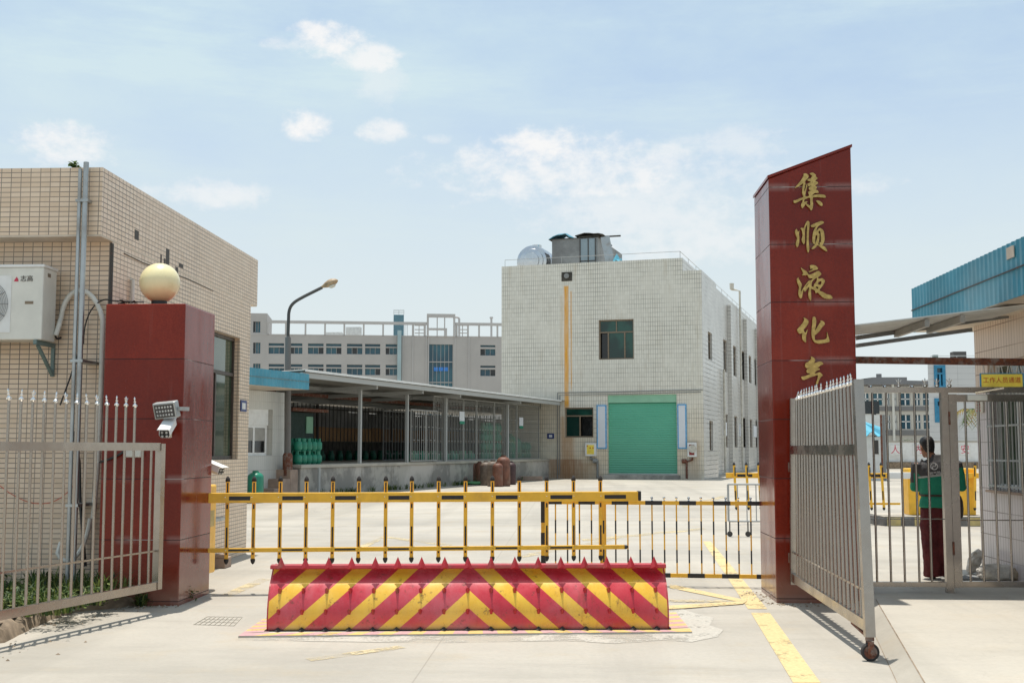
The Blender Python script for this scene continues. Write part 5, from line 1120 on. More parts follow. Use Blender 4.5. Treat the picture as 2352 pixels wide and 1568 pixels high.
for k, (px, h) in enumerate(((1172, 1.3), (1185, 1.15))):
    u = dk(px, 1000, 1.2)[0]; tall_bottle(DP(u, 1.2, DZ), .28, h, 'cyl_worn', 'tall pale green gas bottle behind the cage door, ' + ('left one of the pair' if k == 0 else 'right one of the pair'), 'tall green bottles in the cage')
A5 = lambda x, y: ((1800+x*.287)/1.7415, (1550+y*.287)/1.7415)
BR = [(410, 1265, .96, 1.0, 'cyl_maroon', 'dark brown gas bottle at the rear left of the bottle group'), (530, 1268, .96, 1.0, 'cyl_brown', 'brown gas bottle in the rear middle of the bottle group'), (640, 1268, .955, 1.0, 'cyl_brown', 'wide brown gas bottle at the rear of the bottle group'), (770, 1272, .96, 1., 'cyl_brown', 'brown gas bottle at the rear right of the bottle group'),
      (322, 1315, 1.045, .9, 'cyl_brown', 'leftmost brown gas bottle in front of the dock'), (412, 1322, 1.04, .9, 'cyl_brown', 'brown gas bottle second from the left in front of the dock'), (500, 1340, 1.035, 1, 'cyl_grey', 'greyish worn gas bottle in the front row with collar'), (598, 1352, 1.025, 1, 'cyl_grey', 'grey brown gas bottle at the very front of the group'),
      (665, 1356, 1.05, .9, 'cyl_brown', 'reddish brown gas bottle behind the greyish ones'), (745, 1350, .96, 1.2, 'cyl_brown', 'largest brown gas bottle in the front row'), (848, 1328, 1.04, .95, 'cyl_maroon', 'dark maroon gas bottle standing apart at the right end')]
for (x, yb, yt, k, m, lab) in BR:
    px, py = A5(x, yb+22); loc = G(px, py); yt_ = A5(x, yt*1000)[1]; h = CAM_H-(yt_-1030)*(loc-CAMP).dot(_h)/F_PX
    tall_bottle(loc, .245*k, max(1.0, h+.05), m, lab, 'brown gas bottles in front of the dock')
q = G(586, 1154); tall_bottle(q, .24, .94, 'cyl_green', 'large green gas bottle on the ground beside the beige building corner', None)
q = G(1085, 1112); crumple('net_pile', q+Vector((0, 0, .02)), 3.2, .16, 1.6, 'net_green', 'crumpled green net lying on the ground beside the brown bottles', 4, 9)
q = G(1205, 1103); g = MB(); g.box(q.x-.9, q.x+.9, q.y-.2, q.y+.2, 0, .22); tag(g.build('kerb_stone', 'step_brown', bevel=.03), 'loose kerb stone lying in front of the dock right of the bottles', 'stone')
rnd = random.Random(31); g = MB()
for i in range(90):
    u = rnd.uniform(2, UN-1); blade_tuft(g, DP(u, -.12-rnd.random()*.2, 0), 9, .25, .12, rnd)
tag(g.build('weeds', LEAVES, recalc=False), 'thin weeds along the foot of the loading dock wall', 'weeds', kind='stuff')
g = MB(); rnd = random.Random(13)
for i in range(46): leaf_clump(g, DP(dk(673, 900, 13)[0]+rnd.uniform(-6, 4.5), 13+rnd.uniform(-1, 1), rnd.uniform(1.5, 3.9)), .9, 26, .3, rnd)
g.tube([DP(dk(673, 900, 13)[0], 13, 0), DP(dk(673, 900, 13)[0], 13, 3)], .12, 6)
tag(g.build('bush', LEAVES, recalc=False), 'yellow green bush glimpsed through the back bars of the gas store', 'bush')
# cabin with open hatch at the near end of the store
g = MB(); uc = dk(680, 1000, 3.0)[0]; t = thing('store_cabin', 'dark green cabin with rust red lid behind the cylinder stack', 'cabin', DP(uc, 3.4, DZ))
u0, u1 = dk(664, 1000, 3)[0]+.6, dk(720, 1000, 3)[0]; dbox(g, u1, u0, 3.0, 5.5, DZ, 3.0); plain('dark_green', (.01, .035, .028), .6); g.build('body', 'dark_green', t)
g = MB(); dbox(g, u1-.3, u0, 2.5, 5.6, 3.02, 3.14); g.build('lid', 'rusty_steel', t)
g = MB(); dbox(g, u1+.12, u1+.62, 2.96, 2.995, 2.2, 2.85); g.build('meter_box', 'shutter_box', t)

# ================================================================== annex with blue roof edge
ann = thing('annex_building', 'low white tiled annex with blue metal roof edge beside the gas store', 'building', DP(UN+6, 4, 0))
AV = .6; ur = dk(657, 1000, AV)[0]; ul = ur+16
def arect(x0, y0, x1, y1, v=AV):
    u1, z1 = dk(x0, y0, v); u0, z0 = dk(x1, y1, v); return [min(u0, u1), max(u0, u1), z0, z1]
aw = arect(560, 937, 625, 1045); 
g = MB(); g.sheet(ur, ul, 0, 3.5, [aw], lambda u, z, d: DP(u, AV+d, z), .25)
g.add([DP(ur, AV, 0), DP(ur, AV+7, 0), DP(ur, AV+7, 3.5), DP(ur, AV, 3.5)], [(0, 1, 2, 3)]); g.build('wall', 'tile_annex', ann, recalc=False)
FV = -.98; uf = dk(710, 880, FV)[0]; fz1 = dk(710, 859, FV)[1]; fz0 = dk(710, 895, FV)[1]
g = MB(MDK); n = 70; vs = []; fs = []
for i in range(n*2+1): u = uf+(ul-uf)*i/(n*2); y = FV-.02*(i % 2); vs += [(u, y, fz0), (u, y, fz1)]
for i in range(n*2): fs.append((2*i, 2*i+2, 2*i+3, 2*i+1))
g.add(vs, fs); g.build('roof_fascia', 'blue_sheet', ann, recalc=False)
g = MB(); dbox(g, uf+.01, ul, FV+.01, AV+7, fz0, fz0+.03); g.build('soffit', 'soffit', ann)
g = MB(); dbox(g, uf, ul, FV+.02, AV+7, fz1-.06, fz1-.02); dbox(g, uf, uf+.02, FV, AV+7, fz0, fz1-.06); g.build('roof', 'blue_sheet', ann)
g = MB(); dbox(g, uf, ul, FV-.035, FV-.02, (fz0+fz1)/2-.012, (fz0+fz1)/2+.012); g.build('trim', 'bracket_green', ann)
zs = dk(600, 976, AV)[1]
g = MB(); dbox(g, aw[0]+.18, aw[1], AV+.06, AV+.1, zs, aw[3]); g.build('sign_panel', 'white_paint', ann)
g = MB()
for (a, b, c, d) in ((aw[0]+.2, aw[1], aw[2], aw[2]+.09), (aw[0]+.2, aw[1], zs-.09, zs), (aw[0]+.2, aw[0]+.29, aw[2]+.09, zs-.09), (aw[1]-.09, aw[1], aw[2]+.09, zs-.09), ((aw[0]+aw[1])/2-.05+.1, (aw[0]+aw[1])/2+.15, aw[2]+.09, zs-.09)): dbox(g, a, b, AV+.1, AV+.17, c, d)
w_ = g.build('window', 'white_paint', ann); g = MB(); dbox(g, aw[0]+.2, aw[1], AV+.13, AV+.14, aw[2], zs); g.build('pane', 'glass_dark', w_)
g = MB(); dbox(g, aw[0]+.3, aw[1]-.1, AV+.115, AV+.125, aw[2]+(zs-aw[2])*.48, zs-.1); g.build('curtain', 'sheet_grey', w_)
# street lamp
ly_ = hit(661, 1090, D0+DN*.25, DN); lx, lyy = ly_.x, ly_.y
lamp = thing('street_lamp', 'grey street lamp with bent arm and weathered head beside the gas store', 'street lamp', (lx, lyy, .35))
def lm(px, py): return onY(px, py, lyy)
g = MB(); g.tube([lm(660.5, 1092), lm(660.5, 1046), lm(660.5, 1040)], [.17, .17, .13], 12); g.build('base_sleeve', 'rusty_steel', lamp, smooth=1)
g = MB(); g.tube([lm(660.5, 1046), lm(661, 900), lm(661.5, 775)], [.115, .11, .10], 12); g.tube([lm(661.5, 776), lm(661.5, 772)], [.1, .07], 12); rusty('pole_steel', (.16, .15, .14), .35); g.build('pole', 'pole_steel', lamp, smooth=1)
g = MB(); g.tube([lm(661.5, 776), lm(663, 725)] + bez(lm(663, 722), lm(665, 697), lm(678, 692), lm(700, 680)) + [lm(740, 660)], .055, 8); g.build('arm', 'dark_steel', lamp, smooth=1)
g = MB(); hc = lm(757, 652); dd = (lm(776, 645)-lm(738, 661)).normalized(); M = frame_mat(hc, dd, Vector((0, 1, 0)), dd.cross(Vector((0, 1, 0)))*-1 if dd.cross(Vector((0, 1, 0))).z < 0 else dd.cross(Vector((0, 1, 0))))
sub = MB(M); L_ = (lm(776, 645)-lm(738, 661)).length/2
sub.loft([[Vector((x*L_, r*1.1*math.cos(a)*L_, r*math.sin(a)*L_*(.75 if math.sin(a) < 0 else 1))) for a in [2*math.pi*k/14 for k in range(14)]] for x, r in ((-1, .13), (-.75, .2), (-.4, .36), (0, .47), (.4, .46), (.75, .33), (1, .1))])
plain('lamp_rust', (.36, .24, .13), .6, 0, .3, 6, dirt=(.55, .45, .32), dirt_amt=.7); sub.M = Matrix(); sub.build('lamp_head', 'lamp_rust', lamp, smooth=60)
sub = MB(M); sub.lathe([(L_*.42, -.28*L_), (L_*.40, -.38*L_), (L_*.25, -.5*L_), (.01, -.54*L_)], 14, (.2*L_, 0, 0)); g = MB(); g.add(sub.v, sub.f); g.build('diffuser', 'hose_white', lamp, smooth=1)

# ================================================================== office block far behind
OA = R(6.8); O0 = cam2w((560-1176)/2750*180, 180); OD = cam2w(math.cos(OA), math.sin(OA)); ON = Vector((-OD.y, OD.x, 0))
MO = frame_mat(O0, OD, ON, (0, 0, 1))
def ofz(x, y, v=0.0):
    p = hit((960+.4677*x)/1.7415, (1000+.4677*y)/1.7415, O0+ON*v, ON); return (p-O0).dot(OD), p.z
ob = thing('office_block', 'large grey office block with rooftop pergola far behind the gas store', 'building', O0)
uL, _ = ofz(-60, 900); uR, _ = ofz(2700, 900); zro = ofz(1500, 738)[1]
wins = []
for dy in (0, 178):
    for (a, b) in ((245, 377), (430, 533), (582, 714), (737, 867), (915, 1046), (1070, 1199), (1246, 1343)):
        xm = (a+b)/2; sl = .0095*(xm-311); wins += [(a, b, 795+dy+sl*.9, 820+dy+sl*.9), (a, b, 830+dy+sl*.6, 887+dy+sl*.6)]
    for (a, b) in ((2056, 2184), (2290, 2418)): wins += [(a, b, 812+dy*.985, 831+dy*.985), (a, b, 845+dy*.985, 902+dy*.985)]
for (t, b) in ((610, 705), (790, 885), (970, 1060)): wins.append((113, 173, t, b))
wr_ = []
for (a, b, t, bo) in wins:
    u0, z1 = ofz(a, t); u1, z0 = ofz(b, bo); wr_.append([u0, u1, z0, z1])
at = [ofz(1617, 805)[0], ofz(1820, 805)[0], 4.0, ofz(1700, 806)[1]]
towz = ofz(150, 540)[1]; tu = ofz(232, 600)[0]
g = MB(MO); low = [w for w in wr_ if w[3] < zro-.2]; hi = [w for w in wr_ if w[3] >= zro-.2]
g.sheet(uL, uR, 0, zro, low+[at], lambda u, z, d: (u, d, z), .5)
g.box(uL, uR, .6, 30, .0, zro-.02)
g.sheet(uL, tu, zro, towz, hi, lambda u, z, d: (u, d, z), .5); g.add([(tu, 0, zro), (tu, 9, zro), (tu, 9, towz), (tu, 0, towz)], [(0, 1, 2, 3)]); g.add([(uL, 0, towz), (tu, 0, towz), (tu, 9, towz), (uL, 9, towz)], [(0, 1, 2, 3)])
g.build('wall', 'office_wall', ob, recalc=False)
for w in wr_+[at]:
    big = w is at; u0, u1, z0, z1 = w; g = MB(MO)
    if z1-z0 > .8:
        n = 6 if big else 3
        for i in range(1, n): u = u0+(u1-u0)*i/n; g.box(u-.025, u+.025, .3, .38, z0, z1)
        if big:
            for z in (ofz(1700, 955)[1], ofz(1700, 1130)[1]): g.box(u0, u1, .2, .41, z-.06, z+.06)
    g.box(u0, u1, .28, .4, z0, z0+.04)
    f = g.build('window', 'office_trim', ob); g = MB(MO); g.add([(u0, .42, z0), (u1, .42, z0), (u1, .42, z1), (u0, .42, z1)], [(0, 1, 2, 3)]); g.build('pane', 'glass_blue', f, recalc=False)
    if not big and z1-z0 > .8 and random.random() < .6:
        k = random.choice((0, 1, 2)); w3 = (u1-u0)/3; g = MB(MO); g.box(u0+k*w3+.03, u0+(k+1)*w3-.03, .405, .412, z0+.1, z1); g.build('open_sash', 'glass_dark', f)
plain('bright_blue', (.03, .2, .6), .2)
for a in (1658, 1701, 1743):
    u0, z1 = ofz(a, 1000); u1, z0 = ofz(a+36, 1033); g = MB(MO); g.box(u0, u1, .30, .36, z0, z1); g.build('blue_pane', 'bright_blue', ob)
pz1, pz0 = ofz(1222, 612)[1], ofz(1222, 636)[1]
def obx(mb, x0, x1, y0, y1, v0, v1):
    mb.M = MO; mb.box(ofz(x0, 700)[0], ofz(x1, 700)[0], v0, v1, ofz((x0+x1)/2, y1)[1] if y1 < 9000 else zro, ofz((x0+x1)/2, y0)[1])
g = MB(MO); g.box(ofz(230, 610)[0], ofz(1598, 610)[0], -.1, .25, pz0, pz1); g.build('pergola_beam', 'office_trim', ob)
g = MB(MO); g.box(ofz(1842, 610)[0], uR, -.1, .25, pz0, pz1); g.build('pergola_beam', 'office_trim', ob)
for x in (240, 392, 560, 727, 892, 1058, 1224, 1480, 1580, 1852, 1950, 2045, 2202, 2380):
    u = ofz(x, 680)[0]; w = .13 if x not in (1480, 1580, 1852) else .16; g = MB(MO); g.box(u-w, u+w, -.05, .22, zro, pz0); g.build('pergola_post', 'office_trim', ob)
for bx in ((1598, 1614, 576, 9999), (1824, 1840, 576, 9999), (1598, 1840, 547, 576), (1683, 1690, 576, 668), (1746, 1754, 576, 668), (1614, 1770, 668, 684), (1683, 1690, 684, 9999), (1746, 1770, 684, 9999)):
    g = MB(); obx(g, *bx, -.25, .35); g.build('portal_frame', 'office_trim', ob)
for x in (1494, 1866):
    for y in (640, 676, 706): g = MB(); obx(g, x, x+76, y, y+7, -.02, .2); g.build('roof_grid', 'office_trim', ob)
    g = MB(); obx(g, x+34, x+41, 647, 9999, .01, .19); g.build('roof_grid', 'office_trim', ob)
g = MB(MO); g.box(uL, uR, -.05, .12, zro-.02, zro+.12); g.build('parapet_cap', 'office_trim', ob)
for x in (1392, 1478, 1592, 1612, 1838, 1958): g = MB(MO); u = ofz(x, 900)[0]; g.box(u-.08, u+.08, -.12, -.001, 0, zro); g.build('wall_rib', 'office_trim', ob)
u0, u1 = ofz(1347, 700)[0], ofz(1380, 700)[0]; g = MB(MO); g.box(u0, u1, -.7, -.13, 4, ofz(1360, 690)[1]); plain('duct', (.36, .46, .47), .4, .4, .08, .4); g.build('vertical_duct', 'duct', ob)
v0 = 12; u0, z1 = ofz(1315, 552, v0); u1, _ = ofz(1402, 552, v0); g = MB(MO); g.box(u0, u1, v0, v0+1.6, zro, z1); plain('tank_blue', (.1, .2, .24), .5); rt = tag(g.build('roof_tank', 'tank_blue'), 'dark blue square tank on top of the far office block', 'tank')
g = MB(MO)
for z in (z1+.3, z1+.55, z1+.75): g.bar((u0, v0, z), (u1, v0, z), .06, .06)
for u in (u0, (u0+u1)/2, u1): g.bar((u, v0, z1), (u, v0, z1+.75), .06, .06)
for k in range(9): g.bar((u1+.15, v0-.2, zro+.2+k*.33), (u1+.6, v0-.2, zro+.2+k*.33), .05, .05)
for u in (u1+.15, u1+.6): g.bar((u, v0-.2, zro), (u, v0-.2, zro+3.1), .06, .06)
g.build('tank_railing', 'light_steel', rt)
g = MB(MO); u, z = ofz(2150, 572, 8); g.tube([(u, 8, zro), (u, 8, z-.25), (u, 8, z-.25), (u, 8, z)], [.17, .17, .28, .28], 10); tag(g.build('chimney', 'office_trim', smooth=30), 'thin grey chimney on the right part of the office block roof', 'chimney')
g = MB(MO); u, z = ofz(1875, 580, 10); g.tube([(u, 10, zro), (u, 10, z-.3)]+bez((u, 10, z-.3), (u, 10, z+.1), (u-.3, 10, z+.12), (u-.8, 10, z+.1), 8), .17, 10); tag(g.build('vent_pipe', 'office_trim', smooth=40), 'bent ventilation pipe beside the portal on the office roof', 'pipe')
for (a, b, y, lab) in ((735, 880, 700, 'low shiny metal roof between the pergola posts of the office'), (905, 1040, 655, 'grey box with slanted lid between the pergola posts of the office')):
    u0, z1 = ofz(a, y, 5); u1, _ = ofz(b, y, 5); g = MB(MO); g.prism([(u0, 5, zro), (u1, 5, zro), (u1, 5, z1-.12), (u1-.2, 5, z1), (u0, 5, z1-.06)], (0, 3, 0)); tag(g.build('roof_unit', 'sheet_edge'), lab, 'roof unit')

# ================================================================== guard house, side canopy and fence on the right
GY1 = 15.4; GX = onY(2246, 1030, GY1).x; PZ = .08
gh = thing('guard_house', 'guard house with blue metal roof edge and barred windows at the right edge', 'building', (GX+2, 13, PZ))
wy_far = onX(2274, 1000, GX).y; wz_sill = onX(2300, 1122, GX).z; wz_head = onX(2330, 905, GX).z; uz0 = onX(2300, 872, GX).z; uz1 = onX(2275, 833, GX).z
wy_near = 10.6
zs_ = 2.28
g = MB(); g.sheet(8, GY1, PZ, zs_, [(wy_near, wy_far, wz_sill, zs_)], lambda y, z, d: (GX+d, y, z), .18)
g.add([(GX, GY1, PZ), (GX+6, GY1, PZ), (GX+6, GY1, zs_), (GX, GY1, zs_)], [(0, 1, 2, 3)]); g.build('wall', 'tile_guard', gh, recalc=False)
g = MB(); g.sheet(8, GY1, zs_, 3.3, [(wy_near, wy_far, zs_, uz1)], lambda y, z, d: (GX+d, y, z), .18)
g.add([(GX, GY1, zs_), (GX+6, GY1, zs_), (GX+6, GY1, 3.3), (GX, GY1, 3.3)], [(0, 1, 2, 3)]); g.build('upper_wall', 'tile_guard_top', gh, recalc=False)
FY = 16.1; GFX = onY(2097, 700, FY).x; fz1 = onY(2097, 663, FY).z; fz0 = onX(2352, 677, GFX).z
g = MB(); n = 60; vs = []; fs = []
for i in range(n*3+1): y = 8+(FY-8)*i/(n*3); x = GFX-.014*(1 if i % 3 == 0 else 0); vs += [(x, y, fz0), (x, y, fz1)]
for i in range(n*3): fs.append((2*i, 2*i+2, 2*i+3, 2*i+1))
g.add(vs, fs); g.build('roof_fascia', 'blue_sheet', gh, recalc=False)
g = MB(); g.box(GFX-.03, GFX-.016, 8, FY, (fz0+fz1)/2-.008, (fz0+fz1)/2+.004); g.build('trim', 'dark_steel', gh)
g = MB(); g.box(GFX+.01, GX+6, 8, FY-.01, fz0, fz0+.05); g.build('soffit', 'soffit', gh)
g = MB(); g.box(GFX+.02, GX+6, 8, FY, fz1-.06, fz1-.03); g.box(GFX, GX+6, FY-.004, FY+.02, fz0, fz1-.06); g.build('roof', 'blue_sheet', gh)
q = onX(4040/1.7415, 1010/1.7415, GFX-.02); g = MB(); g.box(GFX-.022, GFX-.012, q.y-.1, q.y+.1, q.z-.06, q.z+.06); g.build('worn_patch', 'soffit', gh)
# window frame, panes, bars
g = MB(); xw = GX+.12
for a, b, c, d in ((wy_near, wy_far, wz_sill, wz_sill+.05), (wy_near, wy_far, 2.22, 2.30), (wy_near, wy_far, uz1-.05, uz1), (wy_far-.05, wy_far, wz_sill+.05, 2.22), (wy_far-.05, wy_far, 2.3, uz1-.05), (wy_far-.72, wy_far-.66, wz_sill+.05, 2.22), (wy_far-1.5, wy_far-1.44, wz_sill+.05, 2.22)): g.box(xw-.03, xw+.03, a, b, c, d)
w_ = g.build('window', 'white_paint', gh)
g = MB(); g.add([(xw+.01, wy_near, wz_sill), (xw+.01, wy_far, wz_sill), (xw+.01, wy_far, uz1), (xw+.01, wy_near, uz1)], [(0, 1, 2, 3)]); g.build('pane', 'glass_olive', w_, recalc=False)
g = MB(); xb = GX-.03
n = int((wy_far-wy_near)/.115)
for i in range(n+1): y = wy_far-.02-i*.115; g.tube([(xb, y, wz_sill-.02), (xb, y, 2.28)], .009, 6)
for z in (wz_sill+.02, 1.45, 1.86, 2.2): g.box(xb-.004, xb+.02, wy_near, wy_far+.03, z, z+.022)
g.build('window_bars', 'light_steel', gh)
g = MB()
for i in range(int((wy_far-wy_near)/.3)):
    y = wy_far-.05-i*.3
    for s in (-1, 1): g.tube(bez((xb, y-.02, 2.32), (xb, y-.02+s*.02, 2.45), (xb, y-.02+s*.12, 2.52), (xb, y-.02+s*.13, uz1-.02), 6), .007, 5)
g.build('arched_grille', 'sheet_edge', gh)
g = MB(); g.box(GX-.06, GX+.1, wy_near, wy_far+.06, wz_sill-.05, wz_sill-.022); g.build('sill', 'step_brown', gh)
q0, q1 = onX(2243, 917, GX), onX(2259, 947, GX); g = MB(); g.box(GX-.025, GX-.003, q1.y-.05, q0.y, q1.z, q0.z); rs = tag(g.build('room_sign', 'hose_white'), 'small cream sign with one red character on the guard house corner', 'sign')
text_mesh('室', .19, frame_mat((GX-.027, (q0.y+q1.y)/2-.02, (q0.z+q1.z)/2), (0, -1, 0), (0, 0, 1), (-1, 0, 0)), .001, 'sign_red', 'lettering', rs)
# side canopy between tall pillar and guard house
CYN, CYF = 12.95, 14.15
pL, pR = onY(1966, 752, CYN), onY(2262, 716, CYN); pL.x = RX1+.01
slope = (pR.z-pL.z)/(pR.x-pL.x)
sc = thing('side_canopy', 'light sheet metal canopy on steel beams between tall pillar and guard house', 'canopy', (4, 13.6, 2.9))
g = MB(); n = 16; vs = []; fs = []
for i in range(n*4+1):
    y = CYN+(CYF+.12-CYN)*i/(n*4); d = .018*(1 if i % 4 < 2 else 0)
    vs += [(pL.x, y, pL.z+d), (pR.x+.5, y, pL.z+slope*(pR.x+.5-pL.x)+d)]
for i in range(n*4): fs.append((2*i, 2*i+2, 2*i+3, 2*i+1))
g.add(vs, fs); o = g.build('roof_sheet', 'sheet_edge', sc, recalc=False); so = o.modifiers.new('thickness', 'SOLIDIFY'); so.thickness = .012
for (a, b, y, w) in (((1966, 776), (2360, 719), CYF+.04, .05), ((1966, 794), (2232, 757), CYF+.25, .045)):
    A_, B_ = onY(*a, y), onY(*b, y); k_ = (RX1-A_.x)/(B_.x-A_.x); A_ = A_.lerp(B_, max(0, k_)) if y < RY1 else A_; g = MB(); g.bar(A_, B_, .05, w); g.build('beam', 'grey_steel', sc)
for px in (2128, 2210): q = onY(px, 770, 13.0); g = MB(); x = q.x; zz = pL.z+slope*(x-pL.x); g.box(x-.025, x+.025, CYN+.01, CYF+.05, zz-.085, zz-.012); g.build('purlin', 'sheet_grey', sc)
g = MB(); A_, B_ = onY(1969, 826, 13.35), onY(2380, 832, 13.35); g.bar((RX1, 13.35, A_.z), B_, .06, .075); tag(g.build('steel_beam', 'rusty_steel'), 'rusty horizontal steel beam running from the tall pillar to the guard house', 'beam')
# fence with pedestrian door
FYp = 13.1
fz = lambda px, py: onY(px, py, FYp)
zbot0, zbot1 = fz(2050, 1346).z, fz(2050, 1335).z; ztop0, ztop1 = fz(2050, 902).z, fz(2050, 892).z; zbot0 = max(zbot0, PZ+.02)
sfence = thing('steel_fence', 'stainless bar fence between the tall pillar and the door post, before the person', 'fence', (4, FYp, PZ))
xp = fz(2175, 1100).x; xl = RX1+.02; xr = 6.3
g = MB(); g.box(xl, xp-.045, FYp-.03, FYp+.03, zbot0, zbot1); g.build('bottom_rail', 'stainless', sfence)
g = MB(); g.box(xl, xr, FYp-.03, FYp+.03, ztop0, ztop1+.012); g.build('top_rail', 'stainless', sfence)
g = MB(); g.box(xp-.045, xp+.03, FYp-.04, FYp+.04, PZ, ztop0-.001); g.build('post', 'stainless', sfence)
for i, px in enumerate((2000.5, 2032.4, 2064, 2097, 2125.7)):
    x = fz(px+8, 1100).x; g = MB(); g.tube([(x, FYp, zbot1), (x, FYp, ztop0)], .0125, 10); g.build('picket', 'stainless', sfence, smooth=1)
for px, full in ((1999, 0), (2032, 0), (2064, 1), (2095, 0), (2124.6, 1), (2152, 1), (2180.7, 1)):
    x = fz(px, 890).x; g = MB(); b = Vector((x, FYp, ztop1+.012))
    if full: lathe_finial(g, b, Vector((0, 0, 1)), .0135, .065, Vector((1, 0, 0)))
    else: g.lathe([(.02, 0), (.026, .008), (.022, .02), (.004, .03)], 10, b)
    g.build('finial', 'chrome', sfence, smooth=1)
g = MB(); g.tube([(xl, FYp, fz(2050, 1191).z), (xp, FYp, fz(2050, 1191).z)], .006, 6); g.build('middle_rail', 'stainless', sfence)
pd = thing('pedestrian_door', 'stainless bar door hanging beside the guard house under the yellow sign', 'gate', (xp+.1, FYp, PZ))
dz1, dz0 = fz(2280, 906).z, fz(2280, 918).z; xd = xp+.075
g = MB(); g.box(xd-.04, xd+.045, FYp-.035, FYp+.035, zbot0-.005, dz1+.005); g.build('stile', 'stainless', pd)
g = MB(); g.box(xd+.045, xr, FYp-.028, FYp+.028, zbot0, zbot1+.01); g.build('bottom_rail', 'stainless', pd)
g = MB(); g.box(xd+.045, xr, FYp-.028, FYp+.028, dz0-.02, dz1); g.build('top_rail', 'stainless', pd)
for px in (2222, 2253, 2286, 2317, 2349): x = fz(px, 1100).x; g = MB(); g.tube([(x, FYp, zbot1+.01), (x, FYp, dz0-.02)], .0125, 10); g.build('picket', 'stainless', pd, smooth=1)
g = MB(); g.tube([(xd+.045, FYp, fz(2280, 1194).z), (xr, FYp, fz(2280, 1194).z)], .006, 6); g.build('middle_rail', 'stainless', pd)
g = MB()
for y_ in (1625, 1258): 
    py = y_ if y_ < 1400 else 960
    z = fz(2187, py).z; g.tube([(xp+.034, FYp-.045, z-.07), (xp+.034, FYp-.045, z+.07)], .011, 8)
g.build('hinge', 'rusty_steel', pd)
g = MB(); x0, x1 = fz(2218, 905).x, fz(2262, 905).x; g.box(x0, x1, FYp-.085, FYp-.03, dz0-.01, dz1-.005); g.build('door_closer', 'white_plastic', pd, bevel=.006)
g = MB(); g.tube([(x0+.08, FYp-.06, dz1+.02), (fz(2290, 900).x, FYp-.2, dz1+.06), (fz(2275, 898).x, FYp-.06, ztop1-.005)], .012, 6); g.build('closer_arm', 'chrome', pd, smooth=1)
q0, q1 = onY(2253, 859, FYp-.04), onY(2349, 889, FYp-.04)
ys = thing('staff_sign', 'yellow sign with red characters fixed on the fence rail at right', 'sign', (q0.x, FYp-.04, q1.z))
g = MB(); g.box(q0.x, q1.x, FYp-.045, FYp-.03, ztop1+.013, q0.z); g.build('board', 'sign_yellow', ys)
g = MB(); zc = (q0.z+ztop1+.013)/2; zz0, zz1 = ztop1+.014, q0.z
for a, b, c, d in ((q0.x-.012, q0.x-.001, zz0, zz1), (q1.x+.001, q1.x+.012, zz0, zz1), (q0.x-.012, q1.x+.012, zz1+.001, zz1+.01)): g.box(a, b, FYp-.05, FYp-.028, c, d)
g.build('border', 'blue_frame', ys)
text_mesh('工作人员通道', (q1.x-q0.x)/6.5, frame_mat(((q0.x+q1.x)/2, FYp-.047, zc), (1, 0, 0), (0, 0, 1), (0, -1, 0)), .001, 'sign_red', 'lettering', ys)
# sacks by the guard house wall
def sack(name, c, sx, sy, sz, mat, lab, seed, lean=0, yaw=0):
    g = MB(); nz, na = 12, 20; off = Vector((seed*3.1, seed*1.7, 0)); rings = []
    for i in range(nz+1):
        t = -1+2*i/nz; prof = (max(0, 1-abs(t)**3.2))**.5; ring = []
        for k in range(na):
            a = 2*math.pi*k/na; ca, sa = math.cos(a), math.sin(a); e = .65
            p = Vector((math.copysign(abs(ca)**e, ca)*sx*prof, math.copysign(abs(sa)**e, sa)*sy*prof, t*sz))
            p *= 1+.14*mnoise.noise(p*5.0+off)+.09*mnoise.noise(p*14.0+off); p.z = max(p.z, -sz*.92); p.x += lean*(p.z+sz); ring.append(p)
        rings.append(ring)
    g.M = Matrix.Translation(Vector(c)+Vector((0, 0, sz*.92))) @ Matrix.Rotation(yaw, 4, 'Z'); g.loft(rings)
    o = g.build(name, mat, smooth=60); sb = o.modifiers.new('sub', 'SUBSURF'); sb.levels = sb.render_levels = 2; tx = bpy.data.textures.new('creases', 'CLOUDS'); tx.noise_scale = .07; tx.noise_depth = 3; dm = o.modifiers.new('creases', 'DISPLACE'); dm.texture = tx; dm.strength = .055; return tag(o, lab, 'sack')
sack('sack', G(2262, 1327, PZ)+Vector((.0, .5, 0)), .08, .08, .16, 'sack', 'pale slumped sack standing at the corner of the guard house', 1, .3)
sack('sack', G(2292, 1336, PZ)+Vector((.02, .12, 0)), .2, .13, .10, 'sack', 'whitish filled sack lying against the guard house wall', 2)
sack('sack', G(2338, 1334, PZ)+Vector((.08, .05, 0)), .22, .14, .085, 'sack_tan', 'tan filled sack lying at the right edge of the picture', 3)
g = MB(); q = G(2262, 1336, PZ); crumple('tarpaulin', q+Vector((-.05, .25, .01)), .55, .05, .3, 'sheet_dull', 'flat grey rag lying on the ground beside the sacks', 3, 7)

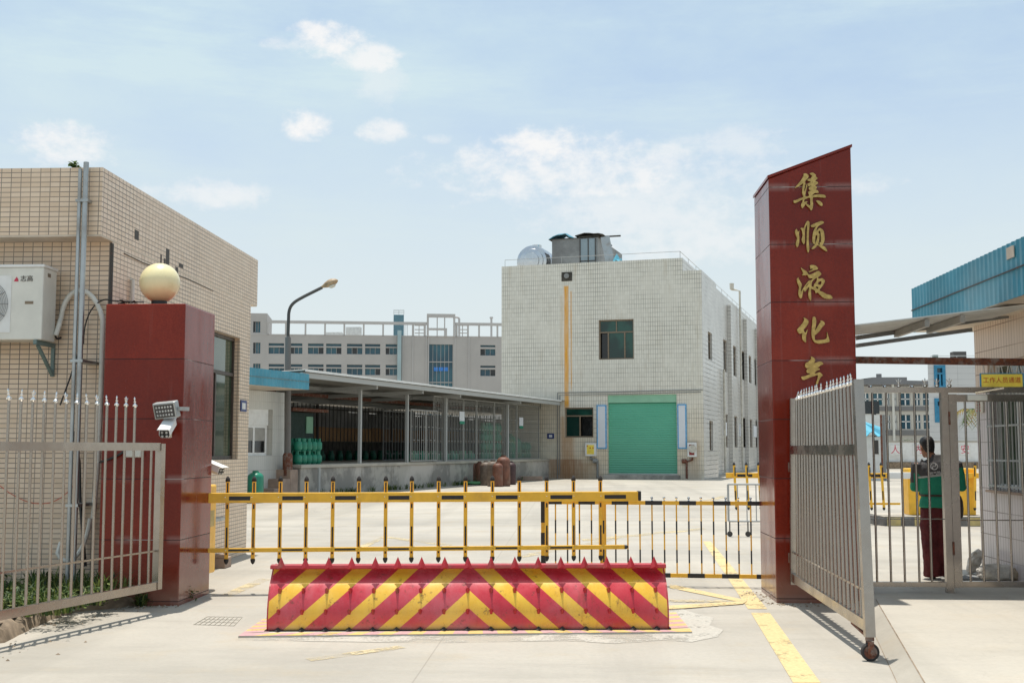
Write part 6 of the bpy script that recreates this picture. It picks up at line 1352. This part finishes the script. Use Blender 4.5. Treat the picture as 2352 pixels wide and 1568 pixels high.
# ================================================================== person behind the fence, seen from behind
pf_ = G(2160, 1329, PZ); pzc = 14.0
per = thing('person', 'person in green and grey work jacket and dark red trousers seen from behind', 'person', pf_)
fwd = Vector((pf_.x, pf_.y, 0)).normalized(); rgt = Vector((fwd.y, -fwd.x, 0))
MP = frame_mat(pf_, rgt, fwd, (0, 0, 1))      # x right, y away from the camera, z up
def ell(c, rx, ry, n=20, tilt=0.0, e=1.0):
    out = []
    for k in range(n):
        a = 2*math.pi*k/n; ca, sa = math.cos(a), math.sin(a)
        out.append(Vector(c)+Vector((math.copysign(abs(ca)**e, ca)*rx, math.copysign(abs(sa)**e, sa)*ry, tilt*ca*rx)))
    return out
def limb(mb, pts, rs, n=14):
    P_ = [Vector(p) for p in pts]; out = []; rr_ = []
    for i in range(len(P_)-1):
        for k in range(4): t = k/4; out.append(P_[i].lerp(P_[i+1], t)); rr_.append(rs[i]*(1-t)+rs[i+1]*t)
    out.append(P_[-1]); rr_.append(rs[-1]); mb.tube(out, rr_, n)
def fused(mb, name, mats, vox, parent, sm=3, disp=0):
    o = mb.build(name, mats, parent, recalc=True); rm = o.modifiers.new('fuse', 'REMESH'); rm.mode = 'VOXEL'; rm.voxel_size = vox; rm.use_smooth_shade = True
    s_ = o.modifiers.new('soften', 'SMOOTH'); s_.factor = .5; s_.iterations = sm
    if disp:
        tx = bpy.data.textures.new('folds', 'CLOUDS'); tx.noise_scale = .09; d_ = o.modifiers.new('folds', 'DISPLACE'); d_.texture = tx; d_.strength = disp; d_.mid_level = .5
    return o
HD = Vector((-.105, .03, 1.545))               # head centre
SHL, SHR = Vector((-.205, .0, 1.35)), Vector((.205, .0, 1.345)); ELL, ELR = Vector((-.25, .03, 1.06)), Vector((.26, .03, 1.07)); WRL, WRR = Vector((-.12, .27, 1.10)), Vector((.08, .28, 1.12))
HPL, HPR = Vector((-.09, 0, .84)), Vector((.09, 0, .84)); KNL, KNR = Vector((-.095, .02, .45)), Vector((.085, .03, .45)); ANL, ANR = Vector((-.085, -.02, .08)), Vector((.125, .0, .08))
body = MB(MP)
body.loft([ell((0, 0, z), rx, ry) for z, rx, ry in ((.80, .15, .10), (.9, .155, .105), (1.0, .14, .095), (1.12, .145, .1), (1.25, .165, .105), (1.34, .17, .095), (1.385, .10, .07))])
limb(body, [(-.02, .0, 1.36), (-.06, .01, 1.43), HD+Vector((.01, -.01, -.06))], [.06, .055, .055])
def hp(x, y, z): return HD+Vector((x, y, z))
# head: facing away and a little to the left, looking down
hdir = Vector((-.45, .86, -.25)).normalized(); hx = hdir.cross(Vector((0, 0, 1))).normalized(); hz = hx.cross(hdir); MH = MP @ frame_mat(HD, hx, hdir, hz)
hm = MB(MH)
hm.loft([[Vector((rx*math.cos(a), cy+ry*math.sin(a), z)) for a in [2*math.pi*k/18 for k in range(18)]] for z, rx, ry, cy in ((-.115, .03, .03, .055), (-.10, .045, .05, .04), (-.06, .062, .075, .015), (-.02, .07, .088, .0), (.03, .074, .094, -.003), (.07, .066, .085, -.004), (.1, .045, .06, -.004), (.113, .015, .02, 0))])
hm.loft([[Vector((sx+rx*math.cos(a), .088+d, z+rx*1.6*math.sin(a))) for a in [2*math.pi*k/8 for k in range(8)]] for d, rx, sx, z in ((-.02, .02, 0, -.025), (.01, .014, 0, -.03), (.022, .006, 0, -.035))])
for s in (-1, 1): hm.lathe([(.006, -.012), (.026, -.006), (.027, .004), (.008, .009)], 12, (s*.075, -.005, -.02), 'x', 1, 1.25)
hm.tube([(-.022, .078, -.072), (0, .085, -.071), (.022, .078, -.072)], .007, 6)
for s in (-1, 1): hm.sphere((s*.03, .078, .005), .013, 10)
body.M = Matrix(); body.add(hm.v, hm.f); body.M = MP
for sh, el, wr in ((SHL, ELL, WRL), (SHR, ELR, WRR)): limb(body, [sh, el, wr], [.052, .04, .027])
for s, wr in ((-1, WRL), (1, WRR)):            # hands in front of the chest, fingers bent round a phone
    d_ = Vector((-s*.35, .75, .45)).normalized(); side = Vector((-s*.7, -.4, .2)).normalized(); side = (side-d_*side.dot(d_)).normalized(); nn = d_.cross(side)
    pc = wr+d_*.045; limb(body, [wr, wr+d_*.05, wr+d_*.09], [.026, .036, .034])
    for k, (o_, ln) in enumerate(((.03, .068), (.01, .078), (-.01, .072), (-.03, .056))):
        b_ = wr+d_*.085+side*o_; k1 = b_+d_*ln*.45+nn*s*.004; k2 = k1+d_*ln*.2-nn*s*-.022; k3 = k2+side*.0-nn*s*-.024-d_*.004; limb(body, [b_, k1, k2, k3], [.0095, .009, .0085, .007], 8)
    t0 = wr+d_*.03+side*.03; limb(body, [t0, t0+side*.03+d_*.02, t0+side*.034+d_*.052], [.012, .0105, .008], 8)
for hpp, kn, an in ((HPL, KNL, ANL), (HPR, KNR, ANR)):
    limb(body, [hpp, kn, an], [.085, .058, .038]); limb(body, [an+Vector((0, -.04, -.045)), an+Vector((0, .06, -.05)), an+Vector((0, .16, -.058))], [.033, .036, .022])
fused(body, 'body', 'skin', .0085, per, 2)
hr = MB(MH)
hr.loft([[Vector((rx*math.cos(a), cy+ry*math.sin(a), z + (.035 if math.sin(a) > .2 and z < .03 else 0))) for a in [2*math.pi*k/24 for k in range(24)]] for z, rx, ry, cy in ((-.095, .046, .03, -.045), (-.07, .058, .05, -.042), (-.03, .074, .08, -.026), (.01, .081, .09, -.02), (.05, .084, .097, -.014), (.088, .074, .09, -.01), (.115, .05, .065, -.01), (.128, .018, .02, -.008))])
rnd = random.Random(3); hairo = hr.build('hair', 'hair', per, smooth=60); sb = hairo.modifiers.new('sub', 'SUBSURF'); sb.levels = sb.render_levels = 2; tx = bpy.data.textures.new('tufts', 'CLOUDS'); tx.noise_scale = .025; dm = hairo.modifiers.new('tufts', 'DISPLACE'); dm.texture = tx; dm.strength = .008
gs_ = MB(MH); 
for s in (-1, 1): gs_.tube([(s*.078, -.01, .005), (s*.074, .09, .01)], .003, 5); gs_.tube([(s*.03+.022*math.cos(a), .1, .005+.018*math.sin(a)) for a in [2*math.pi*k/12 for k in range(13)]], .0025, 5)
gs_.build('glasses', 'black_plastic', per)
def jacket_mat():
    g = NG('jacket_cloth'); x, y, z = g.obj()
    tcx = g.N('ShaderNodeVectorMath'); tcx.operation = 'SUBTRACT'; g.L(g.tc.outputs['Object'], tcx.inputs[0]); tcx.inputs[1].default_value = pf_
    dt = g.N('ShaderNodeVectorMath'); dt.operation = 'DOT_PRODUCT'; g.L(tcx.outputs[0], dt.inputs[0]); dt.inputs[1].default_value = rgt; lx_ = dt.outputs['Value']
    zz = g.math('SUBTRACT', z, PZ); zl = g.math('SUBTRACT', zz, g.math('MULTIPLY', lx_, .13))        # the seam rises to the right
    ax = g.math('ABSOLUTE', lx_)
    seam = g.math('ADD', 1.215, g.math('MULTIPLY', g.rng(ax, .17, .23), .05))
    n = g.noise(240, 2, .5); dark = g.mix(g.rng(n, .3, .7), (.047, .045, .047), (.07, .066, .067)); gr = g.mix(g.rng(n, .3, .7), (.008, .21, .125), (.014, .26, .155)); ref = (.42, .42, .4)
    up = g.math('GREATER_THAN', zl, seam); c = g.mix(up, gr, dark)
    # outer face of the left sleeve stays dark grey further down
    sl = g.math('MULTIPLY', g.math('LESS_THAN', lx_, -.262), g.math('GREATER_THAN', zz, 1.12)); c = g.mix(sl, c, dark)
    st = g.math('MULTIPLY', g.math('LESS_THAN', g.math('ABSOLUTE', g.math('SUBTRACT', zl, 1.208)), .011), g.math('LESS_THAN', ax, .215)); c = g.mix(st, c, ref)
    g.bump(g.noise(11, 3, .5), .35, .02); MT['jacket_cloth'] = g.fin(c, .8)
jacket_mat()
jk = MB(MP)
jk.loft([ell((0, .0, z), rx, ry, 24) for z, rx, ry in ((.83, .205, .145), (.845, .215, .155), (.9, .212, .155), (.965, .188, .138), (1.0, .195, .14), (1.1, .205, .145), (1.2, .215, .145), (1.29, .218, .135), (1.345, .195, .115), (1.385, .13, .09), (1.42, .085, .075), (1.45, .07, .068))])
for sh, el, wr in ((SHL, ELL, WRL), (SHR, ELR, WRR)): limb(jk, [sh*.9+Vector((0, 0, .125)), sh, el, wr-(wr-el)*.12], [.06, .082, .066, .045])
fused(jk, 'jacket', 'jacket_cloth', .011, per, 4, .016)
tr = MB(MP)
tr.loft([ell((0, 0, z), rx, ry, 20) for z, rx, ry in ((.72, .16, .11), (.78, .178, .128), (.86, .18, .13), (.98, .165, .12))])
for hpp, kn, an, k in ((HPL, KNL, ANL, 1), (HPR, KNR, ANR, 1)): limb(tr, [hpp+Vector((0, 0, -.02)), kn+Vector((0, 0, .18)), kn, kn+Vector((0, -.03, -.1)), an+Vector((0, 0, .1)), an+Vector((0, .01, -.05))], [.112, .118, .104, .104, .10, .108])
fused(tr, 'trousers', 'trousers', .011, per, 3, .022)
sh_ = MB(MP)
for an in (ANL, ANR): limb(sh_, [an+Vector((0, -.05, -.035)), an+Vector((0, .04, -.03)), an+Vector((0, .13, -.045)), an+Vector((0, .19, -.052))], [.043, .05, .045, .028])
fused(sh_, 'shoes', 'black_rubber', .009, per, 2)
bt = MB(MP); bt.loft([[p for p in ell((0, 0, z), .198, .148, 24)] for z in (.962, .985)]); bt.build('belt', 'leather', per)
# print on the back: round emblem with two slashed shapes, lettering below
yb = -.152
def bp(x, z, y=None): return Vector((x, yb if y is None else y, z))
em = MB(MP); c = (-.03, 1.315); r_ = .042; rows = 36
ring = [bp(c[0]+r_*math.cos(2*math.pi*k/rows), c[1]+r_*math.sin(2*math.pi*k/rows)) for k in range(rows)]
def seg(a0, a1, rr): return [bp(c[0]+rr*math.cos(R(a0+(a1-a0)*k/14)), c[1]+rr*math.sin(R(a0+(a1-a0)*k/14))) for k in range(15)]
in1 = seg(75, 215, r_*.82) + [bp(c[0]-.016, c[1]-.002), bp(c[0]+.016, c[1]+.006)]
in2 = seg(255, 395, r_*.82) + [bp(c[0]+.016, c[1]+.002), bp(c[0]-.016, c[1]-.006)]
em.prism(ring, (0, .004, 0), [in1, in2]); em.build('back_emblem', 'white_paint', per)
text_mesh('燃气热线', .043, MP @ frame_mat((.0, yb-.002, 1.235), (.992, 0, .125), (-.125, 0, .992), (0, -1, 0)), .0012, 'white_paint', 'back_lettering', per)
bg = MB(MP); rings = [[Vector((.215+.06*(abs(math.cos(a))**.7*math.copysign(1, math.cos(a)))*k, -.03+.085*math.sin(a)*k, z)) for a in [2*math.pi*i/16 for i in range(16)]] for z, k in ((.70, .5), (.73, .95), (.82, 1.1), (.91, 1), (.965, .7), (.985, .4))]
bg.loft(rings); o = bg.build('waist_bag', 'leather', smooth=60); tag(o, 'dark brown tool bag hanging at the right hip of the person', 'bag')

# ================================================================== second barrier further back, island, crowd barrier
iy = G(2150, 1208).y; 
isl0, isl1 = G(2030, 1209), G(2260, 1209); iz = .2
isd = thing('traffic_island', 'low concrete island with worn yellow and black stripes behind the person', 'kerb', (isl0.x+1, iy+.7, 0))
g = MB(); xs_ = [isl0.x+.12+i*(isl1.x+2-isl0.x-.12)/14 for i in range(15)]
g.box(isl0.x+.12, isl1.x+2, iy, iy+1.5, 0, iz-.012); o = g.build('body', 'stripe_kerb_black', isd)
g = MB(); g.lathe([(.02, 0), (.75, 0), (.75, iz-.014), (.02, iz-.014)], 20, (isl0.x+.14, iy+.75, 0), 'z', .25, 1); g.build('round_end', 'stripe_kerb_black', isd)
g = MB()
for i in range(0, 14, 2): g.box(xs_[i], xs_[i+1], iy-.006, iy-.001, .01, iz-.02)
g.build('stripe', 'stripe_kerb_yellow', isd)
g = MB(); g.box(isl0.x+.05, isl1.x+2, iy+.01, iy+1.49, iz-.012, iz); g.build('top_slab', 'concrete_path', isd)
by = iy+.75
def boom2(xc0, xc1, dirn, lab, xtip, nP, first, cab_lab=None):
    t = thing('boom_barrier', lab, 'barrier', (xc0, by, 0), 'boom barriers')
    x0, x1 = onY(xc0, 1100, by-.2).x, onY(xc1, 1100, by-.2).x; zt = onY(2100, 1075, by-.2).z
    g = MB(); g.box(x0, x1, by-.2, by+.2, iz, zt); c = g.build('cabinet', 'yellow_paint', t, bevel=.02)
    xe = onY(xtip, 1091, by).x; zb_ = onY(2000, 1091, by).z; h = .055
    xs0 = x0 if dirn < 0 else x1
    g = MB(); g.box(xs0-dirn*.3, xe, by-.3, by-.215, zb_-h, zb_+h); bo = g.build('boom', 'yellow_paint', t, bevel=.006)
    if dirn < 0: g = MB(); g.box(xs0-.45, xs0+.15, by-.31, by-.205, zb_-h-.012, zb_+h+.012); g.build('clamp', 'white_paint', t, bevel=.008)
    zl_ = onY(2000, 1155, by).z; g = MB(); xq = xs0+dirn*.2; g.box(xq, xe-dirn*.3, by-.285, by-.25, zl_-.022, zl_+.022); g.build('lower_rail', 'yellow_paint', t)
    for i in range(nP):
        x = first(i)
        lean = .03*dirn*-1
        g = MB(); g.bar((x, by-.325, .36), (x-lean*1.2, by-.325, 1.25), .05, .02, (0, 1, 0)); pk = g.build('picket', 'yellow_paint', t)
        g = MB(); g.lathe([(.032, 1.25), (.03, 1.28), (.004, 1.32)], 8, (x-lean*1.2, by-.325, 0)); g.lathe([(.004, .30), (.03, .33), (.03, .36)], 8, (x, by-.325, 0))
        for z in (.62, 1.12): g.box(x-lean*.6-.012, x-lean*.6+.012, by-.338, by-.336, z-.1, z+.09)
        g.build('black_marks', 'black_sticker', pk)
    k = 0
    L0 = abs(xe-xs0)
    while .5+k*.56 < L0: xx = xs0+dirn*(.5+k*.56); g = MB(); g.box(xx, xx+dirn*.32, by-.3025, by-.3005, zb_-.03, zb_+.025); g.build('stripe_sticker', 'black_sticker', bo); k += 1
    return t, c
t, c = boom2(2086, 2146, -1, 'second yellow boom barrier with white clamp, farther back beyond the tall pillar', 1664, 13, lambda i: onY(1690, 1100, by-.3).x+i*.258)
g = MB(); x = onY(2115, 1150, by-.2).x; g.prism([(x-.04, by-.203, .62), (x+.04, by-.203, .62), (x+.03, by-.203, .78), (x, by-.203, .9)], (0, -.01, 0)); g.build('handle', 'black_plastic', c)
boom2(2182, 2240, 1, 'yellow exit barrier with boom pointing right, half hidden by the guard house', 2420, 6, lambda i: onY(2236, 1100, by-.3).x+i*.26)
cb = thing('crowd_barrier', 'thin grey steel crowd barrier standing behind the striped fence', 'barrier', (onY(1672, 1170, 22).x, 22, 0))
x0, x1 = onY(1673, 1170, 22.3).x, onY(1780, 1170, 22.3).x; g = MB(); cy = 22.3
for z in (.95, .28): g.tube([(x0, cy, z), (x1, cy, z)], .018, 8)
for i in range(6): xx = x0+(x1-x0)*i/5; g.tube([(xx, cy, .28), (xx, cy, .95)], .01 if 0 < i < 5 else .02, 6)
g.build('frame', 'light_steel', cb, smooth=1)
for xx in (x0+.02, x0+.35): g = MB(); g.tube([(xx, cy, .28), (xx, cy, .06)], .012, 6); g.lathe([(.05, -.02), (.05, .02)], 12, (xx, cy, .05), 'y'); g.build('castor', 'dark_steel', cb, smooth=1)

# ================================================================== far right: perimeter wall, buildings
Z5 = lambda x, y: ((3350+x*.3826)/1.7415, (1450+y*.3826)/1.7415)
PY = 98.0
def z5(x, y, Y=PY): return onY(*Z5(x, y), Y)
pw = thing('perimeter_wall', 'white perimeter wall with red lettered panels beyond the barrier', 'wall', (z5(800, 1060).x, PY, 0))
x0, x1 = z5(300, 900).x, z5(1700, 900).x; zt = z5(800, 832).z
g = MB(); g.box(x0, x1, PY, PY+.3, 0, zt); g.build('wall_body', 'white_paint', pw); g = MB(); g.box(x0, x1, PY-.04, PY+.34, zt, zt+.12); g.build('coping', 'concrete_path', pw)
g = MB(); g.box(x0, x1, PY-.25, PY-.01, 0, .55); g.build('base_kerb', 'kerb_dirt', pw)
for xc, ch, lab in ((603, '人', 'white wall panel with red character left of the two near the person'), (843, '内', 'white wall panel with red character just left of the person'), (1088, '全', None), (1332, '安', 'white wall panel with red character right of the person')):
    if lab is None: continue
    c = z5(xc, 912); w = abs(z5(xc+57, 912).x-c.x); g = MB(); g.box(c.x-w-.03, c.x+w+.03, PY-.03, PY-.002, c.z-w-.03, c.z+w+.03); pn = tag(g.build('wall_panel', 'sheet_edge'), lab, 'sign'); g = MB(); g.box(c.x-w+.06, c.x+w-.06, PY-.036, PY-.031, c.z-w+.06, c.z+w-.06); g.build('panel_face', 'white_paint', pn)
    text_mesh(ch, w*1.75, frame_mat((c.x, PY-.038, c.z), (1, 0, 0), (0, 0, 1), (0, -1, 0)), .003, 'sign_pink', 'lettering', pn)
# white tiled building with blue window frames
WY = 104.0; c0 = z5(960, 600, WY); c1 = z5(1440, 600, WY)
tb = thing('white_building', 'white tiled building with blue framed windows behind the perimeter wall', 'building', (c0.x+5, WY, 0))
zt = z5(1200, -20, WY).z; ww = []
for (a, b, t, bo) in ((1018, 1120, 38, 260), (1024, 1090, 385, 612)): p, q = z5(a, t, WY), z5(b, bo, WY); ww.append([p.x, q.x, q.z, p.z])
g = MB(); g.sheet(c0.x, c0.x+24, 0, zt, ww, lambda x, z, d: (x, WY+d, z), .3); bx = c0.x+6.5; g.add([(c0.x, WY, 0), (bx, WY+14, 0), (bx, WY+14, zt), (c0.x, WY, zt)], [(0, 1, 2, 3)]); g.add([(c0.x, WY, zt), (c0.x+24, WY, zt), (c0.x+24, WY+14, zt), (bx, WY+14, zt)], [(0, 1, 2, 3)]); g.build('wall', 'tile_far', tb, recalc=False)
for w in ww:
    a, b, c, d = w; g = MB(); t_ = .16
    for r in ((a-.1, b+.1, c-.1, c+t_), (a-.1, b+.1, d-t_, d+.1), (a-.1, a+t_, c+t_, d-t_), (b-t_, b+.1, c+t_, d-t_), (a+t_, b-t_, c+(d-c)*.62, c+(d-c)*.62+.15), ((a+b)/2-.07, (a+b)/2+.07, c+t_, c+(d-c)*.62)): g.box(r[0], r[1], WY-.08, WY+.2, r[2], r[3])
    f = g.build('window', 'blue_frame', tb); g = MB(); g.box(a, b, WY+.21, WY+.22, c, d); g.build('pane', 'glass_blue', f)
g = MB()
for i in range(9): x = c0.x+.6+i*2.2; g.tube([(x, WY+1, zt), (x, WY+1, zt+.5)], .025, 5)
g.tube([(c0.x+.6, WY+1, zt+.5), (c0.x+18.2, WY+1, zt+.5)], .025, 5); g.build('roof_railing', 'light_steel', tb)
g = MB(); a = onY(2207, 800, WY); g.box(a.x, a.x+1.1, WY+2, WY+3, zt, zt+.95); g.build('roof_frame', 'dark_steel', tb); g = MB(); a = z5(1050, -20, WY); g.box(a.x, a.x+.4, WY+1.2, WY+1.6, zt, zt+.6); g.build('roof_box', 'bracket_green', tb)
# grey and cream factory
FY_ = 150.0; fb = thing('cream_factory', 'cream and grey three storey factory with dark roof far beyond the gate', 'building', (z5(600, 600, FY_).x, FY_, 0))
x0, x1 = z5(-150, 400, FY_).x, z5(1100, 400, FY_).x
zb = {k: z5(600, y, FY_).z for k, y in dict(r1=155, r0=250, w1t=320, w1b=445, g1=505, w2t=545, w2b=692, g2=760, w3t=800, w3b=828).items()}
hs = []
for (a, b) in ((258, 335), (370, 475), (505, 550), (590, 620), (658, 765), (800, 870), (890, 975), (150, 230), (60, 130)):
    for t, bo in ((zb['w1t'], zb['w1b']), (zb['w2t'], zb['w2b'])): hs.append([z5(a, 400, FY_).x, z5(b, 400, FY_).x, bo, t])
g = MB(); g.sheet(x0, x1, 0, zb['r0'], hs, lambda x, z, d: (x, FY_+d, z), .4); g.build('wall', 'factory_wall', fb, recalc=False)
g = MB(); a, b = z5(360, 155, FY_).x, z5(712, 155, FY_).x
g.prism([(x0, FY_-.6, zb['r0']+.25), (x1, FY_-.6, zb['r0']+.25), (x1, FY_-.6, zb['r1']-.5), (b, FY_-.6, zb['r1']-.4), (b, FY_-.6, zb['r1']), (a, FY_-.6, zb['r1']), (x0, FY_-.6, zb['r1']-1.4)], (0, 14, 0)); g.build('roof', 'grey_roof', fb)
g = MB(); g.box(x0, x1, FY_-.1, FY_-.003, zb['g1'], zb['w1b']-.15); g.box(x0, x1, FY_-.1, FY_-.003, zb['g2'], zb['w2b']-.15); g.build('grey_band', 'factory_grey', fb)
for h in hs:
    g = MB(); n = max(2, round((h[1]-h[0])/1.0))
    for i in range(n+1): u = h[0]+(h[1]-h[0])*i/n; g.box(u-.07, u+.07, FY_+.1, FY_+.2, h[2], h[3])
    zm = h[2]+(h[3]-h[2])*.52; g.box(h[0], h[1], FY_+.1, FY_+.19, zm-.06, zm+.06); f = g.build('window', 'white_paint', fb); g = MB(); g.box(h[0], h[1], FY_+.21, FY_+.22, h[2], h[3]); g.build('pane', 'glass_blue', f)
g = MB(); x = z5(575, 400, FY_).x; g.tube([(x, FY_-.3, 0), (x, FY_-.3, zb['r0']+.6)], .16, 8); g.build('drain_pipe', 'white_plastic', fb, smooth=1)
g = MB(); g.tube([(z5(540, 100, FY_).x, FY_+5, zb['r1']-.1), (z5(540, 100, FY_).x, FY_+5, z5(540, 92, FY_).z)], .35, 8); g.build('chimney', 'factory_grey', fb, smooth=1)
p, q = z5(200, 400, 130), z5(440, 533, 130); g = MB(); g.box(p.x, q.x, 130, 130.4, q.z, p.z); sb_ = tag(g.build('screen_board', 'screen_dark'), 'dark blank board standing in front of the cream factory', 'board')
g = MB(); 
for x in (p.x+.5, q.x-.5): g.box(x-.15, x+.15, 130.05, 130.35, 0, q.z-.001)
g.build('leg', 'dark_steel', sb_)
# shed with light blue roof
SY = 62.0; p, q = z5(180, 780, SY), z5(505, 1145, SY); shd = thing('blue_roof_shed', 'small white shed with torn light blue roof sheet beyond the gate', 'shed', (p.x, SY, 0))
g = MB(); g.box(p.x, q.x, SY, SY+5, 0, z5(400, 775, SY).z); g.build('wall', 'white_paint', shd)
g = MB(); a, b = z5(180, 668, SY-.6), z5(492, 745, SY-.6); n = 20; vs = []
for i in range(n+1): x = a.x+(b.x-a.x)*i/n; vs += [(x, SY-.7, b.z+.12*math.sin(i*.7)+ (.15 if i > 17 else 0)), (x, SY+3, a.z+.3+.03*(i % 2))]
g.add(vs, [(2*i, 2*i+2, 2*i+3, 2*i+1) for i in range(n)]); o = g.build('roof_sheet', 'cyan_sheet', shd, recalc=False); so = o.modifiers.new('thickness', 'SOLIDIFY'); so.thickness = .03
g = MB(); a, b = z5(380, 810, SY), z5(430, 955, SY); g.box(a.x, b.x, SY-.02, SY-.003, b.z, a.z); g.build('louvre', 'dark_steel', shd)
for x in (455, 468, 485): a = z5(x, 545, SY-1); g = MB(); g.tube([(a.x, SY-1, 0), (a.x, SY-1, a.z)], .06, 6); g.build('post', 'grey_steel' if x != 455 else 'rusty_steel', shd, smooth=1)
g = MB(); a, b = z5(190, 545, SY+4), z5(480, 660, SY+4); g.box(a.x, b.x, SY+4, SY+4.2, b.z-.5, a.z); g.build('back_screen', 'sheet_edge', shd)
# palm beside the guard house
pc = onY(2237, 955, 46.0); pal = thing('palm_tree', 'palm tree with drooping fronds partly hidden by the guard house corner', 'tree', (pc.x, 46, 0))
g = MB(); g.tube([(pc.x+.5, 46, 0), (pc.x+.35, 46, pc.z*.5), (pc.x+.3, 46, pc.z-.1)], [.16, .12, .1], 10); g.build('trunk', 'step_brown', pal, smooth=1)
rnd = random.Random(17); g = MB()
for i in range(13):
    a = i*2*math.pi/13+rnd.uniform(-.2, .2); L = rnd.uniform(.9, 1.35); dx, dy = math.cos(a), math.sin(a); sp = bez((pc.x+.3, 46, pc.z-.1), (pc.x+.3+dx*L*.4, 46+dy*L*.4, pc.z+.5), (pc.x+.3+dx*L*.8, 46+dy*L*.8, pc.z+.35), (pc.x+.3+dx*L, 46+dy*L, pc.z-.35), 12)
    g.cur = 3 if i in (5, 6, 8) else 0; g.tube(sp, .012, 4)
    for j in range(1, 12):
        for s in (-1, 1):
            d = (sp[j+1]-sp[j]).normalized() if j < 12 else d; side = Vector((-dy, dx, 0))*s; e = sp[j]+side*.28+d*.22-Vector((0, 0, .16)); w = d*.03; g.cur = 3 if i in (5, 6, 8) else rnd.choice((0, 0, 1)); g.add([sp[j]-w, sp[j]+w, e], [(0, 1, 2)])
g.build('crown', LEAVES+['leaf_orange'], pal, recalc=False)
rnd = random.Random(23)
for (px, w, lab) in ((1985, 4, 'low round bush in front of the far wall behind the gate leaf'), (2078, 5, 'green bush showing over the perimeter wall, left of the person')):
    q = onY(px, 1015, 112); g = MB()
    for i in range(26): leaf_clump(g, (q.x+rnd.uniform(-w, w), 112+rnd.uniform(-1, 1), q.z*rnd.uniform(.35, .98)), .9, 24, .35, rnd)
    g.tube([(q.x, 112, 0), (q.x, 112, q.z*.7)], .15, 6); tag(g.build('bush', LEAVES, recalc=False), lab, 'bush')
